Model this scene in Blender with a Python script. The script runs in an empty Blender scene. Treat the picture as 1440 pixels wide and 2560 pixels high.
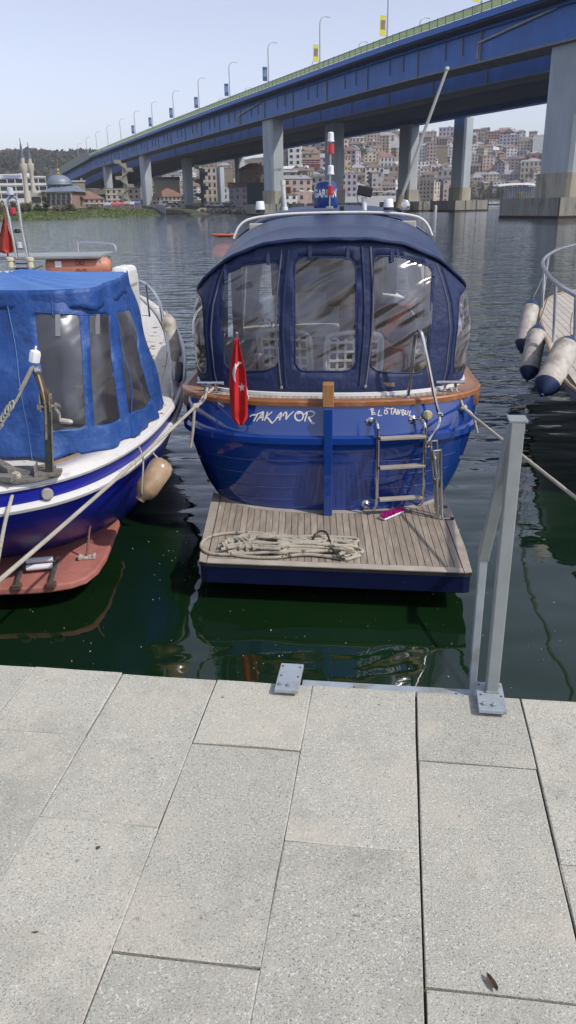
import bpy, math, random
import numpy as np
from mathutils import Vector, Matrix
from mathutils.geometry import delaunay_2d_cdt
random.seed(7)
rnd = random.Random(11)
SC = bpy.context.scene
COL = SC.collection
R = math.radians

# ------------------------------------------------------------------ camera
F = 1924.0; PITCH = R(21.75); ROLL = R(1.04); HC = 2.5
_r0 = Vector((1, 0, 0)); _u0 = Vector((0, math.sin(PITCH), math.cos(PITCH))); CF = Vector((0, math.cos(PITCH), -math.sin(PITCH)))
CR = math.cos(ROLL) * _r0 - math.sin(ROLL) * _u0
CU = math.sin(ROLL) * _r0 + math.cos(ROLL) * _u0
CAM = Vector((0, 0, HC))
cd = bpy.data.cameras.new('camera'); cam = bpy.data.objects.new('camera', cd); COL.objects.link(cam)
cam.matrix_world = Matrix(((CR.x, CU.x, -CF.x, 0), (CR.y, CU.y, -CF.y, 0), (CR.z, CU.z, -CF.z, HC), (0, 0, 0, 1)))
cd.sensor_fit = 'VERTICAL'; cd.sensor_height = 36.0; cd.lens = F / 2560 * 36.0
cd.clip_start = 0.05; cd.clip_end = 12000
SC.camera = cam

# ------------------------------------------------------------------ world, sun, exposure
SUN_AZ = R(122); SUN_EL = R(47)
W = bpy.data.worlds.new('World'); SC.world = W; W.use_nodes = True
nt = W.node_tree; nt.nodes.clear()
sky = nt.nodes.new('ShaderNodeTexSky'); sky.sky_type = 'NISHITA'; sky.sun_disc = False
sky.sun_elevation = SUN_EL; sky.sun_rotation = SUN_AZ
sky.altitude = 0; sky.air_density = 1.0; sky.dust_density = 1.0; sky.ozone_density = 1.2
hsv = nt.nodes.new('ShaderNodeHueSaturation'); hsv.inputs['Saturation'].default_value = 0.52
tint = nt.nodes.new('ShaderNodeMix'); tint.data_type = 'RGBA'; tint.blend_type = 'MULTIPLY'; tint.inputs[0].default_value = 1.0
tint.inputs[7].default_value = (0.985, 0.965, 1.075, 1)
bg = nt.nodes.new('ShaderNodeBackground'); bg.inputs['Strength'].default_value = 0.15
wo = nt.nodes.new('ShaderNodeOutputWorld')
nt.links.new(sky.outputs[0], hsv.inputs['Color']); nt.links.new(hsv.outputs[0], tint.inputs[6])
nt.links.new(tint.outputs[2], bg.inputs['Color']); nt.links.new(bg.outputs[0], wo.inputs['Surface'])
sl = bpy.data.lights.new('sun', 'SUN'); sl.energy = 2.9; sl.angle = R(0.6); sl.color = (1.0, 0.95, 0.87)
sun = bpy.data.objects.new('sun', sl); COL.objects.link(sun)
sd = Vector((math.sin(SUN_AZ) * math.cos(SUN_EL), math.cos(SUN_AZ) * math.cos(SUN_EL), math.sin(SUN_EL)))
sun.rotation_euler = sd.to_track_quat('Z', 'Y').to_euler(); sun.location = (20, -20, 60)
vs = SC.view_settings; vs.view_transform = 'Standard'; vs.look = 'None'; vs.exposure = 0.18; vs.gamma = 1.0
vs.use_curve_mapping = False
SC.render.engine = 'CYCLES'
cy = SC.cycles; cy.use_denoising = True
cy.max_bounces = 8; cy.diffuse_bounces = 3; cy.glossy_bounces = 4; cy.transmission_bounces = 6; cy.transparent_max_bounces = 12
cy.caustics_reflective = False; cy.caustics_refractive = False; cy.volume_bounces = 0

# ------------------------------------------------------------------ pixel helpers (pixels of the 1440 x 2560 photograph)
def ray(x, y): return CF + CR * ((x - 720) / F) - CU * ((y - 1280) / F)
def atz(x, y, z):
    d = ray(x, y); return CAM + d * ((z - HC) / d.z)
def aty(x, y, Y):
    d = ray(x, y); return CAM + d * (Y / d.y)
def proj(p):
    q = Vector(p) - CAM; w = q.dot(CF)
    return (720 + F * q.dot(CR) / w, 1280 - F * q.dot(CU) / w)
def lerp(a, b, t): return a + (b - a) * t
def interp(x, tab):
    if x <= tab[0][0]: return tab[0][1]
    for (a, b), (c, d) in zip(tab, tab[1:]):
        if x <= c: return lerp(b, d, (x - a) / (c - a))
    return tab[-1][1]
def smoothstep(a, b, x):
    t = min(1, max(0, (x - a) / (b - a))); return t * t * (3 - 2 * t)
def spline(pts, n=6):
    pts = [Vector(p) for p in pts]; out = []
    for i in range(len(pts) - 1):
        p0 = pts[max(i - 1, 0)]; p1 = pts[i]; p2 = pts[i + 1]; p3 = pts[min(i + 2, len(pts) - 1)]
        for k in range(n):
            t = k / n
            out.append(0.5 * ((2 * p1) + (p2 - p0) * t + (2 * p0 - 5 * p1 + 4 * p2 - p3) * t * t + (3 * p1 - p0 - 3 * p2 + p3) * t ** 3))
    out.append(pts[-1]); return out

# ------------------------------------------------------------------ materials
MATS = {}
def M(name, col, rough=0.55, metal=0.0, var=0.12, scale=6.0, bump=0.0, bscale=40.0, coat=0.0, spec=0.5, stain=None, stain_scale=3.0, stain_lo=0.55, stain_hi=0.7, stretch=None, rand=0.0):
    if name in MATS: return MATS[name]
    m = bpy.data.materials.new(name); m.use_nodes = True; n = m.node_tree.nodes; l = m.node_tree.links
    p = n['Principled BSDF']
    p.inputs['Roughness'].default_value = rough; p.inputs['Metallic'].default_value = metal
    p.inputs['Specular IOR Level'].default_value = spec
    if coat: p.inputs['Coat Weight'].default_value = coat; p.inputs['Coat Roughness'].default_value = 0.06
    tc = n.new('ShaderNodeTexCoord'); vec = tc.outputs['Object']
    if stretch:
        mp = n.new('ShaderNodeMapping'); mp.inputs['Scale'].default_value = stretch; l.new(vec, mp.inputs[0]); vec = mp.outputs[0]
    nz = n.new('ShaderNodeTexNoise'); nz.inputs['Scale'].default_value = scale; nz.inputs['Detail'].default_value = 6; l.new(vec, nz.inputs['Vector'])
    mr = n.new('ShaderNodeMapRange'); mr.inputs[1].default_value = 0.25; mr.inputs[2].default_value = 0.75
    mr.inputs[3].default_value = 1 - var; mr.inputs[4].default_value = 1 + var; l.new(nz.outputs[0], mr.inputs[0])
    mx = n.new('ShaderNodeMix'); mx.data_type = 'RGBA'; mx.blend_type = 'MULTIPLY'; mx.inputs[0].default_value = 1
    mx.inputs[6].default_value = (*col, 1); l.new(mr.outputs[0], mx.inputs[7]); out = mx.outputs[2]
    if stain:
        n2 = n.new('ShaderNodeTexNoise'); n2.inputs['Scale'].default_value = stain_scale; n2.inputs['Detail'].default_value = 8; n2.inputs['Roughness'].default_value = 0.65; l.new(vec, n2.inputs['Vector'])
        m2 = n.new('ShaderNodeMapRange'); m2.inputs[1].default_value = stain_lo; m2.inputs[2].default_value = stain_hi; l.new(n2.outputs[0], m2.inputs[0])
        x2 = n.new('ShaderNodeMix'); x2.data_type = 'RGBA'; l.new(m2.outputs[0], x2.inputs[0]); l.new(out, x2.inputs[6]); x2.inputs[7].default_value = (*stain, 1); out = x2.outputs[2]
    if rand:
        oi = n.new('ShaderNodeObjectInfo'); m3 = n.new('ShaderNodeMapRange'); m3.inputs[3].default_value = 1 - rand; m3.inputs[4].default_value = 1 + rand; l.new(oi.outputs['Random'], m3.inputs[0])
        x3 = n.new('ShaderNodeMix'); x3.data_type = 'RGBA'; x3.blend_type = 'MULTIPLY'; x3.inputs[0].default_value = 1; l.new(out, x3.inputs[6]); l.new(m3.outputs[0], x3.inputs[7]); out = x3.outputs[2]
    l.new(out, p.inputs['Base Color'])
    if bump:
        nb = n.new('ShaderNodeTexNoise'); nb.inputs['Scale'].default_value = bscale; nb.inputs['Detail'].default_value = 5; l.new(vec, nb.inputs['Vector'])
        b = n.new('ShaderNodeBump'); b.inputs['Strength'].default_value = bump; b.inputs['Distance'].default_value = 0.5 / bscale; l.new(nb.outputs[0], b.inputs['Height']); l.new(b.outputs[0], p.inputs['Normal'])
    MATS[name] = m; return m

# ------------------------------------------------------------------ mesh builder
XF = {}
class MB:
    def __init__(s): s.v = []; s.f = []
    def add(s, vs_, fs):
        o = len(s.v); s.v += [tuple(v) for v in vs_]; s.f += [tuple(i + o for i in f) for f in fs]; return s
    def box(s, c, size, rot=None):
        x, y, z = size[0] / 2, size[1] / 2, size[2] / 2; c = Vector(c)
        vs_ = [Vector((sx * x, sy * y, sz * z)) for sz in (-1, 1) for sy in (-1, 1) for sx in (-1, 1)]
        if rot is not None:
            if not isinstance(rot, Matrix): rot = Matrix.Rotation(rot, 3, 'Z')
            vs_ = [rot @ v for v in vs_]
        return s.add([c + v for v in vs_], [(0, 2, 3, 1), (4, 5, 7, 6), (0, 1, 5, 4), (2, 6, 7, 3), (0, 4, 6, 2), (1, 3, 7, 5)])
    def bar(s, a, b, w, h, up=(0, 0, 1)):
        a = Vector(a); b = Vector(b); d = (b - a); L = d.length; d.normalize(); upv = Vector(up)
        x = d.cross(upv); x = x.normalized() if x.length > 1e-4 else Vector((1, 0, 0)); y = x.cross(d)
        rot = Matrix((x, d, y)).transposed()
        return s.box((a + b) / 2, (w, L, h), rot)
    def tube(s, pts, r, n=8, closed=False):
        pts = [Vector(p) for p in pts]; k = len(pts); vs_ = []; fs = []
        ref = None
        for i, p in enumerate(pts):
            if closed: t = pts[(i + 1) % k] - pts[i - 1]
            else: t = pts[min(i + 1, k - 1)] - pts[max(i - 1, 0)]
            t.normalize()
            if ref is None:
                ref = t.cross(Vector((0, 0, 1)));
                if ref.length < 0.1: ref = t.cross(Vector((1, 0, 0)))
            ref = ref - t * ref.dot(t); ref.normalize(); b = t.cross(ref)
            rr = r[i] if isinstance(r, (list, tuple)) else r
            for j in range(n):
                a = 2 * math.pi * j / n; vs_.append(p + (ref * math.cos(a) + b * math.sin(a)) * rr)
        m = k if closed else k - 1
        for i in range(m):
            for j in range(n):
                i2 = (i + 1) % k; fs.append((i * n + j, i * n + (j + 1) % n, i2 * n + (j + 1) % n, i2 * n + j))
        if not closed: fs.append(tuple(range(n - 1, -1, -1))); fs.append(tuple((k - 1) * n + j for j in range(n)))
        return s.add(vs_, fs)
    def lathe(s, prof, c=(0, 0, 0), axis=(0, 0, 1), n=16):
        ax = Vector(axis).normalized(); c = Vector(c); x = ax.cross(Vector((0, 1, 0)))
        if x.length < 0.1: x = ax.cross(Vector((1, 0, 0)))
        x.normalize(); y = ax.cross(x); vs_ = []; fs = []
        for r_, h in prof:
            for j in range(n):
                a = 2 * math.pi * j / n; vs_.append(c + ax * h + (x * math.cos(a) + y * math.sin(a)) * max(r_, 1e-4))
        for i in range(len(prof) - 1):
            for j in range(n): fs.append((i * n + j, i * n + (j + 1) % n, (i + 1) * n + (j + 1) % n, (i + 1) * n + j))
        fs.append(tuple(range(n - 1, -1, -1))); fs.append(tuple((len(prof) - 1) * n + j for j in range(n)))
        return s.add(vs_, fs)
    def prism(s, outline, z0, z1):
        k = len(outline); vs_ = [(x, y, z0) for x, y in outline] + [(x, y, z1) for x, y in outline]
        return s.add(vs_, [tuple(range(k - 1, -1, -1)), tuple(range(k, 2 * k))] + [(i, (i + 1) % k, k + (i + 1) % k, k + i) for i in range(k)])
    def grid(s, fn, nu, nv, wrap=False):
        vs_ = [fn(i / nu, j / nv) for j in range(nv + 1) for i in range(nu + 1)]
        return s.add(vs_, [(j * (nu + 1) + i, j * (nu + 1) + i + 1, (j + 1) * (nu + 1) + i + 1, (j + 1) * (nu + 1) + i) for j in range(nv) for i in range(nu)])
    def mesh(s, name, mat, mtx=None, smooth=False, angle=35):
        me = bpy.data.meshes.new(name)
        vs_ = s.v if mtx is None else [tuple(mtx @ Vector(v)) for v in s.v]
        me.from_pydata(vs_, [], s.f); me.update()
        if mat: me.materials.append(mat)
        if smooth:
            me.polygons.foreach_set('use_smooth', [True] * len(me.polygons)); me.set_sharp_from_angle(angle=R(angle))
        return me
    def build(s, name, mat, parent=None, smooth=False, angle=35, bevel=0.0, solid=0.0, subsurf=0, kind=None, label=None, flip=False):
        mtx = XF[parent.name].inverted() if parent is not None and parent.name in XF else None
        me = s.mesh(name, mat, mtx, smooth, angle)
        o = bpy.data.objects.new(name, me); COL.objects.link(o)
        if parent is not None: o.parent = parent; XF[o.name] = XF.get(parent.name, Matrix.Identity(4))
        if subsurf: mo = o.modifiers.new('sub', 'SUBSURF'); mo.levels = mo.render_levels = subsurf
        if solid: mo = o.modifiers.new('solid', 'SOLIDIFY'); mo.thickness = solid; mo.offset = 0
        if bevel: mo = o.modifiers.new('bevel', 'BEVEL'); mo.width = bevel; mo.segments = 2; mo.limit_method = 'ANGLE'
        if kind: o['kind'] = kind
        if label: o['label'] = label
        return o
def tag(o, label, cat, group=None):
    o['label'] = label; o['category'] = cat
    if group: o['group'] = group
    return o
def thing(name, label, cat, loc=(0, 0, 0), rotz=0.0, group=None):
    o = bpy.data.objects.new(name, None); COL.objects.link(o); o.empty_display_size = 0.3
    o.location = loc; o.rotation_euler = (0, 0, rotz); XF[o.name] = Matrix.Translation(Vector(loc)) @ Matrix.Rotation(rotz, 4, 'Z')
    return tag(o, label, cat, group)
def structure(o): o['kind'] = 'structure'; return o
def inst(name, mesh, parent, loc, rotz=0, scale=None):
    o = bpy.data.objects.new(name, mesh); COL.objects.link(o); o.parent = parent; o.location = loc; o.rotation_euler = (0, 0, rotz)
    if scale: o.scale = scale
    return o
def copy_tree(o, parent=None):
    c = o.copy(); COL.objects.link(c); c.parent = parent
    for ch in list(o.children): copy_tree(ch, c)
    return c
def inside(p, poly):
    x, y = p; c = False; j = len(poly) - 1
    for i in range(len(poly)):
        xi, yi = poly[i]; xj, yj = poly[j]
        if (yi > y) != (yj > y) and x < (xj - xi) * (y - yi) / (yj - yi) + xi: c = not c
        j = i
    return c
def sheet(mb, outline, holes, fn, step):
    """flat outline with holes -> triangles mapped through fn(a, b)"""
    vs_ = []; es = []
    def loop(poly):
        o = len(vs_); k = len(poly)
        for p in poly: vs_.append(Vector(p))
        for i in range(k): es.append((o + i, o + (i + 1) % k))
    loop(outline)
    for h in holes: loop(h)
    xs = [p[0] for p in outline]; ys = [p[1] for p in outline]
    nx = max(2, int((max(xs) - min(xs)) / step)); ny = max(2, int((max(ys) - min(ys)) / step))
    for i in range(1, nx):
        for j in range(1, ny):
            p = (lerp(min(xs), max(xs), i / nx), lerp(min(ys), max(ys), j / ny))
            if inside(p, outline) and not any(inside(p, h) for h in holes): vs_.append(Vector(p))
    ov, oe, of = delaunay_2d_cdt(vs_, es, [], 0, 1e-5)[:3]
    fs = []
    for f in of:
        c = sum((ov[i] for i in f), Vector((0, 0))) / len(f)
        if inside(c, outline) and not any(inside(c, h) for h in holes): fs.append(tuple(f))
    mb.add([fn(v.x, v.y) for v in ov], fs); return mb
def dense(poly, n=6):
    out = []
    for i in range(len(poly)):
        a = poly[i]; b = poly[(i + 1) % len(poly)]
        for k in range(n): out.append((lerp(a[0], b[0], k / n), lerp(a[1], b[1], k / n)))
    return out
def round_poly(poly, r=0.25, n=5):
    """rounds corners of a polygon by fraction r of the shorter side"""
    out = []; k = len(poly)
    for i in range(k):
        p = Vector(poly[i]); a = Vector(poly[i - 1]); b = Vector(poly[(i + 1) % k])
        d = min((a - p).length, (b - p).length) * r
        pa = p + (a - p).normalized() * d; pb = p + (b - p).normalized() * d
        for j in range(n + 1):
            t = j / n; q = pa * (1 - t) ** 2 + p * 2 * t * (1 - t) + pb * t * t; out.append((q.x, q.y))
    return out
def inv_param(fn, px, a0, a1, b0, b1):
    """(a, b) of the point fn(a, b) that the pixel shows"""
    best = None; na, nb = 48, 24
    for lev in range(5):
        cand = []
        for i in range(na + 1):
            for j in range(nb + 1):
                a = lerp(a0, a1, i / na); b = lerp(b0, b1, j / nb); q = proj(fn(a, b))
                cand.append(((q[0] - px[0]) ** 2 + (q[1] - px[1]) ** 2, a, b))
        best = min(cand); da = (a1 - a0) / na * 1.6; db = (b1 - b0) / nb * 1.6
        a0, a1, b0, b1 = best[1] - da, best[1] + da, best[2] - db, best[2] + db; na = nb = 6
    return best[1], best[2]
# ================================================================== WATER
def water_material():
    m = bpy.data.materials.new('harbour_water'); m.use_nodes = True; n = m.node_tree.nodes; l = m.node_tree.links
    p = n['Principled BSDF']; p.inputs['Roughness'].default_value = 0.02; p.inputs['IOR'].default_value = 1.68
    p.inputs['Specular IOR Level'].default_value = 0.5
    g = n.new('ShaderNodeNewGeometry'); sp = n.new('ShaderNodeSeparateXYZ'); l.new(g.outputs['Position'], sp.inputs[0])
    # murky green harbour water, a little bluer in the open channel
    nz = n.new('ShaderNodeTexNoise'); nz.inputs['Scale'].default_value = 0.35; nz.inputs['Detail'].default_value = 3; l.new(g.outputs['Position'], nz.inputs['Vector'])
    cr = n.new('ShaderNodeValToRGB'); cr.color_ramp.elements[0].position = 0.3; cr.color_ramp.elements[0].color = (0.004, 0.0135, 0.005, 1)
    cr.color_ramp.elements[1].position = 0.75; cr.color_ramp.elements[1].color = (0.007, 0.024, 0.007, 1); l.new(nz.outputs[0], cr.inputs[0])
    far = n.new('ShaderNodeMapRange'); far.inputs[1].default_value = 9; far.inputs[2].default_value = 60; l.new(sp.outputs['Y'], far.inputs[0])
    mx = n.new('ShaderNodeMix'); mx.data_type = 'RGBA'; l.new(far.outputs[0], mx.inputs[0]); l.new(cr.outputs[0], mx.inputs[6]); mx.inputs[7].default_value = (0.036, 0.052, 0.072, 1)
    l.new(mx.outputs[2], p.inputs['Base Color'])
    def noise(scale, detail, sx=1.0, sy=1.0, dist=0.0, rough=0.5):
        mp = n.new('ShaderNodeMapping'); mp.inputs['Scale'].default_value = (sx, sy, 1); mp.inputs['Rotation'].default_value = (0, 0, 0.15); l.new(g.outputs['Position'], mp.inputs[0])
        t = n.new('ShaderNodeTexNoise'); t.inputs['Scale'].default_value = scale; t.inputs['Detail'].default_value = detail; t.inputs['Distortion'].default_value = dist; t.inputs['Roughness'].default_value = rough
        l.new(mp.outputs[0], t.inputs['Vector']); return t.outputs[0]
    def mul(a, b):
        t = n.new('ShaderNodeMath'); t.operation = 'MULTIPLY'; l.new(a, t.inputs[0])
        if isinstance(b, float): t.inputs[1].default_value = b
        else: l.new(b, t.inputs[1])
        return t.outputs[0]
    def addn(a, b):
        t = n.new('ShaderNodeMath'); t.operation = 'ADD'; l.new(a, t.inputs[0]); l.new(b, t.inputs[1]); return t.outputs[0]
    # sheltered water between the boats lies calm, the open channel is ruffled by the wind
    open_ = n.new('ShaderNodeMapRange'); open_.inputs[1].default_value = 4.6; open_.inputs[2].default_value = 13; l.new(sp.outputs['Y'], open_.inputs[0])
    ow = n.new('ShaderNodeMapRange'); ow.inputs[1].default_value = 0; ow.inputs[2].default_value = 1; ow.inputs[3].default_value = 0.035; ow.inputs[4].default_value = 1.0; l.new(open_.outputs[0], ow.inputs[0])
    h = mul(noise(1.15, 1.5, 0.8, 1.3, 0.6), 0.033)
    h2 = mul(mul(noise(1.15, 1.6, 0.55, 1.6, 0.25), ow.outputs[0]), 0.105)
    h3 = mul(mul(noise(4.2, 3, 0.7, 1.5, 0.2), ow.outputs[0]), 0.017)
    hh = addn(h, addn(h2, h3))
    b = n.new('ShaderNodeBump'); b.inputs['Strength'].default_value = 1.0; b.inputs['Distance'].default_value = 1.0; l.new(hh, b.inputs['Height']); l.new(b.outputs[0], p.inputs['Normal'])
    return m
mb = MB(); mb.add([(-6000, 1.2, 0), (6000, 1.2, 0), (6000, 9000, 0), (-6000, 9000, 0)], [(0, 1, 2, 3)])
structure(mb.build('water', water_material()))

# ================================================================== QUAY
QY = R(8.2); QE = Vector((math.cos(QY), -math.sin(QY), 0)); QN = Vector((-math.sin(QY), -math.cos(QY), 0)); Q0 = Vector((0.44, 2.262, 0))
QZ = 0.9
def Q(e, n, z=QZ): p = Q0 + QE * e + QN * n; return Vector((p.x, p.y, z))
def granite(name):
    m = bpy.data.materials.new(name); m.use_nodes = True; n = m.node_tree.nodes; l = m.node_tree.links; p = n['Principled BSDF']
    p.inputs['Roughness'].default_value = 0.8; p.inputs['Specular IOR Level'].default_value = 0.3
    g = n.new('ShaderNodeNewGeometry'); oi = n.new('ShaderNodeObjectInfo')
    sc_ = n.new('ShaderNodeMath'); sc_.operation = 'MULTIPLY'; sc_.inputs[1].default_value = 37.0; l.new(oi.outputs['Random'], sc_.inputs[0])
    pv_ = n.new('ShaderNodeVectorMath'); pv_.operation = 'ADD'; l.new(g.outputs['Position'], pv_.inputs[0]); l.new(sc_.outputs[0], pv_.inputs[1])
    def noise(scale, detail=4, rough=0.6):
        t = n.new('ShaderNodeTexNoise'); t.inputs['Scale'].default_value = scale; t.inputs['Detail'].default_value = detail; t.inputs['Roughness'].default_value = rough; l.new(pv_.outputs[0], t.inputs['Vector']); return t.outputs[0]
    base = n.new('ShaderNodeMix'); base.data_type = 'RGBA'; l.new(oi.outputs['Random'], base.inputs[0]); base.inputs[6].default_value = (0.40, 0.395, 0.335, 1); base.inputs[7].default_value = (0.51, 0.495, 0.415, 1)
    out = base.outputs[2]
    def layer(out, src, lo, hi, col, amt):
        mr = n.new('ShaderNodeMapRange'); mr.inputs[1].default_value = lo; mr.inputs[2].default_value = hi; mr.inputs[4].default_value = amt; l.new(src, mr.inputs[0])
        x = n.new('ShaderNodeMix'); x.data_type = 'RGBA'; l.new(mr.outputs[0], x.inputs[0]); l.new(out, x.inputs[6]); x.inputs[7].default_value = (*col, 1); return x.outputs[2]
    sp = noise(210, 2, 0.55)
    out = layer(out, sp, 0.57, 0.70, (0.10, 0.10, 0.10), 0.85)
    sp2 = noise(160, 2, 0.5)
    out = layer(out, sp2, 0.58, 0.70, (0.72, 0.70, 0.64), 0.8)
    out = layer(out, noise(330, 1), 0.60, 0.72, (0.05, 0.05, 0.055), 0.7)
    out = layer(out, noise(3.3, 7, 0.62), 0.48, 0.74, (0.58, 0.52, 0.42), 0.55)
    out = layer(out, noise(5.1, 8, 0.72), 0.52, 0.74, (0.24, 0.235, 0.20), 0.5)
    out = layer(out, noise(17, 8, 0.7), 0.60, 0.72, (0.68, 0.64, 0.55), 0.5)
    out = layer(out, noise(1.3, 9, 0.7), 0.55, 0.72, (0.19, 0.185, 0.16), 0.45)
    out = layer(out, noise(26, 3, 0.5), 0.70, 0.76, (0.10, 0.095, 0.08), 0.6)
    l.new(out, p.inputs['Base Color'])
    b = n.new('ShaderNodeBump'); b.inputs['Strength'].default_value = 0.6; b.inputs['Distance'].default_value = 0.004
    l.new(noise(190, 3, 0.6), b.inputs['Height']); l.new(b.outputs[0], p.inputs['Normal']); return m
GR = granite('granite_slab')
JOINT = M('joint_dirt', (0.065, 0.06, 0.045), 0.95, var=0.7, scale=30, stain=(0.03, 0.05, 0.012), stain_scale=14)
mb = MB()
c = [Q(-30, 0.02), Q(30, 0.02), Q(30, 40), Q(-30, 40)]
mb.prism([(p.x, p.y) for p in c], -1.5, QZ - 0.014)
quay = structure(mb.build('quay', JOINT))
mb = MB()
c = [Q(-30, -0.012), Q(30, -0.012), Q(30, 0.3), Q(-30, 0.3)]
mb.prism([(p.x, p.y) for p in c], -1.6, QZ - 0.13)
mb.build('quay_wall', M('quay_concrete', (0.16, 0.16, 0.145), 0.9, var=0.3, scale=3, bump=0.5, bscale=20, stain=(0.03, 0.05, 0.02), stain_scale=2), quay)
cols = [-2.88, -2.505, -2.14, -1.785, -1.42, -1.075, -0.72, -0.37, -0.004, 0.352, 0.712, 1.07, 1.43, 1.80]
def slab(e0, e1, n0, n1, edge):
    g = rnd.uniform(.0015, .0024); ch = 0.0025; t = 0.12
    j = lambda: rnd.uniform(-0.0016, 0.0016)
    e0 += g + j(); e1 -= g + j(); n0 += (g if not edge else 0) + j(); n1 -= g + j()
    dz = rnd.uniform(-0.002, 0.002); zt = QZ + dz
    def ring(i, z, k=5):
        pts = []; cs = [(e0 + i, n0 + i), (e1 - i, n0 + i), (e1 - i, n1 - i), (e0 + i, n1 - i)]
        for a in range(4):
            p, q = cs[a], cs[(a + 1) % 4]
            for b_ in range(3): pts.append(Q(lerp(p[0], q[0], b_ / 3), lerp(p[1], q[1], b_ / 3), z))
        return pts
    m_ = MB(); r1 = ring(0, zt - t); r2 = ring(0, zt - ch); r3 = ring(ch, zt)
    for r_ in (r2, r3):
        for p in r_: p += QE * rnd.uniform(-.0018, .0018) + QN * rnd.uniform(-.0018, .0018)
    k = 12; m_.add(r1 + r2 + r3, [(i, k + i, k + (i + 1) % k, (i + 1) % k) for i in range(k)] + [(k + i, 2 * k + i, 2 * k + (i + 1) % k, k + (i + 1) % k) for i in range(k)] + [tuple(2 * k + i for i in range(k - 1, -1, -1))])
    return m_.build('paving_slab', GR, quay)
for ci in range(len(cols) - 1):
    e0, e1 = cols[ci], cols[ci + 1]
    off = rnd.uniform(-0.012, 0.006)
    a = [0.345, 1.095, 1.85, 2.6] if ci % 2 == 0 else [0.708, 1.46, 2.21]
    if ci == 7: pass
    n0 = off - 0.01
    for q in range(len(a)):
        slab(e0, e1, n0, a[q] + rnd.uniform(-.006, .006), q == 0); n0 = a[q]
# paved promenade behind the photographer: one sheet, joints too far to tell apart
mb = MB(); c = [Q(-30, 2.62), Q(30, 2.62), Q(30, 40), Q(-30, 40)]; mb.add([(p.x, p.y, QZ - 0.004) for p in c], [(0, 3, 2, 1)])
mb.build('promenade', GR, quay)
# litter on the stone: bird droppings and a dead leaf
def blot(px, py, rx, ry, z=QZ + 0.0035, k=18, seed=1):
    r_ = random.Random(seed); p = atz(px, py, z); pts = []
    for i in range(k):
        a = 2 * math.pi * i / k; q = r_.uniform(0.55, 1.1); pts.append((p.x + math.cos(a) * rx * q, p.y + math.sin(a) * ry * q))
    m_ = MB(); m_.prism(pts, z - 0.001, z); return m_
drk = M('tar_blot', (0.075, 0.07, 0.06), 0.8, var=.5, scale=150)
tag(blot(245, 2118, .007, .007, seed=3).build('tar_spot', drk), 'small dark greasy spot on the left paving slab', 'stain')
tag(blot(88, 2330, .009, .003, seed=5).build('tar_spot', drk), 'short black smear low on the leftmost paving slab', 'stain')
lf = thing('dry_leaf', 'curled dry brown leaf lying on the lower right paving slab', 'leaf', atz(1230, 2460, QZ + .003))
mb = MB(); pl = atz(1230, 2460, QZ + .004)
def leaf_fn(a, b):
    s_ = (a - .5) * 2; w_ = .008 * (1 - s_ * s_) ** .7; return Vector((pl.x - s_ * .006 + (b - .5) * 2 * w_, pl.y + s_ * .02, pl.z + .006 * abs(b - .5) * 2 + .004 * s_ * s_))
mb.grid(leaf_fn, 8, 4); mb.build('leaf_blade', M('dry_leaf_brown', (0.10, 0.065, 0.04), 0.8), lf, solid=0.001)

# ================================================================== STEEL MOORING FRAME ON THE QUAY EDGE
STEEL = M('grey_painted_steel', (0.25, 0.275, 0.275), 0.42, var=0.10, scale=14, bump=0.08, bscale=60, stain=(0.20, 0.21, 0.17), stain_scale=5, stain_lo=.56, stain_hi=.75)
STEEL2 = M('galvanised_plate', (0.36, 0.41, 0.45), 0.4, metal=0.25, var=0.12, scale=20, stain=(0.25, 0.25, 0.2), stain_scale=6)
RUSTY = M('rusty_bolt', (0.10, 0.06, 0.04), 0.7, var=.4, scale=80)
BOLT = M('zinc_bolt', (0.45, 0.46, 0.47), 0.35, metal=0.8)
pb = atz(1228, 1745, QZ); fr = thing('mooring_post', 'grey steel post bolted to the quay edge with a slanting brace', 'steel post', (pb.x, pb.y, QZ))
def qoff(p): d = p - Q0; return d.dot(QE), d.dot(QN)
def base_plate(px_corners, parent, zt):
    e_, n_ = zip(*[qoff(atz(x, y, zt)) for x, y in px_corners]); e0, e1 = min(e_), max(e_); n0, n1 = min(n_), max(n_)
    m_ = MB(); c_ = Q((e0 + e1) / 2, (n0 + n1) / 2, zt - .007); m_.box(c_, (e1 - e0, n1 - n0, .014), -QY)
    pl_ = m_.build('base_plate', STEEL2, parent, bevel=.002)
    m_ = MB(); m_.box(Q((e0 + e1) / 2 + .004, n1 - .05, (QZ + zt - .014) / 2), ((e1 - e0) * .8, .06, zt - .014 - QZ), -QY); m_.build('shim', STEEL, pl_)
    for fe, fn_, kind in [(.12, .12, 0), (.88, .14, 0), (.14, .48, 0), (.88, .5, 0), (.2, .82, 1), (.55, .84, 1)]:
        q = Q(lerp(e0, e1, fe), lerp(n0, n1, fn_), zt)
        m_ = MB()
        if kind: m_.lathe([(.009, 0), (.009, .002), (.0065, .0025), (.0065, .009), (.003, .011)], q, n=6); m_.build('bolt', BOLT, pl_)
        else: m_.lathe([(.0045, -.001), (.0045, .001)], q, n=10); m_.build('bolt_hole', RUSTY, pl_)
    return e0, e1, n0, n1
ez = QZ + .028
e0, e1, n0, n1 = base_plate([(1187, 1703), (1252, 1708), (1268, 1776), (1200, 1774)], fr, ez)
pc = (atz(1229, 1722, ez)); pe, pn = qoff(pc)
top = QZ + .985
mb = MB(); mb.box(Q(pe, pn, (ez + top) / 2), (.040, .052, top - ez), -QY); post = mb.build('post', STEEL, fr, bevel=.003)
mb = MB(); mb.box(Q(pe, pn - .006, top + .004), (.056, .066, .008), -QY); mb.build('cap_plate', STEEL, post, bevel=.002)
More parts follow.
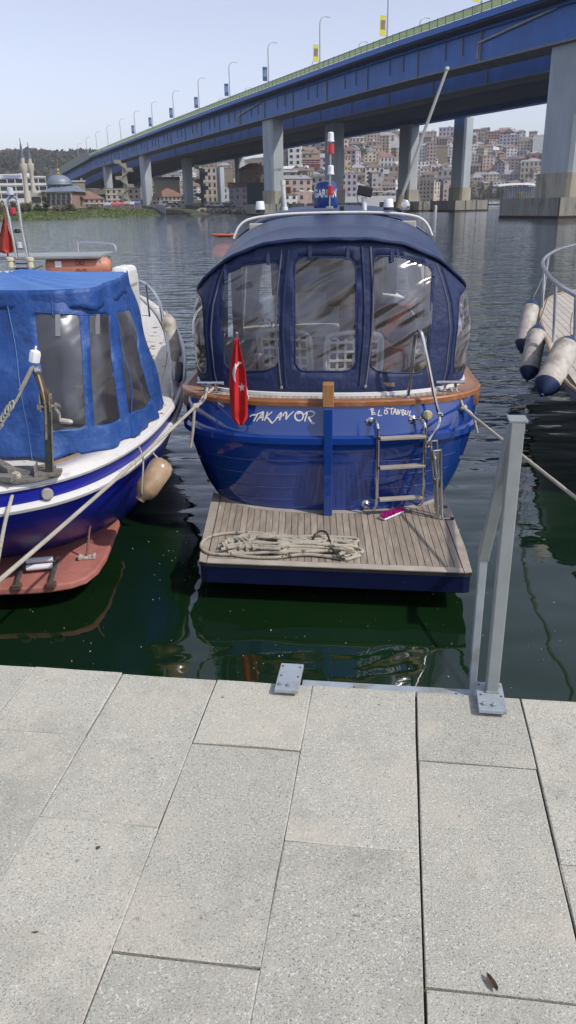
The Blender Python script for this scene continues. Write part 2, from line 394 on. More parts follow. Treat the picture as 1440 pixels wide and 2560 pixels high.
mb = MB(); mb.box(Q(pe - .0, pn + .027, ez + .004), (.044, .005, .008), -QY); mb.build('weld_bead', M('weld', (.3, .31, .29), .6, bump=.6, bscale=120), post)
lt = Q(pe - .050, pn - .125, 1.37)
mb = MB(); mb.bar(Q(pe - .006, pn - .03, top - .03), lt, .046, .034, up=QE); mb.build('brace', STEEL, fr, bevel=.003)
lb = Q(pe - .050, pn - .135, 0.30)
mb = MB(); mb.bar(lt + Vector((0, 0, .012)), lb, .040, .027, up=QE); mb.build('strut', STEEL2, fr, bevel=.003)
mb = MB(); mb.bar(Q(pe - .03, pn - .13, .66), Q(pe - .02, pn + .06, .66), .05, .05); mb.build('wall_bracket', STEEL, fr)
fl = thing('fender_rail', 'low grey steel rail along the quay edge ending in a bolted plate', 'rail', (0.0, 2.36, QZ))
_, e1b, n0b, n1b = base_plate([(686, 1722), (744, 1727), (703, 1657), (759, 1662)], fl, ez)
mb = MB(); a = Q(e1b + .002, -.028, QZ - .012); b = Q(e0 - .004, -.034, QZ - .012)
mb.bar(a, b, .062, .008); mb.bar(a + QN * -.029 + Vector((0, 0, -.052)), b + QN * -.029 + Vector((0, 0, -.052)), .008, .095)
rl = mb.build('rail_angle', STEEL2, fl, bevel=.0015)
for t in (.12, .31, .62, .68, .9):
    m_ = MB(); m_.lathe([(.004, -.001), (.004, .0008)], lerp(a, b, t) + Vector((0, 0, .0045)) + QN * rnd.uniform(-.01, .015), n=8); m_.build('bolt_hole', RUSTY, rl)
# ================================================================== TERRAIN OF THE FAR SHORE
SHORE = [(-60, 240), (-45, 215), (-30, 205), (-25, 208), (-18.9, 218), (-15.1, 226), (-11.1, 238), (-8.4, 272), (-4.05, 290), (-1.8, 290), (0, 312), (3, 400), (6, 520), (9, 640), (12, 700), (15, 720), (18, 705), (25, 650), (40, 520), (60, 420)]
def bank(az): return interp(az, [(-60, 2.0), (-11.5, 2.0), (-8.5, 0.9), (0, 1.0), (6, 1.5), (60, 1.5)])
def hill(az, t):
    a = smoothstep(-2.8, 2.2, az)
    right = interp(t, [(0, 0), (35, 1.0), (330, 62), (460, 74), (700, 80), (3000, 60)])
    left = interp(t, [(0, 0), (60, 1.0), (330, 6), (620, 16), (1000, 66), (1250, 80), (1700, 84), (3000, 70)])
    return a * right + (1 - a) * left
def ground(az, r):
    t = r - interp(az, SHORE)
    if t < 0: return -1.0
    return bank(az) * smoothstep(0, 16, t) + 0.25 * min(1, t / 1.5) + hill(az, t) + (math.sin(az * 1.7 + r * .013) * 2.2 * smoothstep(250, 700, t))
def polar(az, r, z=None): return Vector((r * math.sin(R(az)), r * math.cos(R(az)), ground(az, r) if z is None else z))
ts = [-6, 0, .6, 1.5, 4, 8, 12, 16, 25, 40, 70, 110, 160, 220, 280, 340, 400, 470, 560, 680, 820, 1000, 1250, 1500, 1900, 2600]
azs = [-60 + i * 1.0 for i in range(121)]
mb = MB(); vs_ = []
for az in azs:
    rs = interp(az, SHORE)
    for t in ts: vs_.append(polar(az, rs + t, ground(az, rs + t) if t >= 0 else -1.5))
k = len(ts)
mb.add(vs_, [(i * k + j, i * k + j + 1, (i + 1) * k + j + 1, (i + 1) * k + j) for i in range(len(azs) - 1) for j in range(k - 1)])
structure(mb.build('terrain', M('hill_earth', (0.105, 0.095, 0.065), 0.95, var=.35, scale=.05, stain=(0.045, 0.06, 0.025), stain_scale=.03, stain_lo=.45, stain_hi=.6), smooth=True, angle=60))
def march(px, py, tmin=0):
    """first point of the terrain behind the shore that the pixel shows"""
    d = ray(px, py); d = d / math.hypot(d.x, d.y); az = math.degrees(math.atan2(d.x, d.y)); r = interp(az, SHORE) + tmin
    while r < 2600:
        if CAM.z + d.z * r <= ground(az, r): break
        r += 3
    return az, r
# grassy bank on the left, with the tufts that give it its ragged edge
mb = MB(); gr_ = random.Random(5)
def grass_patch(az0, az1, t0, t1, n):
    for i in range(n):
        az = gr_.uniform(az0, az1); t = gr_.uniform(t0, t1); r = interp(az, SHORE) + t; p = polar(az, r)
        w = gr_.uniform(.12, .38); h = gr_.uniform(.05, .22); a = gr_.uniform(0, 3.14); dx, dy = math.cos(a) * w, math.sin(a) * w
        mb.add([p + Vector((-dx, -dy, -.05)), p + Vector((dx, dy, -.05)), p + Vector((dx * .6, dy * .6, h)), p + Vector((gr_.uniform(-.3, .3), gr_.uniform(-.3, .3), h * 1.3)), p + Vector((-dx * .6, -dy * .6, h * .8))], [(0, 1, 2, 3, 4)])
grass_patch(-24, -8.2, .3, 15, 9000); grass_patch(-8.4, -6.2, .3, 6, 500)
o = mb.build('bank_grass', M('grass', (0.15, 0.20, 0.06), 0.8, var=.4, scale=.25, stain=(.10, .10, .045), stain_scale=.15)); o['kind'] = 'stuff'
o['label'] = 'bright green grass covering the far left bank'; o['category'] = 'grass'

# ================================================================== BRIDGE
BA = Vector((38, 133, 0)); _d = Vector((-142, 339, 0)).normalized(); BD = _d; BN = Vector((_d.y, -_d.x, 0)); BYAW = math.atan2(BD.y, BD.x) - math.pi / 2
def BP(s, n, z): p = BA + BD * s + BN * n; return Vector((p.x, p.y, z))
BLUE = M('bridge_blue', (0.030, 0.145, 0.48), 0.5, var=.25, scale=.22, stain=(0.030, 0.10, 0.30), stain_scale=.35, stain_lo=.5, stain_hi=.75, stretch=(1, 1, .35))
BLUE2 = M('bridge_fascia_blue', (0.014, 0.13, 0.47), 0.45, var=.12, scale=.3)
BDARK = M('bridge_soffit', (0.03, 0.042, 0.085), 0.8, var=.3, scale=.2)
BGREY = M('bridge_grey_strip', (0.21, 0.22, 0.20), 0.7, var=.2, scale=.5)
PIERM = M('pier_grey_paint', (0.43, 0.47, 0.50), 0.7, var=.14, scale=.35, stain=(0.35, 0.38, 0.40), stain_scale=.25, stain_lo=.45, stain_hi=.7, stretch=(1, 1, .3))
CONC = M('pier_concrete', (0.36, 0.335, 0.27), 0.9, var=.22, scale=.5, stain=(0.17, 0.155, 0.12), stain_scale=.6, stretch=(1, 1, .25), bump=.3, bscale=3)
CONC2 = M('foundation_concrete', (0.27, 0.26, 0.225), 0.9, var=.25, scale=.6, stain=(0.10, 0.095, 0.08), stain_scale=.8, stretch=(1, 1, .25), bump=.3, bscale=3)
LICH = M('tidemark', (0.035, 0.018, 0.014), .9, var=.4, scale=2)
PAN = M('parapet_panel', (0.60, 0.66, 0.46), 0.45, var=.08, scale=1)
_n = PAN.node_tree.nodes; _tl = _n.new('ShaderNodeBsdfTranslucent'); _tl.inputs[0].default_value = (.66, .74, .46, 1); _mx = _n.new('ShaderNodeMixShader'); _mx.inputs[0].default_value = .6
PAN.node_tree.links.new(_n['Principled BSDF'].outputs[0], _mx.inputs[1]); PAN.node_tree.links.new(_tl.outputs[0], _mx.inputs[2]); PAN.node_tree.links.new(_mx.outputs[0], _n['Material Output'].inputs[0])
br = thing('road_bridge', 'long blue steel girder bridge on grey piers crossing the whole view', 'bridge', BA, BYAW)
S0, S1 = -70, 560
def zprof(s): return interp(s, [(-70, -.9), (0, 0), (40, .55), (130, .75), (200, .75), (300, .3), (370, -.2), (490, -4.0), (560, -7)])
def strip(name, sec, mat, parent=br, s0=S0, s1=S1, step=15, **kw):
    """section (n, z) swept along the bridge"""
    m_ = MB(); k_ = len(sec); ns = int((s1 - s0) / step); vv = []
    for i in range(ns + 1):
        s_ = lerp(s0, s1, i / ns); dz = zprof(s_)
        vv += [BP(s_, n_, z_ + dz) for n_, z_ in sec]
    ff = [(i * k_ + j, i * k_ + (j + 1) % k_, (i + 1) * k_ + (j + 1) % k_, (i + 1) * k_ + j) for i in range(ns) for j in range(k_)] + [tuple(range(k_)), tuple(ns * k_ + j for j in range(k_ - 1, -1, -1))]
    m_.add(vv, ff); return m_.build(name, mat, parent, **kw)
def rect(n0, n1, z0, z1): return [(n0, z0), (n1, z0), (n1, z1), (n0, z1)]
g1 = strip('near_girder', rect(0, 5.2, 23.75, 28.6), BLUE)
strip('bottom_flange', rect(-.25, 5.4, 23.45, 23.745), BGREY, g1)
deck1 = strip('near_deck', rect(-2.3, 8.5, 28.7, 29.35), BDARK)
strip('fascia', rect(-2.6, -2.31, 29.0, 29.95), BLUE2, deck1)
strip('service_pipe', [(-.55 + .16 * math.cos(a * math.pi / 3), 28.15 + .16 * math.sin(a * math.pi / 3)) for a in range(6)], BLUE2, g1)
g2 = strip('middle_girder', rect(18.5, 24, 23.75, 28.6), BLUE)
strip('bottom_flange', rect(18.2, 24.2, 23.5, 23.745), BGREY, g2)
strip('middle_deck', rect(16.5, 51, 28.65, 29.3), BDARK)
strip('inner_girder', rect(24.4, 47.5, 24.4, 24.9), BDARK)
g3 = strip('far_girder', rect(48, 51, 23.2, 27.5), BLUE)
def stiff(s_, n_, z0, z1, par, w=.32):
    m_ = MB(); dz = zprof(s_); m_.box(BP(s_, n_ - .1, (z0 + z1) / 2 + dz), (.2, w, z1 - z0), BYAW); m_.build('web_stiffener', BGREY, par)
for i in range(21):
    s_ = 13 + i * 19.3
    stiff(s_, 0, 23.78, 28.2, g1)
    for q in (5.1, 10.2): stiff(s_ + q, 0, 25.2, 28.2, g1, .14)
    if i < 14: stiff(s_ + 4, 18.5, 23.78, 27.9, g2)
for sa, za, sb, zb in [(13.4, 26.4, -5, 28.1), (130, 26.2, 112, 27.9)]:
    m_ = MB(); m_.tube([BP(sa, -.3, 24.2 + zprof(sa)), BP(sa, -.3, za + zprof(sa)), BP(sb, -.3, zb + zprof(sb))], .17, 6); m_.build('drain_pipe', M('pale_pipe', (.42, .42, .36), .6, var=.3, scale=.8), g1)
# parapet: posts and pale green panels
mb_p = MB(); mb_p.box((0, 0, .62), (.05, 2.3, .98)); me_p = mb_p.mesh('panel', PAN)
mb_p = MB(); mb_p.box((0, 0, .66), (.12, .12, 1.32)); me_post = mb_p.mesh('parapet_post', BGREY)
s_ = -45.0; step = 2.5
while s_ < 190:
    z_ = 29.96 + zprof(s_)
    inst('parapet_panel', me_p, deck1, BP(0, 0, 0) * 0 + Vector((-2.45, s_ + 1.25, z_)))
    inst('parapet_post', me_post, deck1, Vector((-2.45, s_, z_)))
    s_ += step
farp = strip('far_parapet', rect(-2.5, -2.42, 30.1, 31.08), PAN, deck1, 190, 372, 14); farp['kind'] = 'stuff'
strip('handrail', rect(-2.5, -2.36, 31.1, 31.2), BGREY, deck1, S0, 372)
strip('sound_barrier', rect(-2.7, -2.45, 28.6, 33.2), M('sound_barrier_grey', (0.27, 0.30, 0.28), .6, var=.12, scale=.3), br, 372, 556, 12)
# piers
def pier(s_, n_, zg, wet, wd=7.0, wn=3.6, ztop=23.4, pl=None):
    z1 = ztop + zprof(s_); ch = .5
    def octo(a, b): return [(-b / 2 + ch, -a / 2), (b / 2 - ch, -a / 2), (b / 2, -a / 2 + ch), (b / 2, a / 2 - ch), (b / 2 - ch, a / 2), (-b / 2 + ch, a / 2), (-b / 2, a / 2 - ch), (-b / 2, -a / 2 + ch)]
    def place(m_):
        mt = Matrix.Translation(BP(s_, n_, 0)) @ Matrix.Rotation(BYAW, 4, 'Z'); m_.v = [tuple(mt @ Vector(v)) for v in m_.v]; return m_
    zp = 6.3 if wet else zg + 2.0
    m_ = MB(); m_.prism(octo(wd, wn), zp, z1); p_ = place(m_).build('pier', PIERM, br)
    m_ = MB(); m_.prism(octo(wd + .7, wn + .7), (2.7 if wet else zg - 1.5), zp); place(m_).build('plinth', CONC, p_)
    m_ = MB(); m_.box((0, 0, z1 + .12), (wn * .6, wd * .5, .24 + .3)); place(m_).build('bearing', BDARK, p_)
    if wet:
        m_ = MB(); m_.box((0, 0, 1.6), (wn + 8.5, wd + 6.5, 2.5)); f_ = place(m_).build('foundation', CONC2, p_)
        m_ = MB(); m_.box((0, 0, .1), (wn + 8.6, wd + 6.6, .48)); place(m_).build('tide_band', LICH, f_)
        for q in (-.5, -.18, .15, .5):
            m_ = MB(); m_.box((q * (wn + 8.5) * .99, -(wd + 6.5) / 2 - .03, 1.6), (.22, .1, 2.46)); place(m_).build('joint', LICH, f_)
    return p_
def top_sn(px, py, z=23.6):
    q = atz(px, py, z) - BA; return q.dot(BD), q.dot(BN)
def pier_at(px, n_, zg, wet, **k):
    best = min(range(-400, 4200), key=lambda i: abs(proj(BP(i / 10, n_, 23.4 + zprof(i / 10)))[0] - px)); pier(best / 10, n_, zg, wet, **k)
pier_at(1441, 2.4, 0, True); pier_at(681, 2.4, 0, True, ztop=23.5)
pier_at(361, 2.6, .9, False); pier_at(267, 2.6, 1.2, False, wd=6)
pier_at(836, 23.5, 0, True, wd=6.2); pier_at(466, 27, .9, False, wd=6)
pier_at(1024, 48.5, 0, True, wd=6.6, wn=3.4); pier_at(1160, 54.5, 0, True, wd=6.0, wn=3.0, ztop=23.6)
pier_at(598, 50.5, .9, False, wd=6, wn=3.2); pier_at(550, 69, 2, False, wd=6, wn=3)
# ---- street lamps on the bridge and their banners
LAMPM = M('lamp_galvanised', (0.42, 0.44, 0.47), .5, metal=.3)
ordw = ['nearest', 'second', 'third', 'fourth', 'fifth', 'sixth', 'seventh', 'eighth', 'ninth', 'tenth', 'eleventh', 'twelfth', 'thirteenth', 'fourteenth']
def lamp_proto(name, hgt):
    o_ = thing(name, 'x x x x', 'street lamp', (0, 0, 0), 0)
    pts = [(0, 0, 0), (0, 0, hgt * .45), (0, 0, hgt * .8), (.08, 0, hgt * .9), (.45, 0, hgt * .965), (1.1, 0, hgt), (1.7, 0, hgt)]
    m_ = MB(); m_.tube(spline(pts, 3), [lerp(.17, .08, i / 18) for i in range(19)], 6); m_.build('pole', LAMPM, o_, smooth=True)
    m_ = MB(); m_.box((2.05, 0, hgt - .03), (.9, .3, .16)); m_.build('lamp_head', LAMPM, o_)
    return o_
lp = lamp_proto('street_lamp', 10.9); used = False
BW = 1.25
bankm = {'y': [M('banner_yellow', (.62, .58, .03), .7), M('banner_photo', (.22, .17, .12), .7, var=.5, scale=1.2)], 'b': [M('banner_navy', (.03, .06, .16), .7), M('banner_bluegrey', (.12, .19, .33), .7, var=.4, scale=1)]}
for i, s_ in enumerate([11, 40.6, 70.6, 101.5, 132, 162.5, 193.5, 225, 256, 286, 317, 348, 379, 410]):
    o_ = lp if not used else copy_tree(lp); used = True
    z_ = 29.4 + zprof(s_); o_.location = BP(s_, -1.9, z_); o_.rotation_euler = (0, 0, BYAW)
    XF[o_.name] = Matrix.Translation(BP(s_, -1.9, z_)) @ Matrix.Rotation(BYAW, 4, 'Z')
    tag(o_, ('tall curved street lamp on the bridge edge, %s from the right along the near side' % ordw[i]), 'street lamp', 'street lamps along the near edge of the bridge')
    if i < 9:
        kind = 'y' if i < 3 else 'b'
        b_ = thing('lamp_banner', ['', ''][0] or ('%s banner on the %s lamp post from the right on the bridge' % ('yellow picture' if kind == 'y' else 'navy blue', ordw[i])), 'banner', BP(s_, -1.9, z_ + 2.2), BYAW, 'banners hung on the bridge lamp posts')
        hh = 3.1
        for nm, z0, z1, mt in [('banner_cloth', 0, hh, bankm[kind][0])]:
            m_ = MB(); m_.box((-1.0, 0, (z0 + z1) / 2), (BW, .06, z1 - z0)); o2 = bpy.data.objects.new(nm, m_.mesh(nm, mt)); COL.objects.link(o2); o2.parent = b_
        m_ = MB(); m_.box((-1.0, 0, hh * .55), (BW * .8, .1, hh * .5)); o3 = bpy.data.objects.new('print', m_.mesh('print', bankm[kind][1])); COL.objects.link(o3); o3.parent = o2
        m_ = MB(); m_.box((-.85, 0, hh + .05), (1.6, .08, .08)); m_.box((-.85, 0, -.05), (1.6, .08, .08)); o3 = bpy.data.objects.new('bracket', m_.mesh('bracket', LAMPM)); COL.objects.link(o3); o3.parent = b_
lp2 = lamp_proto('street_lamp', 9.5); used = False
far_l = [(1050, 44), (897, 105), (780, 151), (612, 221), (545, 248)]
for i, (px, py) in enumerate(far_l):
    p = atz(px, py, 39.3); s_ = (p - BA).dot(BD); n_f = (p - BA).dot(BN)
    o_ = lp2 if not used else copy_tree(lp2); used = True
    o_.location = BP(s_, n_f, 29.3 + zprof(s_)); o_.rotation_euler = (0, 0, BYAW)
    tag(o_, 'curved street lamp on the far side of the bridge deck, %s from the right' % ordw[i], 'street lamp', 'street lamps along the far side of the bridge')
# ================================================================== MAIN BOAT (blue launch with navy canopy)
BO = Vector((0.31, 5.54, 0)); BTH = R(4)
_a = Vector((math.sin(BTH), math.cos(BTH), 0)); _b = Vector((math.cos(BTH), -math.sin(BTH), 0))
def B(u, v, z): p = BO + _b * u + _a * v; return Vector((p.x, p.y, z))
def Bl(p): q = p - BO; return Vector((q.dot(_b), q.dot(_a), p.z))
def atv(x, y, v):
    d = ray(x, y); t = (v - (CAM - BO).dot(_a)) / d.dot(_a); return CAM + d * t
def atvl(x, y, v): return Bl(atv(x, y, v))
HULL = M('hull_blue_gelcoat', (0.010, 0.046, 0.235), 0.09, var=.1, scale=2, coat=1.0, stain=(0.03, 0.055, 0.16), stain_scale=3.5, stain_lo=.60, stain_hi=.85)
HULLD = M('hull_blue_dark', (0.006, 0.009, 0.045), 0.3, var=.2, scale=6, stain=(0.10, 0.10, 0.11), stain_scale=9, stain_lo=.66, stain_hi=.72)
CHROME = M('stainless', (0.62, 0.62, 0.62), 0.16, metal=1.0, var=.08, scale=20)
CHROMED = M('stainless_dull', (0.42, 0.41, 0.38), 0.32, metal=0.9, var=.2, scale=30)
WHITE = M('white_gelcoat', (0.72, 0.72, 0.70), 0.3, var=.06, scale=6, stain=(.45, .43, .38), stain_scale=5, stain_lo=.62, stain_hi=.85)
WHITEP = M('white_plastic', (0.75, 0.76, 0.78), 0.35, var=.04)
BLACKP = M('black_plastic', (0.015, 0.016, 0.018), 0.45)
TEAK = M('weathered_teak', (0.27, 0.225, 0.175), 0.75, rand=.16, var=.28, scale=9, stretch=(5, .6, 1), stain=(0.40, 0.36, 0.30), stain_scale=2.5, stain_lo=.52, stain_hi=.72, bump=.25, bscale=60)
TEAKL = M('pale_teak_margin', (0.36, 0.32, 0.265), 0.7, rand=.12, var=.2, scale=7, stain=(0.28, 0.235, 0.18), stain_scale=3, bump=.2, bscale=60)
CAULK = M('black_caulk', (0.018, 0.017, 0.016), 0.7)
VARN = M('varnished_wood', (0.28, 0.105, 0.032), 0.35, var=.3, scale=7, stretch=(1, 6, 3), coat=.3, stain=(0.36, 0.23, 0.13), stain_scale=6, stain_lo=.55, stain_hi=.7, bump=.2, bscale=50)
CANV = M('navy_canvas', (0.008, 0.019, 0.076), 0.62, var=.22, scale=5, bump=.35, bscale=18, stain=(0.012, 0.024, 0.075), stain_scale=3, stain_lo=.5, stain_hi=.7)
CANVR = M('navy_canvas_roof', (0.020, 0.036, 0.092), 0.40, var=.18, scale=4, bump=.12, bscale=10, stain=(0.06, 0.085, 0.15), stain_scale=2.2, stain_lo=.52, stain_hi=.8)  # lighter and greyer than the walls: sky reflection put into the roof colour
GOLD = M('webbing_tape', (0.10, 0.10, 0.13), .7)
def vinyl(name, fog, tintc, bmp=.06, rgh=.17):
    m = bpy.data.materials.new(name); m.use_nodes = True; n = m.node_tree.nodes; l = m.node_tree.links; n.remove(n['Principled BSDF'])
    out = n['Material Output']; tr = n.new('ShaderNodeBsdfTransparent'); tr.inputs[0].default_value = (*tintc, 1)
    gl = n.new('ShaderNodeBsdfGlossy'); gl.inputs['Roughness'].default_value = rgh; gl.inputs[0].default_value = (.9, .92, 1, 1)
    df = n.new('ShaderNodeBsdfDiffuse'); df.inputs[0].default_value = (0.36, 0.33, 0.30, 1)
    tc = n.new('ShaderNodeTexCoord'); mp = n.new('ShaderNodeMapping'); mp.inputs['Scale'].default_value = (.45, 1.0, 2.0); m0 = n.new('ShaderNodeMapping'); m0.inputs['Rotation'].default_value = (0, R(30), 0); l.new(tc.outputs['Object'], m0.inputs[0]); l.new(m0.outputs[0], mp.inputs[0])
    nz = n.new('ShaderNodeTexNoise'); nz.inputs['Scale'].default_value = 3.6; nz.inputs['Detail'].default_value = 1.2; nz.inputs['Distortion'].default_value = .5; l.new(mp.outputs[0], nz.inputs['Vector'])
    bp = n.new('ShaderNodeBump'); bp.inputs['Strength'].default_value = 1.0; bp.inputs['Distance'].default_value = bmp; l.new(nz.outputs[0], bp.inputs['Height']); l.new(bp.outputs[0], gl.inputs['Normal'])
    fr_ = n.new('ShaderNodeFresnel'); fr_.inputs['IOR'].default_value = 1.5; l.new(bp.outputs[0], fr_.inputs['Normal'])
    ml = n.new('ShaderNodeMath'); ml.operation = 'MULTIPLY_ADD'; ml.inputs[1].default_value = 1.6; ml.inputs[2].default_value = 0.05; ml.use_clamp = True; l.new(fr_.outputs[0], ml.inputs[0])
    m1 = n.new('ShaderNodeMixShader'); l.new(ml.outputs[0], m1.inputs[0]); l.new(tr.outputs[0], m1.inputs[1]); l.new(gl.outputs[0], m1.inputs[2])
    nz2 = n.new('ShaderNodeTexNoise'); nz2.inputs['Scale'].default_value = 5; nz2.inputs['Detail'].default_value = 5; l.new(mp.outputs[0], nz2.inputs['Vector'])
    mr = n.new('ShaderNodeMapRange'); mr.inputs[1].default_value = .35; mr.inputs[2].default_value = .75; mr.inputs[3].default_value = fog * .6; mr.inputs[4].default_value = fog * 1.5; l.new(nz2.outputs[0], mr.inputs[0])
    m2 = n.new('ShaderNodeMixShader'); l.new(mr.outputs[0], m2.inputs[0]); l.new(m1.outputs[0], m2.inputs[1]); l.new(df.outputs[0], m2.inputs[2]); l.new(m2.outputs[0], out.inputs[0]); return m
VINYL = vinyl('clear_vinyl', 0.075, (.93, .91, .88))
boat = thing('motor_launch', 'glossy blue motor launch with navy canopy and teak swim platform moored stern to the quay', 'boat', BO, -BTH)

def hw(z): return interp(z, [(-.3, .35), (-.1, .62), (.1, .82), (.3, .97), (.4, 1.03), (.57, 1.09), (.75, 1.135), (.88, 1.16), (1.0, 1.168), (1.15, 1.17)])
HD = 0.6; HP = 2.6
def bulge(z): return .075 * (smoothstep(.32, .88, z) if z < .88 else max(0, 1 - (z - .88) / .27))
def hv(u, z):
    q = min(.9999, abs(u) / hw(z)); v = HD * (1 - math.sqrt(1 - q ** HP)); return v - bulge(z) * (1 - (v / HD) ** 2)
def sheer(v): return .012 * max(0, v - .6) ** 2
def taper(v, pw=2.2): return max(0.0, 1 - max(0, (v - 2.6) / 4.0) ** pw)
def hull_outline(z, off=0.0, ns=22, nf=16, vmax=6.55):
    """half outline, starboard side, stern centre to bow"""
    w = hw(z); pts = []
    for i in range(ns + 1):
        th = math.pi / 2 * i / ns; u = w * math.sin(th) ** (2 / HP) if th > 0 else 0; v = HD * (1 - math.cos(th)); pts.append((u, v - bulge(z) * (1 - (v / HD) ** 2)))
    for i in range(1, nf + 1):
        v = lerp(HD, vmax, i / nf); pts.append((w * taper(v), v))
    if off:
        o_ = []
        for i, p in enumerate(pts):
            a_ = Vector(pts[max(i - 1, 0)]); c_ = Vector(pts[min(i + 1, len(pts) - 1)]); t_ = (c_ - a_).normalized(); o_.append((max(0, p[0] + t_.y * off) if i else 0, p[1] - t_.x * off))
        pts = o_
    return pts
def full_outline(z, off=0.0):
    h_ = hull_outline(z, off); return [(-u, v) for u, v in reversed(h_[1:])] + h_
mb = MB(); lev = [-.3, -.15, .0, .15, .3, .4, .5, .6, .7, .8, .88, .95, 1.0, 1.08, 1.15]
vv = []; K = 0
for z in lev:
    o_ = full_outline(z); K = len(o_); vv += [B(u, v, z + sheer(v) * max(0, z) / 1.15) for u, v in o_]
mb.add(vv, [(i * K + j, i * K + j + 1, (i + 1) * K + j + 1, (i + 1) * K + j) for i in range(len(lev) - 1) for j in range(K - 1)])
hull = mb.build('hull', HULL, boat, smooth=True, angle=50)
def band(z0, z1, off0, off1, name, mat, par, vlim=None):
    """closed moulding round the hull between heights z0 and z1"""
    m_ = MB(); a_ = full_outline((z0 + z1) / 2, off0); b_ = full_outline((z0 + z1) / 2, off1); zm = (z0 + z1) / 2
    rows = [(a_, z0), (b_, z0 + .012), (b_, z1 - .012), (a_, z1)]; vv_ = []
    idx = [i for i in range(len(a_)) if vlim is None or vlim(a_[i])]
    for o_, z in rows: vv_ += [B(o_[i][0], o_[i][1], z + sheer(o_[i][1])) for i in idx]
    k_ = len(idx); m_.add(vv_, [(r_ * k_ + j, r_ * k_ + j + 1, (r_ + 1) * k_ + j + 1, (r_ + 1) * k_ + j) for r_ in range(3) for j in range(k_ - 1)])
    return m_.build(name, mat, par, smooth=True, angle=40)
band(.845, .915, -.004, .034, 'rub_rail', HULL, hull)
band(1.02, 1.12, -.004, .02, 'wooden_belting', VARN, hull, lambda p: p[1] > .42)
# raised plank lines of the lapstrake stern
for z, ua in [(.70, .98), (.585, .93), (.47, .85), (.37, .72)]:
    for sg in (-1, 1):
        m_ = MB(); pts = []
        for i in range(25):
            u = lerp(.17, ua, i / 24); zz = z + .035 * (u / ua) ** 2 * 0 + .02 * (1 - u / ua)
            pts.append(B(sg * u, hv(u, zz) - .0015, zz))
        m_.tube(pts, [.001 + .0028 * math.sin(math.pi * min(1, (i + 1) / 26)) ** .5 for i in range(25)], 6); m_.build('strake', M('strake_blue', (.03, .06, .21), .2, coat=.5), hull, smooth=True)
# cap rail
def cap(z0, z1, offo, offi, name, mat, par, **kw):
    m_ = MB(); a_ = full_outline(1.15, offo); b_ = full_outline(1.15, offi); k_ = len(a_); vv_ = []
    for o_, z in [(a_, z0), (a_, z1 - .01), ([(lerp(p[0], q[0], .12), lerp(p[1], q[1], .12)) for p, q in zip(a_, b_)], z1), (b_, z1), (b_, z0)]:
        vv_ += [B(u, v, z + sheer(v)) for u, v in o_]
    m_.add(vv_, [(r_ * k_ + j, r_ * k_ + j + 1, (r_ + 1) * k_ + j + 1, (r_ + 1) * k_ + j) for r_ in range(4) for j in range(k_ - 1)] + [(4 * k_ + j, 4 * k_ + j + 1, j + 1, j) for j in range(k_ - 1)])
    return m_.build(name, mat, par, smooth=True, angle=40, **kw)
crail = cap(1.125, 1.165, .025, -.055, 'cap_rail', VARN, boat)
sdeck = cap(1.10, 1.155, -.0555, -.30, 'stern_deck', CAULK, boat)
# short teak planks across the stern deck
def capin(u): return hv(u, 1.15)
n_pl = 46
for i in range(n_pl):
    u0 = lerp(-1.0, 1.0, i / n_pl) + .002; u1 = lerp(-1.0, 1.0, (i + 1) / n_pl) - .002
    m_ = MB(); f0 = lambda u: capin(u) * .93 + .06; f1 = lambda u: f0(u) + .19
    m_.add([B(u0, f0(u0), 1.1562), B(u1, f0(u1), 1.1562), B(u1, f1(u1), 1.1562), B(u0, f1(u0), 1.1562)] + [B(u0, f0(u0), 1.160), B(u1, f0(u1), 1.160), B(u1, f1(u1), 1.160), B(u0, f1(u0), 1.160)],
           [(4, 5, 6, 7), (0, 4, 7, 3), (1, 2, 6, 5), (0, 1, 5, 4), (2, 3, 7, 6)])
    m_.build('deck_plank', TEAKL, sdeck)
# wide side decks, pinkish worn wood
m_ = MB(); h_ = hull_outline(1.15, -.02)
for sg in (-1, 1):
    sel = [(u, v) for u, v in h_ if v > .3]; k_ = len(sel)
    m_.add([B(sg * u, v, 1.158 + sheer(v) + .006) for u, v in sel] + [B(sg * max(0, u - .16), v, 1.158 + sheer(v) + .006) for u, v in sel], [(j, j + 1, k_ + j + 1, k_ + j) for j in range(k_ - 1)])
m_.build('side_deck', M('pale_wood_deck', (.30, .17, .115), .65, var=.12, scale=6), sdeck, solid=.004)
# sternpost
m_ = MB(); m_.box(B(0, -.045, .70), (.066, .15, .86), -BTH); spost = m_.build('sternpost', HULL, boat, bevel=.006)
m_ = MB(); m_.box(B(0, -.032, 1.215), (.082, .105, .17), -BTH); m_.build('wooden_head', M('post_oak', (.34, .165, .06), .5, var=.35, scale=9, stretch=(4, 4, .8), coat=.15, stain=(.16, .07, .03), stain_scale=9, bump=.3, bscale=50), spost, bevel=.006)
def on_transom(px, py, off=0.0):
    v = .1
    for _ in range(40):
        p = atvl(px, py, v); v = .5 * v + .5 * (hv(p.x, max(.05, min(1.15, p.z))) - off)
    return atv(px, py, v)
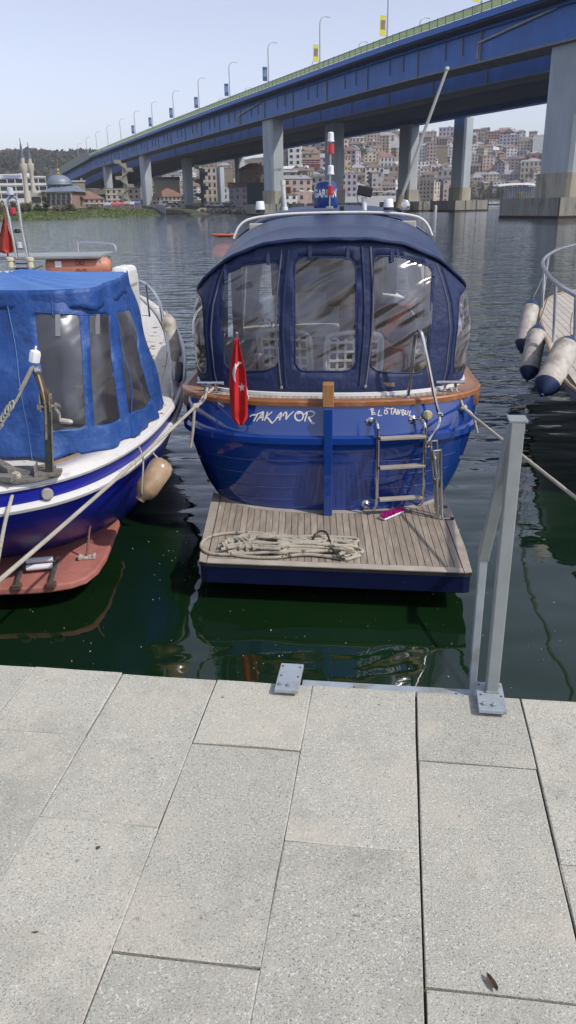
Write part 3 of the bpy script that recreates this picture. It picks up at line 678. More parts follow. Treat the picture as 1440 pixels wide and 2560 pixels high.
# ---- name lettering, brushed on
LETT = M('white_lettering', (.62, .60, .56), .5, var=.12, scale=40)
def ribbon(m_, pts, w, off):
    ps = spline([Vector((*p, 0)) for p in pts], 5); L = len(ps); A = []; Bp = []
    for i, p in enumerate(ps):
        t = ps[min(i + 1, L - 1)] - ps[max(i - 1, 0)]; t.normalize(); nn = Vector((-t.y, t.x, 0))
        f_ = w * (.55 + .45 * abs(math.cos(math.atan2(t.y, t.x) - .9))) * (.7 if i in (0, L - 1) else 1)
        A.append(p + nn * f_ / 2); Bp.append(p - nn * f_ / 2)
    vv_ = [on_transom(q.x, q.y, off) for q in A] + [on_transom(q.x, q.y, off) for q in Bp]
    m_.add(vv_, [(i, i + 1, L + i + 1, L + i) for i in range(L - 1)])
def letters(name, glyphs, ox, oy, sc, w, par):
    for ch, strokes in glyphs:
        m_ = MB()
        for st in strokes: ribbon(m_, [(ox + x / sc, oy + y / sc) for x, y in st], w, .0035 + rnd.uniform(0, .0012))
        m_.build(name, LETT, par, solid=.0015)
def ell(cx, cy, rx, ry, a0=0, a1=360, n=12): return [(cx + rx * math.cos(R(lerp(a0, a1, i / n))), cy + ry * math.sin(R(lerp(a0, a1, i / n)))) for i in range(n + 1)]
tak = [('T', [[(682, 378), (700, 360), (735, 358), (790, 336), (808, 345)], [(754, 350), (738, 382), (716, 418)]]),
       ('A', [[(742, 418), (768, 385), (800, 334), (806, 332)], [(806, 332), (802, 375), (798, 412)], [(764, 388), (806, 376)]]),
       ('K', [[(848, 330), (832, 372), (816, 412)], [(888, 330), (862, 352), (836, 376), (858, 400), (884, 432), (898, 428)]]),
       ('A', [[(884, 436), (912, 412), (948, 362), (972, 334)], [(972, 334), (968, 372), (954, 410)], [(922, 388), (968, 378)]]),
       ('V', [[(988, 372), (996, 348), (1014, 334), (1020, 356), (1014, 404)], [(1014, 404), (1042, 366), (1086, 326)]]),
       ('O', [ell(1136, 370, 38, 42, -80, 280), [(1118, 356), (1132, 340), (1150, 344)]]),
       ('R', [[(1212, 338), (1200, 378), (1186, 420)], [(1182, 358), (1206, 334), (1244, 324), (1276, 340), (1264, 368), (1218, 384)], [(1222, 384), (1242, 412), (1262, 438), (1284, 428)]])]
letters('letter', tak, 440, 940, 3.692, 4.6, hull)
ist = [('B', [[(362, 302), (366, 332), (370, 360)], [(346, 312), (372, 300), (382, 314), (366, 330), (390, 338), (388, 352), (362, 358)]]), ('.', [[(400, 350), (403, 356)]]),
       ('L', [[(438, 312), (430, 340), (426, 364), (462, 362)]]), ('I', [[(487, 308), (482, 352)], [(484, 288), (487, 294)]]),
       ('S', [[(522, 300), (504, 298), (498, 314), (512, 330), (506, 350), (490, 348)]]), ('T', [[(526, 304), (572, 296)], [(550, 302), (546, 356)]]),
       ('A', [[(560, 358), (572, 325), (584, 300)], [(584, 300), (590, 330), (594, 358)], [(568, 336), (590, 334)]]), ('N', [[(604, 358), (608, 306)], [(608, 306), (620, 356)], [(620, 356), (630, 308)]]),
       ('B', [[(644, 312), (648, 362)], [(636, 318), (660, 312), (662, 328), (646, 336), (668, 344), (664, 358), (644, 362)]]),
       ('U', [[(680, 316), (678, 346), (690, 356), (700, 340), (702, 318)]]), ('L', [[(722, 318), (718, 344), (712, 366), (732, 366)]])]
letters('letter', ist, 830, 940, 3.692, 3.0, hull)
# ---- stern fittings
def rod(name, pxs, par, r=.0125, mat=CHROME, n=10, sp=5):
    """tube through (px, py, v) stations"""
    m_ = MB(); m_.tube(spline([atv(x, y, v) for x, y, v in pxs], sp), r, n); return m_.build(name, mat, par, smooth=True)
lad = thing('boarding_ladder', 'stainless ladder with three wooden treads fixed to the blue stern', 'ladder', atv(1000, 1265, 0), -BTH)
va = [hv(.38, .95), hv(.70, .95)]
rod('rail', [(926, 1052, hv(.32, .97)), (935, 1052, -.05), (944, 1066, -.10), (945, 1110, -.10), (943, 1190, -.11), (942, 1250, -.11), (936, 1272, -.10), (914, 1262, -.01)], lad)
rod('rail', [(1034, 1048, hv(.66, .97)), (1048, 1046, 0.0), (1061, 1060, -.06), (1063, 1090, -.07), (1061, 1170, -.08), (1058, 1240, -.08), (1048, 1262, -.06), (1022, 1250, .05)], lad)
for y0, y1, xa, xb in [(1097, 1091, 950, 1064), (1170, 1163, 949, 1063), (1249, 1242, 948, 1060)]:
    m_ = MB(); p0 = atv(xa, y0, -.105); p1 = atv(xb, y1, -.075); m_.bar(p0, p1, .055, .022); m_.build('tread', TEAKL, lad, bevel=.005)
for x, y in [(925, 1054), (1032, 1050), (914, 1260)]:
    p = on_transom(x, y, .0); u_ = Bl(p).x; s_n = (hv(u_ + .02, p.z) - hv(u_ - .02, p.z)) / .04; nrm = (_b * s_n - _a).normalized()
    m_ = MB(); m_.lathe([(.034, -.002), (.034, .006), (.024, .012), (.016, .02)], p, nrm, 18); m_.build('mounting_flange', CHROME, lad, smooth=True)
p = on_transom(1067, 1037, 0); u_ = Bl(p).x; s_n = (hv(u_ + .02, p.z) - hv(u_ - .02, p.z)) / .04; nrm = (_b * s_n - _a).normalized()
m_ = MB(); m_.lathe([(.036, 0), (.036, .02), (.030, .028), (.004, .030)], p, nrm, 24); m_.build('outlet_cap', M('cream_cap', (.55, .47, .27), .5), boat, smooth=True, angle=40)
p = on_transom(522, 1200, 0); m_ = MB(); m_.lathe([(.014, 0), (.014, .012), (.008, .014)], p, -_a, 12); m_.build('drain_fitting', CHROME, boat, smooth=True)
# grab rail that folds down beside the ladder
gr = thing('grab_rail', 'tall bent chrome handrail rising from the right side of the blue stern', 'handrail', B(.75, .1, 1.16), -BTH)
rod('rail_tube', [(1020, 988, .10), (1030, 920, .10), (1037, 850, .095), (1044, 828, .07), (1054, 835, .03), (1064, 880, .01), (1078, 950, .0), (1090, 1010, -.01), (1099, 1040, -.01)], gr, .0135)
rod('lower_tube', [(1099, 1040, -.01), (1097, 1060, -.03), (1085, 1082, -.06), (1073, 1102, -.07), (1070, 1118, -.07)], gr, .0125)
m_ = MB(); p = atv(1099, 1034, -.01); m_.lathe([(.021, -.014), (.021, .014)], p, _b, 16); m_.lathe([(.026, -.005), (.026, .005)], atv(1105, 1038, .0), _b, 16); m_.build('clamp', CHROME, gr, smooth=True)
m_ = MB(); m_.lathe([(.024, 0), (.024, .006), (.015, .014)], B(*atvl(1019, 990, .10)[:2], 1.16), (0, 0, 1), 16); m_.build('foot_flange', CHROME, gr, smooth=True)
# folded swim ladder standing on the platform
fl_ = thing('folding_ladder', 'folded dull stainless swim ladder standing on the right end of the platform', 'ladder', atz(1110, 1320, .30), -BTH)
rod('rail', [(1077, 1100, -.06), (1079, 1150, -.07), (1086, 1220, -.09), (1090, 1278, -.11)], fl_, .009, CHROMED)
rod('rail', [(1092, 1100, -.02), (1094, 1150, -.03), (1098, 1225, -.06), (1101, 1300, -.09)], fl_, .009, CHROMED)
rod('rail', [(1082, 1125, -.12), (1090, 1180, -.13), (1093, 1240, -.15), (1096, 1300, -.17)], fl_, .009, CHROMED)
rod('rail', [(1102, 1122, -.09), (1103, 1180, -.10), (1104, 1250, -.14), (1107, 1300, -.18), (1116, 1325, -.20), (1150, 1325, -.20)], fl_, .009, CHROMED)
for (a_, b_, va_, vb_) in [((1077, 1103), (1093, 1102), -.06, -.02), ((1081, 1128), (1102, 1125), -.12, -.09)]:
    m_ = MB(); m_.tube([atv(*a_, va_), atv(*b_, vb_)], .008, 8); m_.build('pin', CHROMED, fl_)
for (a_, b_, va_, vb_) in [((1080, 1130), (1086, 1150), -.07, -.10), ((1090, 1132), (1100, 1155), -.10, -.09), ((1082, 1196), (1090, 1215), -.08, -.12), ((1092, 1198), (1102, 1216), -.12, -.10)]:
    m_ = MB(); m_.bar(atv(*a_, va_), atv(*b_, vb_), .006, .045); m_.build('link_plate', CHROMED, fl_, bevel=.002)
for (a_, b_, tip, va_) in [((1092, 1267), (1108, 1266), (1118, 1267), -.14), ((1108, 1296), (1126, 1296), (1135, 1296), -.18)]:
    m_ = MB(); m_.tube([atv(*a_, va_), atv(*b_, va_)], .008, 8); pg = m_.build('peg', CHROMED, fl_, smooth=True)
    m_ = MB(); m_.tube([atv(*b_, va_), atv(*tip, va_)], .011, 10); m_.build('rubber_tip', BLACKP, pg, smooth=True)
# deck cleats
for nm, cx, lbl in [('L', 522, 'chrome deck cleat on the left corner of the blue stern'), ('R', 1130, 'chrome deck cleat on the right corner of the blue stern')]:
    v_ = .34; p = atz(cx, 985, 1.17); q = Bl(p); q.y = max(q.y, .30) if nm == 'L' else max(q.y, .30)
    c_ = thing('deck_cleat', lbl, 'cleat', B(q.x, q.y, 1.165), -BTH, 'chrome cleats on the stern of the blue launch')
    m_ = MB(); m_.tube([B(q.x - .105, q.y, 1.232), B(q.x + .105, q.y, 1.232)], .013, 10); m_.build('crossbar', CHROME, c_, smooth=True)
    for du in (-.04, .04):
        m_ = MB(); m_.tube([B(q.x + du, q.y, 1.165), B(q.x + du, q.y, 1.228)], .012, 10); m_.build('horn_post', CHROME, c_, smooth=True)
    m_ = MB(); m_.box(B(q.x, q.y, 1.169), (.15, .05, .008), -BTH); m_.build('cleat_base', CHROME, c_, bevel=.003)
    if nm == 'L': CLL = q.copy()
    else: CLR = q.copy()
# ---- canopy
ZC0 = 1.163
def plan_table():
    pts = []; p_ = 2.5; D_ = .62
    for i in range(81):
        th = math.pi / 2 * i / 80; pts.append((math.sin(th) ** (2 / p_) if th else 0, D_ * (1 - math.cos(th))))
    pts.append((1.0, 2.25)); s = [0]
    for a_, b_ in zip(pts, pts[1:]): s.append(s[-1] + math.hypot((b_[0] - a_[0]) * 1.06, b_[1] - a_[1]))
    return pts, s
PT, PS = plan_table(); PMAX = PS[-1]
def plan(s):
    s = abs(s)
    xs_ = interp(s, list(zip(PS, [p[0] for p in PT]))); ys_ = interp(s, list(zip(PS, [p[1] for p in PT]))); return xs_, ys_
def wc(z): return interp(z, [(1.16, 1.07), (1.3, 1.105), (1.6, 1.125), (1.8, 1.09), (1.95, 1.03), (2.1, .955), (2.3, .86)])
def ztop(s):
    x, y = plan(s); u = x * 1.0
    return 2.262 - .285 * min(1, u / .985) ** 3.6 - .13 * smoothstep(.95, 1.55, abs(s)) + .05 * smoothstep(.9, 1.6, y)
def can(s, z):
    x, y = plan(s); sg = -1 if s < 0 else 1
    fold = .006 * math.sin(s * 17 + z * 3) * smoothstep(1.2, 1.5, z) + .004 * math.sin(z * 21 + s * 5)
    return B(sg * x * wc(z), .15 + .15 * (z - ZC0) + y - fold, z)
# window outlines from the photograph, turned into positions on the canvas
def pix_poly(poly, r=.3): return [inv_param(can, q, -2.2, 2.2, ZC0, 2.35) for q in round_poly(poly, r, 5)]
wins = [pix_poly([(556, 690), (610, 662), (698, 652), (701, 925), (560, 932)], .3), pix_poly([(735, 642), (890, 642), (890, 928), (737, 928)], .22),
        pix_poly([(933, 640), (1000, 640), (1083, 668), (1066, 934), (924, 930)], .25)]
hol = [dense(w, 1) for w in wins]
def side_win(sg):
    o_ = [(.98, 1.26), (1.42, 1.26), (1.44, 1.80), (1.30, 1.87), (1.06, 1.83), (.985, 1.60)]
    return round_poly([(sg * a_, b_) for a_, b_ in o_], .3, 5)
def side_win2(sg): return round_poly([(sg * a_, b_) for a_, b_ in [(1.58, 1.3), (2.2, 1.3), (2.2, 1.88), (1.58, 1.88)]], .3, 5)
hol += [side_win(-1), side_win(1), side_win2(-1), side_win2(1)]
outl = [(lerp(-PMAX, PMAX, i / 90), ZC0) for i in range(91)] + [(s, ztop(s)) for s in [lerp(PMAX, -PMAX, i / 90) for i in range(91)]]
canopy = thing('boat_canopy', 'navy canvas canopy with clear vinyl windows over the stern of the blue launch', 'canopy', B(0, .8, ZC0), -BTH)
mb = MB(); sheet(mb, outl, hol, can, .06)
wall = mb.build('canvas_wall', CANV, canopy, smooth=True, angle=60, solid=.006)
for h_ in hol:
    mb = MB(); sheet(mb, h_, [], lambda a_, b_: can(a_, b_) + _a * .004, .05); pn = mb.build('vinyl_window', VINYL, canopy, smooth=True, angle=80)
    mb = MB(); mb.tube([can(a_, b_) - _a * .003 for a_, b_ in h_], .0055, 6, closed=True); mb.build('window_binding', CANV, pn, smooth=True)
# zips, seams and straps
def seam(s0, z0, s1, z1, r, mat, off=.006, n=16, name='seam'):
    m_ = MB(); m_.tube([can(lerp(s0, s1, i / n), lerp(z0, z1, i / n)) - _a * off for i in range(n + 1)], r, 6); m_.build(name, mat, wall, smooth=True)
def pixseam(x0, y0, x1, y1, r=.006, mat=GOLD, name='zip'):
    a_ = inv_param(can, (x0, y0), -2.2, 2.2, ZC0, 2.35); b_ = inv_param(can, (x1, y1), -2.2, 2.2, ZC0, 2.35); seam(a_[0], a_[1], b_[0], b_[1], r, mat, name=name)
pixseam(705, 625, 703, 968); pixseam(722, 625, 716, 966, .009, CANV, 'flap'); pixseam(926, 618, 914, 966, .008, GOLD); pixseam(905, 618, 900, 962, .01, CANV, 'flap')
[seam(sg * q_, ZC0 + .02, sg * (q_ + .02), ztop(q_) - .05, r_, m_, name=n_) for sg in (-1, 1) for q_, r_, m_, n_ in ((.90, .006, GOLD, 'zip'), (.945, .010, CANV, 'flap'))]
for x, y0, y1 in [(672, 627, 662), (775, 616, 650), (870, 616, 650), (980, 622, 655), (565, 660, 700), (1085, 658, 690)]:
    a_ = inv_param(can, (x, y0), -2.2, 2.2, ZC0, 2.35); b_ = inv_param(can, (x - 1, y1), -2.2, 2.2, ZC0, 2.35)
    m_ = MB(); m_.bar(can(*a_) - _a * .012, can(*b_) - _a * .014, .026, .006, up=_a); m_.build('strap', CANV, wall, bevel=.002)
a_ = inv_param(can, (972, 961), -2.2, 2.2, ZC0, 2.35); p = can(*a_) - _a * .006
m_ = MB(); m_.box(p, (.085, .004, .028), -BTH); m_.build('leather_patch', M('tan_patch', (.33, .22, .12), .7), wall)
for x, y in [(703, 968), (914, 966)]:
    p = can(*inv_param(can, (x, y), -2.2, 2.2, ZC0, 2.35)) - _a * .012; m_ = MB(); m_.lathe([(.012, -.004), (.012, .003), (.006, .006)], p, -_a, 10); m_.build('snap_button', CHROMED, wall)
# roof
def roofpt(x, t):
    s = lerp(-PMAX * .62, PMAX * .62, (x + 1) / 2)
    e = Bl(can(s, ztop(s))); X = e.x
    zf = 2.385 - .25 * (abs(x)) ** 3.2
    v1 = 2.3; bow = .012 * math.exp(-((t - .45) / .05) ** 2) + .010 * math.exp(-((t - .92) / .05) ** 2) - .012 * math.sin(math.pi * min(1, t / .45)) 
    over = .022 * (1 - t)
    return B(lerp(X * 1.006, .965 * math.copysign(abs(x) ** .9, x), t), lerp(e.y - over, v1, t), lerp(e.z, zf, smoothstep(0, 1, t) * .55 + .45 * t) + .014 + bow * (1 - .6 * abs(x) ** 4))
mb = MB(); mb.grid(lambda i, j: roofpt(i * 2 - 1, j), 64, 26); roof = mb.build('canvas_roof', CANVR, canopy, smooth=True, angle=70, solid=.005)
mb = MB(); mb.tube([roofpt(lerp(-1, 1, i / 70), 0) + Vector((0, 0, -.010)) - _a * .004 + Vector((0, 0, .004 * math.sin(i * 1.1))) for i in range(71)], .013, 8); mb.build('rolled_hem', CANV, roof, smooth=True)
mb = MB(); mb.tube([roofpt(lerp(-1, 1, i / 70), .045) + Vector((0, 0, -.034)) - _a * .05 + Vector((0, 0, .003 * math.sin(i * 1.7 + 1))) for i in range(71)], .012, 8); mb.build('lower_hem', CANV, roof, smooth=True)
# grey trim board round the foot of the canopy (white coaming)
mb = MB(); n_ = 60
for r_, (off, z) in enumerate([(.022, 1.162), (.022, 1.185), (-.01, 1.19)]):
    mb.v += [tuple(can(lerp(-PMAX, PMAX, i / n_), ZC0 + .02) * 1 - _a * 0 + (can(lerp(-PMAX, PMAX, i / n_), ZC0 + .02) - B(0, 1.2, ZC0 + .02)).normalized() * off * Vector((1, 1, 0)) .length * .7 + Vector((0, 0, z - ZC0 - .02))) for i in range(n_ + 1)]
mb.f += [(r_ * (n_ + 1) + i, r_ * (n_ + 1) + i + 1, (r_ + 1) * (n_ + 1) + i + 1, (r_ + 1) * (n_ + 1) + i) for r_ in range(2) for i in range(n_)]
mb.build('coaming', WHITE, boat, smooth=True)

# ---- cabin under and ahead of the canopy
MAHOG = M('mahogany', (.21, .060, .034), .35, var=.3, scale=6, stretch=(1, 1, 4), coat=.25)
SOLE = M('cockpit_sole', (.24, .19, .14), .7, var=.2, scale=8)
CREAM = M('cream_panel', (.45, .42, .37), .6, var=.1)
mb = MB(); mb.add([B(-1.05, .35, .62), B(1.05, .35, .62), B(1.05, 2.35, .62), B(-1.05, 2.35, .62)], [(0, 1, 2, 3)]); mb.build('cockpit_floor', SOLE, boat, solid=.02)
cabin = MB()
for x0, x1, z0, z1 in [(-1.05, 1.05, .63, 1.22), (-1.0, -.90, 1.22, 1.98), (.90, 1.0, 1.22, 1.98), (-.5, -.40, 1.22, 2.3), (.40, .5, 1.22, 2.3), (-.80, .80, 2.2, 2.34)]:
    cabin.box(B((x0 + x1) / 2, 2.36, (z0 + z1) / 2), (x1 - x0, .06, z1 - z0), -BTH)
cab = cabin.build('cabin_bulkhead', CREAM, boat, bevel=.01)
mb = MB(); mb.box(B(.52, 1.9, .95), (.62, .55, .64), -BTH); mb.box(B(.1, 2.05, .86), (.5, .4, .46), -BTH); mb.box(B(-.60, 2.0, .9), (.5, .5, .55), -BTH); mb.build('cabinet', MAHOG, boat, bevel=.012)
mb = MB(); mb.box(B(.45, 2.15, 1.42), (.75, .12, .36), -BTH); mb.box(B(.2, 2.18, 1.68), (.5, .1, .2), -BTH); mb.build('helm_console', MAHOG, boat, bevel=.015)
mb = MB(); mb.tube([B(.62 + .17 * math.cos(a_ * math.pi / 8), 1.78 + .06 * math.sin(a_ * math.pi / 8), 1.45 + .16 * math.sin(a_ * math.pi / 8)) for a_ in range(16)], .014, 8, closed=True); mb.build('steering_wheel', BLACKP, boat, smooth=True)
mb = MB()
for sg in (-1, 1): mb.box(B(sg * .86, 1.45, .92), (.30, 1.3, .55), -BTH)
mb.build('side_bench', CREAM, boat, bevel=.02)
mb = MB(); mb.box(B(-.86, 1.45, 1.235), (.28, 1.2, .08), -BTH); mb.box(B(.86, 1.45, 1.235), (.28, 1.2, .08), -BTH); mb.build('bench_cushion', M('beige_cushion', (.36, .32, .27), .85, var=.15, scale=5), boat, bevel=.03)
# slatted plastic armchairs seen through the middle windows
def chair(u, v, rz, label):
    t_ = thing('plastic_chair', label, 'chair', B(u, v, .63), rz - BTH, 'white plastic chairs inside the blue launch')
    cm = WHITEP; L = lambda m_, nm, par=t_, **k: (lambda o_: o_)(_loc(m_, nm, cm, par, **k))
    m_ = MB(); m_.box((0, 0, .40), (.42, .42, .03)); L(m_, 'seat', bevel=.01)
    m_ = MB(); pw_ = .42; back = []
    for i in range(7): m_.bar((-.2 + .4 * i / 6, -.2, .42), (-.2 + .4 * i / 6, -.26, .86), .02, .012)
    for i in range(6): m_.bar((-.2, -.205 - .012 * i, .46 + .075 * i), (.2, -.205 - .012 * i, .46 + .075 * i), .012, .02)
    L(m_, 'backrest')
    m_ = MB(); m_.tube(spline([(-.22, -.2, .42), (-.23, -.25, .8), (-.16, -.27, .9), (.16, -.27, .9), (.23, -.25, .8), (.22, -.2, .42)], 5), .018, 8); L(m_, 'back_rim')
    for sx in (-1, 1):
        for sy in (-1, 1): m_ = MB(); m_.bar((sx * .19, sy * .18, .4), (sx * .22, sy * .23, 0), .035, .035); L(m_, 'leg')
    return t_
def _loc(m_, nm, cm, par, **k):
    o_ = bpy.data.objects.new(nm, m_.mesh(nm, cm)); COL.objects.link(o_); o_.parent = par
    if k.get('bevel'): mo = o_.modifiers.new('bevel', 'BEVEL'); mo.width = k['bevel']; mo.segments = 2
    return o_
chair(.16, 1.00, R(8), 'white plastic chair with lattice back behind the middle canopy window')
chair(-.32, 1.15, R(-14), 'white plastic chair behind the left canopy window')
# small bunch of flowers on the dash
fw = thing('flower_bunch', 'small bunch of pale flowers and leaves behind the left canopy window', 'flowers', B(-.52, 2.1, 1.20))
mb = MB(); mb.lathe([(.05, 0), (.065, .12), (.06, .14)], B(-.52, 2.1, 1.20), n=12); mb.build('vase', CREAM, fw, smooth=True)
mb = MB(); mg = MB(); r_ = random.Random(3)
for i in range(90):
    c_ = B(-.52, 2.1, 1.42) + Vector((r_.gauss(0, .09), r_.gauss(0, .06), r_.gauss(0, .055))); q_ = Vector((r_.uniform(-1, 1), r_.uniform(-1, 1), r_.uniform(-1, 1))).normalized() * .028; w_ = q_.cross(Vector((0, 0, 1))) * .6
    (mb if i % 4 == 0 else mg).add([c_ - q_, c_ + w_, c_ + q_, c_ - w_], [(0, 1, 2, 3)])
mb.build('petals', M('pale_petal', (.6, .45, .42), .7), fw); mg.build('leaves', M('leaf_green', (.06, .12, .03), .6), fw)

# ---- forward roof and deck house
mb = MB()
def froof(i, j):
    x = i * 2 - 1; v = lerp(2.45, 4.6, j); wd = lerp(.93, .80, j); return B(wd * math.copysign(abs(x) ** .85, x), v, 2.40 + .085 * math.sin(min(1, j * 2.2) * math.pi / 2) - .20 * abs(x) ** 3.4 - .02 * j)
mb.grid(froof, 40, 12); mb.build('hardtop_cover', CANVR, boat, smooth=True, solid=.02)
mb = MB(); mb.tube([B(.955 * math.copysign(abs(x_) ** .8, x_), 2.40 - .06 * abs(x_) ** 4, 2.425 - .07 * abs(x_) ** 2.4 - .15 * abs(x_) ** 14) for x_ in [lerp(-1, 1, i / 60) for i in range(61)]], .0115, 8)
rim = mb.build('white_roof_rim', WHITE, boat, smooth=True)
mb = MB()
for sg in (-1, 1): mb.grid(lambda i, j: B(sg * lerp(.86, .98, 1 - j), lerp(2.45, 4.5, i), lerp(1.25, 2.10, j)), 6, 4)
mb.build('cabin_side', WHITE, boat, solid=.03)
mb = MB(); mb.grid(lambda i, j: B(lerp(-1, 1, i) * hw(1.15) * .97 * taper(lerp(2.3, 6.45, j)), lerp(2.3, 6.45, j), 1.19 + sheer(lerp(2.3, 6.45, j)) + .05 * (1 - (2 * i - 1) ** 2)), 10, 14); mb.build('foredeck', WHITE, boat, smooth=True, solid=.02)
mb = MB(); mb.grid(lambda i, j: B(lerp(-.8, .8, i), 4.6 + .15 * j, lerp(2.3, 1.4, j)), 6, 3); mb.build('windscreen', M('dark_glass', (.02, .03, .035), .08), boat, solid=.02)
# gear on the roof
def gv(px, py, v=2.55): return atv(px, py, v)
rd = thing('radar_dome', 'blue domed canister with white brand lettering on the launch roof', 'radar', gv(815, 522), -BTH)
c0 = gv(814, 520); rr = (gv(845, 500) - gv(784, 500)).length / 2; hh = gv(814, 452).z - c0.z
mb = MB(); mb.lathe([(rr * .96, 0), (rr, .01), (rr * .97, hh * .62), (rr * .93, hh * .78), (rr * .82, hh * .9), (rr * .6, hh * .97), (rr * .3, hh), (.001, hh * 1.005)], c0, n=32)
dome = mb.build('dome', M('dome_blue', (.008, .040, .21), .22, coat=.5), rd, smooth=True, angle=50)
fc = bpy.data.curves.new('brand', 'FONT'); fc.body = 'GARMIN'; fc.align_x = 'CENTER'; fc.size = hh * .40; fc.offset = .0022; fc.extrude = .0006
fo = bpy.data.objects.new('brand', fc); COL.objects.link(fo); dg = bpy.context.evaluated_depsgraph_get(); dg.update()
fm = bpy.data.meshes.new_from_object(fo.evaluated_get(dg)); bpy.data.objects.remove(fo)
wid = max(v.co.x for v in fm.vertices) - min(v.co.x for v in fm.vertices); kx = rr * 2.05 / wid
for v in fm.vertices:
    an = v.co.x * kx / rr; q = c0 + (_b * math.sin(an) - _a * math.cos(an)) * (rr * .995 + .002 + v.co.z) + Vector((0, 0, hh * .40 + v.co.y)); l_ = XF[rd.name].inverted() @ q; v.co = l_
fm.materials.clear(); fm.materials.append(WHITEP); fo = bpy.data.objects.new('lettering', fm); COL.objects.link(fo); fo.parent = dome
an = .62; q = c0 + (_b * math.sin(an) - _a * math.cos(an)) * (rr + .002) + Vector((0, 0, hh * .64))
mb = MB(); mb.add([q - _b * .012, q + _b * .012, q + Vector((0, 0, .03))], [(0, 1, 2)]); mb.build('triangle_mark', WHITEP, dome)
ml = thing('signal_mast', 'slim mast of stacked white and red signal lamps on the launch roof', 'signal lights', gv(827, 525, 2.42), -BTH)
vm = 2.42
mb = MB(); mb.tube([atv(824, 524, vm), atv(827, 350, vm)], .0085, 10); mb.build('mast_tube', CHROMED, ml, smooth=True)
for y0, y1, w_, mt in [(330, 352, 8, WHITEP), (358, 382, 8.5, M('red_lens', (.45, .01, .015), .2, coat=.4)), (413, 434, 8, WHITEP), (463, 484, 8.5, M('red_lens', (.45, .01, .015), .2))]:
    p0 = atv(827, y1, vm); p1 = atv(827, y0, vm); r_ = w_ * .86 * 8.0 / 1924; h_ = p1.z - p0.z
    mb = MB(); mb.lathe([(r_ * .55, -.012), (r_ * 1.15, -.008), (r_ * 1.15, .004), (r_, .006), (r_ * .95, h_ * .9), (r_ * .6, h_), (.002, h_)], p0, n=16); mb.build('signal_lamp', mt, ml, smooth=True, angle=40)
mb = MB(); mb.box(atv(824, 520, vm), (.07, .05, .03), -BTH); mb.build('mast_foot', CHROMED, ml, bevel=.005)
def cup(px, ybase, ytop, w, label, vg):
    p0 = gv(px, ybase, vg); h_ = gv(px, ytop, vg).z - p0.z; r_ = w * (8.0) / 1924 / 2
    t_ = thing('deck_lamp', label, 'lamp', p0, -BTH)
    m_ = MB(); m_.lathe([(r_ * 1.0, 0), (r_ * .95, h_ * .3), (r_ * .7, h_ * .34)], p0, n=16); m_.build('lamp_base', BLACKP, t_, smooth=True)
    m_ = MB(); m_.lathe([(r_ * .98, h_ * .28), (r_ * .85, h_ * .9), (r_ * .7, h_), (.003, h_)], p0, n=16); m_.build('lamp_shade', WHITEP, t_, smooth=True)
cup(651, 532, 503, 22, 'white cup shaped lamp on the left of the launch roof', 2.42); cup(971, 526, 497, 24, 'white cup shaped lamp on the right of the launch roof', 2.42)
t_ = thing('light_tube', 'thin clear white tube light standing on the launch roof', 'lamp', gv(712, 524), -BTH)
mb = MB(); mb.tube([gv(713, 524), gv(707, 462)], .021, 12); mb.build('tube_body', M('frosted', (.55, .57, .6), .25), t_, smooth=True); mb = MB(); mb.tube([gv(707, 463), gv(706.5, 450)], .026, 12); mb.build('tube_cap', M('ivory', (.62, .6, .52), .4), t_, smooth=True)
mb = MB(); mb.tube([gv(713, 526), gv(712, 517)], .028, 12); mb.build('tube_foot', WHITEP, t_, smooth=True)
t_ = thing('spotlight', 'black spotlight on a white post on the launch roof', 'spotlight', gv(910, 525), -BTH)
mb = MB(); mb.tube([gv(911, 526), gv(910, 492)], .024, 12); mb.build('post', WHITEP, t_, smooth=True); mb = MB(); mb.box(gv(912, 478), (.145, .09, .09), Matrix.Rotation(-BTH, 3, 'Z') @ Matrix.Rotation(R(12), 3, 'Y')); mb.build('lamp_head', BLACKP, t_, bevel=.01)
mb = MB(); mb.tube(spline([gv(898, 480), gv(893, 492), gv(897, 508), gv(906, 515)], 5), .004, 6); mb.build('cable', BLACKP, t_)
t_ = thing('searchlight', 'round chrome searchlight at the foot of the antenna', 'searchlight', gv(1010, 528), -BTH)
p0 = gv(1010, 514); mb = MB(); mb.lathe([(.012, -.07), (.04, -.05), (.056, -.015), (.058, .012), (.050, .02), (.02, .022), (.002, .022)], p0, -_a, 20); mb.build('reflector', CHROME, t_, smooth=True, angle=50); mb = MB(); mb.tube([p0, gv(1006, 532)], .012, 8); mb.build('bracket', CHROMED, t_)
an_ = thing('radio_antenna', 'long slanting grey antenna pole rising from the launch roof', 'antenna', gv(1000, 520), -BTH)
mb = MB(); mb.tube([gv(996, 520), gv(1006, 487)], .026, 10); mb.build('swivel_base', M('brass_worn', (.30, .25, .17), .45, metal=.5, var=.3, scale=60), an_, smooth=True)
mb = MB(); mb.tube([gv(1004, 492), gv(1015, 462), gv(1060, 330), gv(1118, 172)], [.014, .017, .0155, .0135], 10); mb.build('pole', M('antenna_grey', (.36, .36, .34), .5), an_, smooth=True)
mb = MB(); mb.tube([gv(1117, 174), gv(1119, 167)], .019, 10); mb.build('tip', M('ivory', (.62, .6, .52), .4), an_, smooth=True)
mb = MB(); mb.box(gv(855, 521, 2.5), (.045, .05, .045), -BTH); mb.build('roof_camera', BLACKP, boat, bevel=.008)

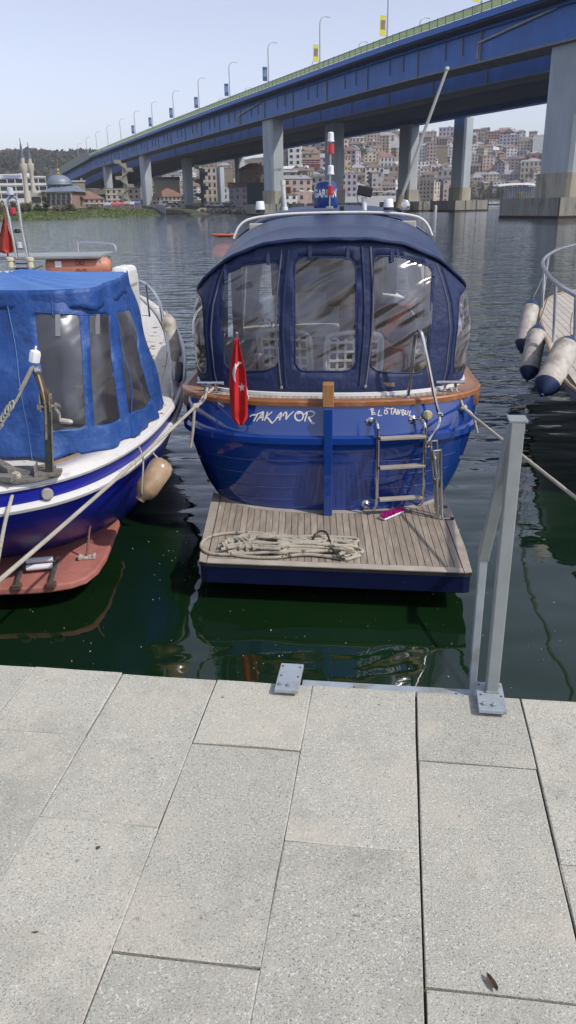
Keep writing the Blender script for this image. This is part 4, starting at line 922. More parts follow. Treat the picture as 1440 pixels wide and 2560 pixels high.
# ---- swim platform
PZ = .30
plat = thing('swim_platform', 'grey teak swim platform with navy edge at the stern of the blue launch', 'swim platform', B(0, -.5, PZ), -BTH)
UL, UR, VB, VF = -.97, .86, -1.0, .43
cl = [Bl(atz(492, 1405, PZ)), Bl(atz(1187, 1432, PZ)), Bl(atz(1112, 1234, PZ)), Bl(atz(533, 1232, PZ))]
def pl_u(f, v):  # left/right edge interpolation
    a_ = lerp(cl[0].x, cl[3].x, (v - cl[0].y) / (cl[3].y - cl[0].y)); b_ = lerp(cl[1].x, cl[2].x, (v - cl[1].y) / (cl[2].y - cl[1].y)); return lerp(a_, b_, f)
def pl_vb(f): return lerp(cl[0].y, cl[1].y, f)
def hull_f(f):
    v = .2
    for _ in range(8): v = hv(pl_u(f, v), PZ)
    return min(v, max(cl[2].y, cl[3].y))
def pedge(f, t):
    vb = pl_vb(f); vf = hull_f(f); v = lerp(vb, vf, t); return pl_u(f, v), v
outp = [pedge(i / 30, 0) for i in range(31)] + [pedge(1, j / 8) for j in range(1, 9)] + [pedge(1 - i / 40, 1) for i in range(1, 41)] + [pedge(0, 1 - j / 8) for j in range(1, 8)]
def rc(poly, r=.05):
    # rounded near corners
    o_ = []
    for u, v in poly:
        for cu, cv, sg in [(cl[0].x, cl[0].y, 1), (cl[1].x, cl[1].y, -1)]:
            if abs(u - cu) < r and abs(v - cv) < r:
                ax_ = cu + sg * r; ay_ = cv + r; dx, dy = u - ax_, v - ay_; L_ = max(abs(dx), abs(dy)); m_ = math.hypot(dx, dy)
                if m_ > r: u, v = ax_ + dx / m_ * r, ay_ + dy / m_ * r
        o_.append((u, v))
    return o_
op = [(p.x, p.y) for p in [B(u, v, 0) for u, v in rc(outp)]]
mb = MB(); mb.prism(op, PZ - .028, PZ - .006); body = mb.build('platform_board', CAULK, plat)
op2 = [(p.x, p.y) for p in [B(lerp(u, -.06, .006), v + .006 * (1 if v < -.9 else 0), 0) for u, v in rc(outp)]]
mb = MB(); mb.prism(op2, PZ - .155, PZ - .0285); mb.build('platform_edge', HULLD, plat, bevel=.008)
def piece(poly, name, mat, par, zt=PZ, th=.007):
    m_ = MB(); m_.prism([(p.x, p.y) for p in [B(u, v, 0) for u, v in poly]], zt - th, zt); return m_.build(name, mat, par)
mg_ = .062
fL = mg_ / (cl[1].x - cl[0].x); tB = .07
def pt(f, t): return pedge(f, t)
# margin boards: left, right, near, along the hull
tk = lambda f: .07 / (hull_f(f) - pl_vb(f))
bl = [pt(fL * 1.0 * 0, t) for t in (0, .25, .5, .75, 1)] + [pt(fL, t) for t in (1, .75, .5, .25, 0)]
piece(rc(bl), 'margin_board', TEAKL, body); piece(rc([pt(1, t) for t in (0, .25, .5, .75, 1)] + [pt(1 - fL, t) for t in (1, .75, .5, .25, 0)]), 'margin_board', TEAKL, body)
fa, fb = fL + .003, 1 - fL - .003
piece([pt(lerp(fa, fb, i / 20), .0) for i in range(21)] + [pt(lerp(fb, fa, i / 20), tk(lerp(fb, fa, i / 20))) for i in range(21)], 'margin_board', TEAKL, body)
piece([pt(lerp(fa, fb, i / 40), 1 - tk(lerp(fa, fb, i / 40)) * .85) for i in range(41)] + [pt(lerp(fb, fa, i / 40), 1) for i in range(41)], 'margin_board', TEAKL, body)
NP = 36
for i in range(NP):
    f0 = lerp(fa, fb, i / NP) + .0012; f1 = lerp(fa, fb, (i + 1) / NP) - .0012
    piece([pt(f0, tk(f0) + .004), pt(f1, tk(f1) + .004), pt(f1, 1 - tk(f1) * .9), pt(f0, 1 - tk(f0) * .9)], 'teak_plank', TEAK, body, PZ - .0008 + rnd.uniform(-.0006, .0006))

# ---- coiled mooring rope on the platform
ROPE = bpy.data.materials.new('braided_rope'); ROPE.use_nodes = True
def rope_mat(m, base, fleck, amt):
    n = m.node_tree.nodes; l = m.node_tree.links; p = n['Principled BSDF']; p.inputs['Roughness'].default_value = .85
    tc = n.new('ShaderNodeTexCoord'); nz = n.new('ShaderNodeTexNoise'); nz.inputs['Scale'].default_value = 26; nz.inputs['Detail'].default_value = 4; l.new(tc.outputs['Object'], nz.inputs[0])
    mr = n.new('ShaderNodeMapRange'); mr.inputs[1].default_value = .57; mr.inputs[2].default_value = .68; mr.inputs[4].default_value = amt; l.new(nz.outputs[0], mr.inputs[0])
    nb = n.new('ShaderNodeTexNoise'); nb.inputs['Scale'].default_value = 5; l.new(tc.outputs['Object'], nb.inputs[0])
    m0 = n.new('ShaderNodeMix'); m0.data_type = 'RGBA'; l.new(nb.outputs[0], m0.inputs[0]); m0.inputs[6].default_value = (*[c_ * .65 for c_ in base], 1); m0.inputs[7].default_value = (*[min(1, c_ * 1.35) for c_ in base], 1)
    mx = n.new('ShaderNodeMix'); mx.data_type = 'RGBA'; l.new(mr.outputs[0], mx.inputs[0]); l.new(m0.outputs[2], mx.inputs[6]); mx.inputs[7].default_value = (*fleck, 1); l.new(mx.outputs[2], p.inputs['Base Color'])
    wv = n.new('ShaderNodeTexNoise'); wv.inputs['Scale'].default_value = 170; l.new(tc.outputs['Object'], wv.inputs[0]); b = n.new('ShaderNodeBump'); b.inputs['Strength'].default_value = .8; b.inputs['Distance'].default_value = .004; l.new(wv.outputs[0], b.inputs['Height']); l.new(b.outputs[0], p.inputs['Normal'])
rope_mat(ROPE, (.37, .335, .265), (.04, .036, .028), .9)
MROPE = bpy.data.materials.new('mooring_rope'); MROPE.use_nodes = True; rope_mat(MROPE, (.40, .37, .30), (.22, .19, .14), .5)
BROPE = bpy.data.materials.new('black_cord'); BROPE.use_nodes = True; rope_mat(BROPE, (.02, .02, .018), (.25, .2, .06), .7)
cr = thing('coiled_rope', 'long hank of pale braided rope lying coiled on the teak platform', 'rope', atz(700, 1365, PZ), -BTH)
def PX(x, y, z): return atz(x, y, PZ + z)
rr_ = random.Random(21); strands = []
# outer loop on the left
strands.append([(860, 1362, .03), (760, 1345, .03), (640, 1332, .02), (560, 1334, .012), (518, 1345, .012), (503, 1362, .012), (512, 1378, .012), (545, 1386, .012), (620, 1384, .02), (700, 1378, .03), (780, 1368, .04), (840, 1356, .045), (880, 1352, .04)])
strands.append([(545, 1378, .012), (600, 1390, .012), (680, 1394, .014), (760, 1386, .018), (830, 1392, .016), (868, 1398, .014), (892, 1386, .016)])
for k_ in range(11):
    yl = 1348 + k_ * 3.2 + rr_.uniform(-3, 3); x0 = 548 + rr_.uniform(-6, 30); x1 = 872 + rr_.uniform(-8, 26); h0 = .014 + .018 * rr_.random() + (.03 if 2 < k_ < 8 else 0)
    strands.append([(x0, yl + 2, h0), (x0 + 60, yl - 4 + rr_.uniform(-3, 3), h0), (x0 + 140, yl - 1 + rr_.uniform(-4, 4), h0 + .01), (700, yl - 3 + rr_.uniform(-4, 4), h0 + .012), (780, yl - 5 + rr_.uniform(-4, 3), h0 + .012), (x1 - 40, yl - 3 + rr_.uniform(-4, 4), h0 + .006), (x1, yl + rr_.uniform(-2, 4), h0 - .002), (x1 + 8, yl + 7, h0 * .6), (x1 - 20, yl + 13 + rr_.uniform(-2, 2), h0 * .5)])
# tangled end, paler
for k_ in range(5):
    strands.append([(560 + k_ * 12, 1352 + rr_.uniform(-8, 8), .05), (600 + k_ * 10, 1338 + rr_.uniform(-4, 6), .065), (650 + k_ * 8, 1336 + rr_.uniform(-3, 8), .07), (690 + k_ * 9, 1344 + rr_.uniform(-4, 8), .065), (740 + k_ * 8, 1356 + rr_.uniform(-5, 5), .055)])
for k_ in range(3):
    strands.append([(560 + 15 * k_, 1366, .04), (575 + 15 * k_, 1346, .06), (596 + 12 * k_, 1352, .065), (600 + 18 * k_, 1372, .05)])
for st in strands:
    m_ = MB(); m_.tube(spline([PX(x, y, max(.012, z)) for x, y, z in st], 6), .0115, 8); m_.build('strand', ROPE, cr, smooth=True)
m_ = MB(); m_.tube(spline([PX(783, 1352, .04), PX(786, 1338, .07), PX(800, 1328, .085), PX(815, 1331, .08), PX(824, 1350, .075), PX(830, 1370, .06), PX(842, 1388, .04), PX(858, 1397, .02), PX(870, 1396, .015), PX(880, 1388, .02)], 6), .0075, 8); m_.build('tie_cord', BROPE, cr, smooth=True)
# ---- pink scrubbing brush
bb = thing('scrubbing_brush', 'bright pink scrubbing brush lying on the teak platform below the ladder', 'brush', PX(978, 1285, 0), -BTH)
p0, p1 = PX(955, 1297, .012), PX(1004, 1276, .012)
m_ = MB(); m_.bar(p0, p1, .055, .016); m_.build('brush_back', WHITEP, bb, bevel=.005)
m_ = MB(); d_ = (p1 - p0); sd_ = d_.normalized().cross(Vector((0, 0, 1))); r_ = random.Random(8)
for i in range(900):
    q = p0 + d_ * r_.random() + sd_ * r_.uniform(-.027, .027) + Vector((0, 0, .007)); t2 = q + Vector((r_.gauss(0, .006), r_.gauss(0, .006), r_.uniform(.026, .04))); w_ = Vector((r_.uniform(-1, 1), r_.uniform(-1, 1), 0)).normalized() * .002
    m_.add([q - w_, q + w_, t2], [(0, 1, 2)])
o_ = m_.build('bristles', M('magenta_bristle', (.50, .015, .26), .6, var=.3, scale=80), bb)
# ---- flag on its staff
fg = thing('national_flag', 'red flag with white crescent and star hanging limp from a short staff on the stern', 'flag', B(-.55, .1, 1.16), -BTH)
m_ = MB(); fs0 = atv(617, 1000, .10); fs1 = atv(592, 836, .06); m_.tube([fs0, fs1], .008, 8); stf = m_.build('flag_staff', CHROMED, fg, smooth=True)
m_ = MB(); m_.lathe([(.004, -.01), (.012, 0), (.013, .01), (.006, .02), (.001, .022)], fs1, (fs1 - fs0), 10); m_.build('finial', CHROMED, stf, smooth=True)
m_ = MB(); m_.tube([atv(614, 962, .08), atv(621, 1002, .07)], .009, 8); m_.build('staff_socket', CHROME, stf)
FLc = [((588, 846), (597, 846)), ((583, 870), (600, 868)), ((578, 900), (606, 895)), ((574, 940), (614, 930)), ((573, 970), (617, 965)), ((575, 1000), (618, 1000)), ((577, 1030), (620, 1030)), ((580, 1046), (619, 1045)), ((596, 1064), (609, 1062))]
def flag(a_, b_):
    f_ = b_ * (len(FLc) - 1); i = min(len(FLc) - 2, int(f_)); t = f_ - i
    l_ = [lerp(FLc[i][0][k_], FLc[i + 1][0][k_], t) for k_ in (0, 1)]; r2 = [lerp(FLc[i][1][k_], FLc[i + 1][1][k_], t) for k_ in (0, 1)]
    x = lerp(l_[0], r2[0], a_); y = lerp(l_[1], r2[1], a_)
    dep = -.035 + .017 * math.sin(a_ * 10 + b_ * 3.0) * min(1, b_ * 4) - .02 * b_ + .008 * math.sin(b_ * 14 + a_ * 3)
    return atv(x, y, dep)
m_ = MB(); m_.grid(flag, 26, 50); cloth = m_.build('flag_cloth', M('flag_red', (.46, .012, .014), .75, var=.12, scale=12), fg, smooth=True, angle=70, solid=.002)
def flagp(x, y):
    a_, b_ = inv_param(flag, (x, y), 0, 1, 0, 1); return a_, b_
def on_flag(poly, name):
    ab = [flagp(*q) for q in poly]; m_ = MB(); sheet(m_, ab, [], lambda a_, b_: flag(a_, b_) - _a * .0035, .03); m_.build(name, M('flag_white', (.75, .74, .72), .75), cloth, smooth=True)
on_flag([(606, 906), (597, 903), (589, 908), (583, 920), (581, 934), (584, 948), (590, 957), (589, 948), (588, 936), (590, 924), (595, 914), (600, 910)], 'crescent')
st_ = []
for i in range(10):
    a_ = math.pi / 2 + i * math.pi / 5; q = 11 if i % 2 == 0 else 4.6; st_.append((605 + q * .85 * math.cos(a_ + .1), 968 - q * 1.15 * math.sin(a_ + .1)))
on_flag(st_, 'star')
# ---- mooring ropes of the launch
def rope(name, label, pts, r=.0115, mat=MROPE, knots=(), tails=()):
    t_ = thing(name, label, 'rope', pts[-1]); m_ = MB(); m_.tube(spline(pts, 8), r, 8); m_.build('rope_line', mat, t_, smooth=True)
    for k_ in knots:
        m_ = MB(); rk = random.Random(int(abs(k_.x) * 1000))
        for q in range(3):
            ax = Vector((rk.uniform(-1, 1), rk.uniform(-1, 1), rk.uniform(-1, 1))).normalized(); x_ = ax.orthogonal().normalized(); y_ = ax.cross(x_)
            m_.tube([k_ + (x_ * math.cos(a_ * .785) + y_ * math.sin(a_ * .785)) * r * 1.9 for a_ in range(8)], r * .95, 8, closed=True)
        m_.build('knot', mat, t_, smooth=True)
    for tl in tails: m_ = MB(); m_.tube(spline(tl, 6), r * .95, 8); m_.build('rope_tail', mat, t_, smooth=True)
    return t_
kl = atv(487, 1018, .05); cll = B(CLL.x, CLL.y, 1.19)
endl = atz(-420, 1802, QZ + .02)
def quaypt(px, py): return atz(px, py, QZ + .02)
el_ = quaypt(-230, 1645)
rope('mooring_rope', 'pale mooring rope running from the left stern cleat down across the left boat', [cll + _b * .02, lerp(cll, kl, .5), kl, lerp(kl, el_, .33) + Vector((0, 0, -.015)), lerp(kl, el_, .66) + Vector((0, 0, -.015)), el_], knots=[kl], tails=[[kl, atv(484, 1050, .03), atv(482, 1080, .02), atv(476, 1118, .02)], [cll - _b * .03, atv(510, 1000, .12), kl]])
kr = atv(1158, 1020, .22); clr = B(CLR.x, CLR.y, 1.19)
er_ = atz(2150, 1790, QZ + .02)
rope('mooring_rope', 'pale mooring rope running from the right stern cleat down behind the steel post', [clr + _b * .0, lerp(clr, kr, .5), kr, lerp(kr, er_, .33) + Vector((0, 0, -.012)), lerp(kr, er_, .66) + Vector((0, 0, -.012)), er_], knots=[kr], tails=[[kr, atv(1176, 1032, .22), atv(1186, 1050, .22), atv(1190, 1068, .22), atv(1193, 1082, .22)], [clr + _b * .04, lerp(clr + _b * .04, kr, .6) + Vector((0, 0, .01)), kr]])
# ================================================================== LEFT BOAT (older blue wooden boat)
LX = -2.15
HG = [(0, 4.06), (.25, 4.09), (.49, 4.18), (.75, 4.34), (.95, 4.6), (1.10, 5.0), (1.19, 5.5), (1.235, 6.2), (1.20, 7.0), (1.10, 8.0), (.92, 9.0), (.62, 10.1), (.25, 11.0), (.0, 11.4)]
def lsheer(y): return 1.0 + .0085 * max(0, y - 5.0) ** 2
def lring(inset, dz, stern=0.0):
    """half outline moved inwards; stern shifts the after end forward"""
    o_ = []
    for x, y in HG:
        y2 = y + stern * smoothstep(7.5, 4.0, y); x2 = max(0, x - inset * (x / 1.2) ** .5 if x > 0 else 0); o_.append((x2, y2))
    return o_
def lfull(inset, z, stern=0.0, rel=True):
    h_ = spline([Vector((x, y, 0)) for x, y in lring(inset, 0, stern)], 4); pts = [(p.x, p.y) for p in h_]
    allp = [(-x, y) for x, y in reversed(pts[1:])] + pts
    return [Vector((LX + x, y, (lsheer(y) - 1.0 + z) if rel else z)) for x, y in allp]
LBLUE = M('left_hull_blue', (0.010, 0.016, 0.30), 0.36, var=.1, scale=3, stain=(.03, .04, .2), stain_scale=4, stain_lo=.6, stain_hi=.8)
LRED = M('antifoul_red', (0.40, 0.15, 0.12), 0.8, var=.16, scale=5, stain=(.30, .11, .09), stain_scale=6, stain_lo=.5, stain_hi=.72, bump=.15, bscale=40)
LWHITE = M('worn_white_paint', (0.60, 0.58, 0.55), 0.55, var=.10, scale=6, stain=(0.20, 0.13, 0.085), stain_scale=6, stain_lo=.60, stain_hi=.63, bump=.3, bscale=14)
LWHITE2 = M('white_rubbing_strake', (0.66, 0.65, 0.63), 0.4, var=.06, scale=5, stain=(.4, .37, .33), stain_scale=7, stain_lo=.6, stain_hi=.75)
lb = lb_boat = thing('wooden_boat', 'older blue wooden boat with white gunwale and red stern platform left of the launch', 'boat', (LX, 4.3, 0))
rows = [lfull(0, .985), lfull(.02, .90), lfull(.05, .80, .03), lfull(.10, .62, .18), lfull(.18, .42, .48), lfull(.30, .22, .85, False), lfull(.42, .05, 1.15, False), lfull(.62, -.25, 1.5, False)]
K = len(rows[0]); mb = MB(); mb.add([p for r_ in rows for p in r_], [(i * K + j, (i + 1) * K + j, (i + 1) * K + j + 1, i * K + j + 1) for i in range(len(rows) - 1) for j in range(K - 1)])
lh = mb.build('hull', LBLUE, lb, smooth=True, angle=60)
def lmould(name, z, inset, stern, r, mat, par):
    m_ = MB(); m_.tube(lfull(inset, z, stern), r, 8); return m_.build(name, mat, par, smooth=True)
lmould('gunwale_edge', 1.0, -.005, 0, .024, LWHITE2, lh); lmould('rubbing_strake', .862, .012, .012, .030, LWHITE2, lh)
a_ = lfull(0, 1.012); b_ = lfull(.17, 1.02, .16); mb = MB(); mb.add(a_ + b_, [(j, j + 1, K + j + 1, K + j) for j in range(K - 1)]); mb.build('gunwale_board', LWHITE, lb, smooth=True, solid=.022)
a_ = [p for p in lfull(.165, 1.03, .155) if p.y < 5.7]; mb = MB(); mb.tube(a_, .014, 6); mb.build('coaming_edge', M('bare_wood_edge', (.22, .14, .08), .8, var=.3, scale=10), lb)
b_ = lfull(.18, 1.0, .17); c_ = [Vector((LX, p.y, p.z)) for p in b_]; mb = MB(); mb.add(b_ + c_, [(j, j + 1, K + j + 1, K + j) for j in range(K - 1)]); mb.build('deck', LWHITE, lb, solid=.02)
# dark weathered stern board by the davit
mb = MB(); pts = [atz(-40, 1200, 1.045), atz(20, 1208, 1.045), atz(90, 1200, 1.045), atz(145, 1188, 1.045), atz(140, 1165, 1.045), atz(60, 1166, 1.045), atz(-40, 1168, 1.045)]
mb.prism([(p.x, p.y) for p in pts], 1.036, 1.05); mb.build('stern_plank', M('grey_weathered_wood', (.16, .15, .135), .85, var=.35, scale=9, stretch=(1, 5, 1), bump=.4, bscale=40), lb)
# hull fitting
p = atz(122, 1238, .885); m_ = MB(); m_.lathe([(.030, -.01), (.036, .0), (.036, .045), (.030, .052), (.004, .052)], Vector((-1.445, 4.335, .925)), Vector((.45, -1, .05)), 18); m_.build('exhaust_cap', M('grey_rubber_cap', (.34, .32, .29), .7, var=.15, scale=30), lh, smooth=True, angle=45)
# stern platform
RZ = .20
oute = [atz(x, y, RZ) for x, y in [(-60, 1476), (0, 1472), (60, 1470), (120, 1466), (175, 1457), (215, 1444), (245, 1420), (266, 1388), (283, 1345), (299, 1303)]]
inn = [atz(300, 1296, RZ), atz(150, 1338, RZ), atz(0, 1366, RZ)]
rt = [(p.x - LX, p.y) for p in oute]; rt = [(x, y) for x, y in rt if x > 0]
poly = [(LX - x, y) for x, y in reversed(rt)] + [(LX + x, y) for x, y in rt] + [(LX + .70, 5.95), (LX - .70, 5.95)]
mb = MB(); mb.prism(poly[::-1], RZ - .05, RZ); pf = mb.build('stern_platform', LRED, lb, bevel=.012)
# ladder frame lying on the platform with white roller treads
lf_ = thing('platform_ladder', 'short folded ladder with white treads lying on the red platform', 'ladder', atz(95, 1440, RZ))
DARKT = M('tarnished_tube', (.10, .10, .095), .5, metal=.4, var=.4, scale=30)
for (x0, y0), (x1, y1) in [((38, 1466), (61, 1402)), ((124, 1462), (144, 1396))]:
    m_ = MB(); m_.tube([atz(x0, y0, RZ + .02), atz(x1, y1, RZ + .035)], .016, 8); m_.build('side_rail', DARKT, lf_, smooth=True)
for y_, z_ in [(1400, .05), (1417, .045)]:
    m_ = MB(); m_.tube([atz(66, y_ + 3, RZ + z_), atz(132, y_ - 3, RZ + z_)], .021, 12); m_.build('tread', WHITEP, lf_, smooth=True)
m_ = MB(); m_.box(atz(42, 1466, RZ + .01), (.06, .05, .04)); m_.box(atz(128, 1462, RZ + .01), (.06, .05, .04)); m_.build('hinge', RUSTY, lf_, bevel=.006)
# stay rod and cleat
sr = thing('platform_stay', 'rusty stay rod from the blue hull down to a cleat on the red platform', 'stay rod', atz(217, 1392, RZ))
p0 = atz(217, 1390, RZ + .02); p1 = aty(230, 1262, p0.y + .02); m_ = MB(); m_.tube([p0, p1], .0085, 8); m_.build('rod', M('rust_pink', (.26, .14, .11), .8, var=.3, scale=20), sr, smooth=True)
m_ = MB(); m_.box(atz(217, 1393, RZ + .012), (.105, .05, .022)); m_.box(atz(199, 1393, RZ + .02), (.02, .055, .03)); m_.box(atz(235, 1390, RZ + .02), (.02, .055, .03)); m_.build('cleat', M('barnacled', (.42, .38, .33), .9, var=.4, scale=50, bump=.8, bscale=60), sr, bevel=.006)
m_ = MB(); m_.box(p1 + Vector((0, .02, .01)), (.03, .06, .04)); m_.build('eye_plate', RUSTY, sr, bevel=.004)

# ---- blue canvas tent over the left boat
def tent_base(): return [(-LX * 0 - 3.29, 6.1), (-3.25, 5.6), (-3.16, 5.15), (-2.95, 4.82), (-2.4, 4.70), (-1.86, 4.74), (-1.49, 4.66), (-1.24, 4.82), (-1.06, 5.12), (-.995, 5.45), (-.985, 5.8), (-.99, 6.08)]
TB = [Vector((x, y, 0)) for x, y in tent_base()]
TT = [Vector((x, y, 0)) for x, y in [(-3.0, 6.4), (-2.98, 6.0), (-2.9, 5.6), (-2.7, 5.15), (-2.3, 5.0), (-1.84, 4.99), (-1.42, 4.93), (-1.25, 5.02), (-1.20, 5.30), (-1.20, 5.65), (-1.22, 6.0), (-1.26, 6.4)]]
TBs = spline(TB, 8); TTs = spline(TT, 8); TN = len(TBs) - 1
def tent(s, h):
    f_ = max(0, min(1, s)) * TN; i = min(TN - 1, int(f_)); t = f_ - i
    p = lerp(TBs[i], TBs[i + 1], t); q = lerp(TTs[i], TTs[i + 1], t)
    z0 = 1.03 + .0085 * max(0, p.y - 5) ** 2; z1 = 2.02
    pos = lerp(p, q, h); pos.z = lerp(z0, z1, h)
    tan = (TBs[min(i + 1, TN)] - TBs[i]); nn = Vector((tan.y, -tan.x, 0)).normalized()
    w = .020 * math.sin(s * 96 + math.sin(h * 5) * 1.3) * (1 - h) * .8 + .012 * math.sin(s * 41 + h * 6) + .010 * math.sin(h * 13 + s * 30) + .025 * math.sin(h * math.pi) + .02 * (1 - h) ** 6 * math.sin(s * 60)
    return pos + nn * w
TCAN = M('faded_blue_tarp', (0.013, 0.060, 0.235), 0.55, var=.2, scale=4, bump=.45, bscale=9, stain=(0.045, 0.115, 0.32), stain_scale=3, stain_lo=.5, stain_hi=.75)
TVIN = vinyl('cloudy_vinyl', 0.04, (.08, .085, .09), .012, .3)
tt_ = thing('canvas_tent', 'wrinkled bright blue tarpaulin tent with cloudy windows on the left boat', 'canopy', (LX, 5.5, 1.03))
def tpoly(px, r=.12): return [inv_param(tent, q, .35, 1, 0, 1) for q in round_poly(px, r, 3)]
tw = [tpoly([(88, 786), (197, 786), (205, 900), (214, 1070), (128, 1078), (100, 900)]), tpoly([(222, 786), (272, 784), (278, 900), (300, 1050), (236, 1066), (226, 900)]), tpoly([(292, 780), (322, 774), (345, 880), (376, 1002), (322, 1036), (305, 900)])]
tw.append(round_poly([(.32, .22), (.44, .22), (.44, .86), (.32, .86)], .1, 3))
o_ = [(i / 80, 0.0) for i in range(81)] + [(1 - i / 80, 1.0) for i in range(81)]
mb = MB(); sheet(mb, o_, tw, tent, .018); tw_ = mb.build('tarp_wall', TCAN, tt_, smooth=True, angle=70, solid=.006)
for h_ in tw: mb = MB(); sheet(mb, h_, [], tent, .02); mb.build('vinyl_window', TVIN, tt_, smooth=True, angle=80)
# roof and valance
def troof(i, j):
    s = lerp(.0, 1.0, i); e = tent(s, 1.0); c_ = Vector((LX + (e.x - LX) * .0, 6.0, 2.02)); t = j
    p = lerp(e, Vector((LX + (e.x - LX) * .15, lerp(e.y, 6.15, .85), 0)), t); p.z = 2.025 + .05 * math.sin(t * math.pi / 2) + .006 * math.sin(i * 70 + t * 5) - .02 * math.sin(t * math.pi)
    return p
mb = MB(); mb.grid(troof, 88, 10); mb.build('tarp_roof', M('sunlit_tarp_roof', (0.045, 0.16, 0.46), 0.42, var=.14, scale=3, bump=.25, bscale=7), tt_, smooth=True, angle=70)  # sunlight on the top painted in as a paler blue than the walls
mb = MB(); mb.grid(lambda i, j: tent(i, 1.0) + Vector((0, 0, .02 - j * (.125 + .012 * math.sin(i * 50)))) + (tent(i, 1.0) - Vector((LX, 6.0, 2.02))).normalized() * (.022 + .012 * j + .004 * math.sin(i * 120)), 110, 4)
mb.build('valance', TCAN, tt_, smooth=True, angle=70, solid=.005)
def tseam(px0, px1, r=.004, mat=TCAN):
    a_ = inv_param(tent, px0, .3, 1, 0, 1); b_ = inv_param(tent, px1, .3, 1, 0, 1); m_ = MB(); m_.tube([tent(lerp(a_[0], b_[0], i / 20), lerp(a_[1], b_[1], i / 20)) + Vector((0, -.006, 0)) for i in range(21)], r, 5); m_.build('seam', mat, tw_, smooth=True)
tseam((18, 745), (82, 1150), .003, M('seam_thread', (.10, .19, .38), .8)); tseam((205, 790), (222, 1090), .006); tseam((130, 745), (135, 790)); tseam((280, 750), (330, 1090), .005); tseam((90, 780), (330, 770), .003)
for x, y0, y1 in [(146, 785, 840), (245, 785, 835)]:
    a_ = inv_param(tent, (x, y0), .3, 1, 0, 1); b_ = inv_param(tent, (x, y1), .3, 1, 0, 1); m_ = MB(); m_.bar(tent(*a_) + Vector((0, -.012, 0)), tent(*b_) + Vector((0, -.012, 0)), .03, .005, up=(0, 1, 0)); m_.build('strap', M('grey_strap', (.2, .21, .23), .7), tw_)

# ---- stern davit with crank
dv = thing('stern_davit', 'rusty hand winch davit with crank handle on the stern of the left boat', 'winch', atz(122, 1185, 1.04))
db = atz(122, 1187, 1.045); Yd = db.y; WMET = M('weathered_metal', (.27, .245, .20), .55, metal=.35, var=.35, scale=22, stain=(.12, .085, .05), stain_scale=18, stain_lo=.5, stain_hi=.7)
DK = M('dark_green_steel', (.035, .045, .038), .5, var=.4, scale=20)
def dp(x, y, dy=0): return aty(x, y, Yd + dy)
m_ = MB(); m_.box(db + Vector((0, 0, .012)), (.15, .10, .02), R(8)); m_.box(db + Vector((-.07, 0, .035)), (.008, .1, .06), R(8)); m_.build('base_plate', WMET, dv, bevel=.003)
m_ = MB(); m_.bar(dp(124, 1184), dp(119, 1005), .040, .040, up=(0, 1, 0)); m_.build('upright', DK, dv, bevel=.004)
m_ = MB(); m_.bar(dp(116, 1100, -.022), dp(114, 1012, -.024), .012, .006, up=(0, 1, 0)); m_.bar(dp(133, 1180, -.018), dp(128, 1010, -.018), .006, .012, up=(0, 1, 0)); m_.build('upright_flange', WMET, dv)
m_ = MB(); m_.bar(dp(122, 1010), dp(110, 975), .045, .05, up=(0, 1, 0)); m_.bar(dp(112, 985), dp(90, 925), .032, .045, up=(0, 1, 0)); m_.build('wooden_arm', M('old_dark_wood', (.10, .065, .035), .8, var=.35, scale=14, stretch=(3, 3, 1), bump=.5, bscale=60), dv, bevel=.005)
for x0 in (104, 127): m_ = MB(); m_.bar(dp(x0, 1028, -.005), dp(x0 - (4 if x0 < 110 else 2), 985, -.005), .007, .05, up=(0, 1, 0)); m_.build('side_plate', WMET, dv, bevel=.002)
m_ = MB(); m_.tube([dp(94, 1018, -.01), dp(150, 1015, -.01)], .011, 8); m_.lathe([(.022, -.006), (.022, .006)], dp(98, 1018, -.01), (1, 0, 0), 6); m_.lathe([(.022, -.006), (.022, .006)], dp(141, 1016, -.01), (1, 0, 0), 6); m_.build('axle', WMET, dv)
m_ = MB(); m_.tube([dp(138, 1020, -.02), dp(148, 1035, -.025), dp(150, 1054, -.028)], .009, 8); m_.build('crank_arm', WMET, dv, smooth=True)
m_ = MB(); m_.tube([dp(151, 1053, -.03), dp(156, 1052, -.03), dp(176, 1055, -.035), dp(182, 1056, -.035)], [.013, .016, .015, .008], 10); m_.build('crank_handle', M('worn_handle', (.42, .40, .36), .45, var=.2, scale=30), dv, smooth=True)
m_ = MB(); m_.lathe([(.026, -.012), (.026, .012)], dp(93, 926, -.01), (1, .2, 0), 14); m_.lathe([(.012, -.01), (.012, .01)], dp(99, 927, -.02), (1, 0, 0), 10); m_.build('sheave', BOLT, dv, smooth=True)
m_ = MB(); m_.tube(spline([dp(84, 915, -.02), dp(62, 960, -.02), dp(38, 1006, -.02), (dp(15, 1042, -.02))], 4), .008, 6); m_.tube([dp(80, 918, -.02), dp(58, 962, -.02), dp(50, 975, -.02)], .010, 6); m_.tube(spline([dp(90, 920, -.02), dp(104, 965, -.02), dp(112, 1000, -.02), dp(112, 1010, -.02)], 4), .007, 6)
m_.build('fall_rope', MROPE, dv, smooth=True)
m_ = MB()
for i in range(6): p = dp(28 - 6 * i + rnd.uniform(-3, 3), 1015 + 9 * i, -.03); m_.tube([p + Vector((.02 * math.cos(a_), .012 * math.sin(a_), .028 * math.sin(a_ + .6))) for a_ in [k_ * .9 for k_ in range(7)]], .0065, 6, closed=True)
m_.build('rope_bundle', M('grey_rope', (.33, .32, .28), .9, var=.2, scale=30), dv, smooth=True)
jb = thing('white_bottle', 'white plastic bottle stuck upside down over the davit tip', 'bottle', dp(87, 908, -.005))
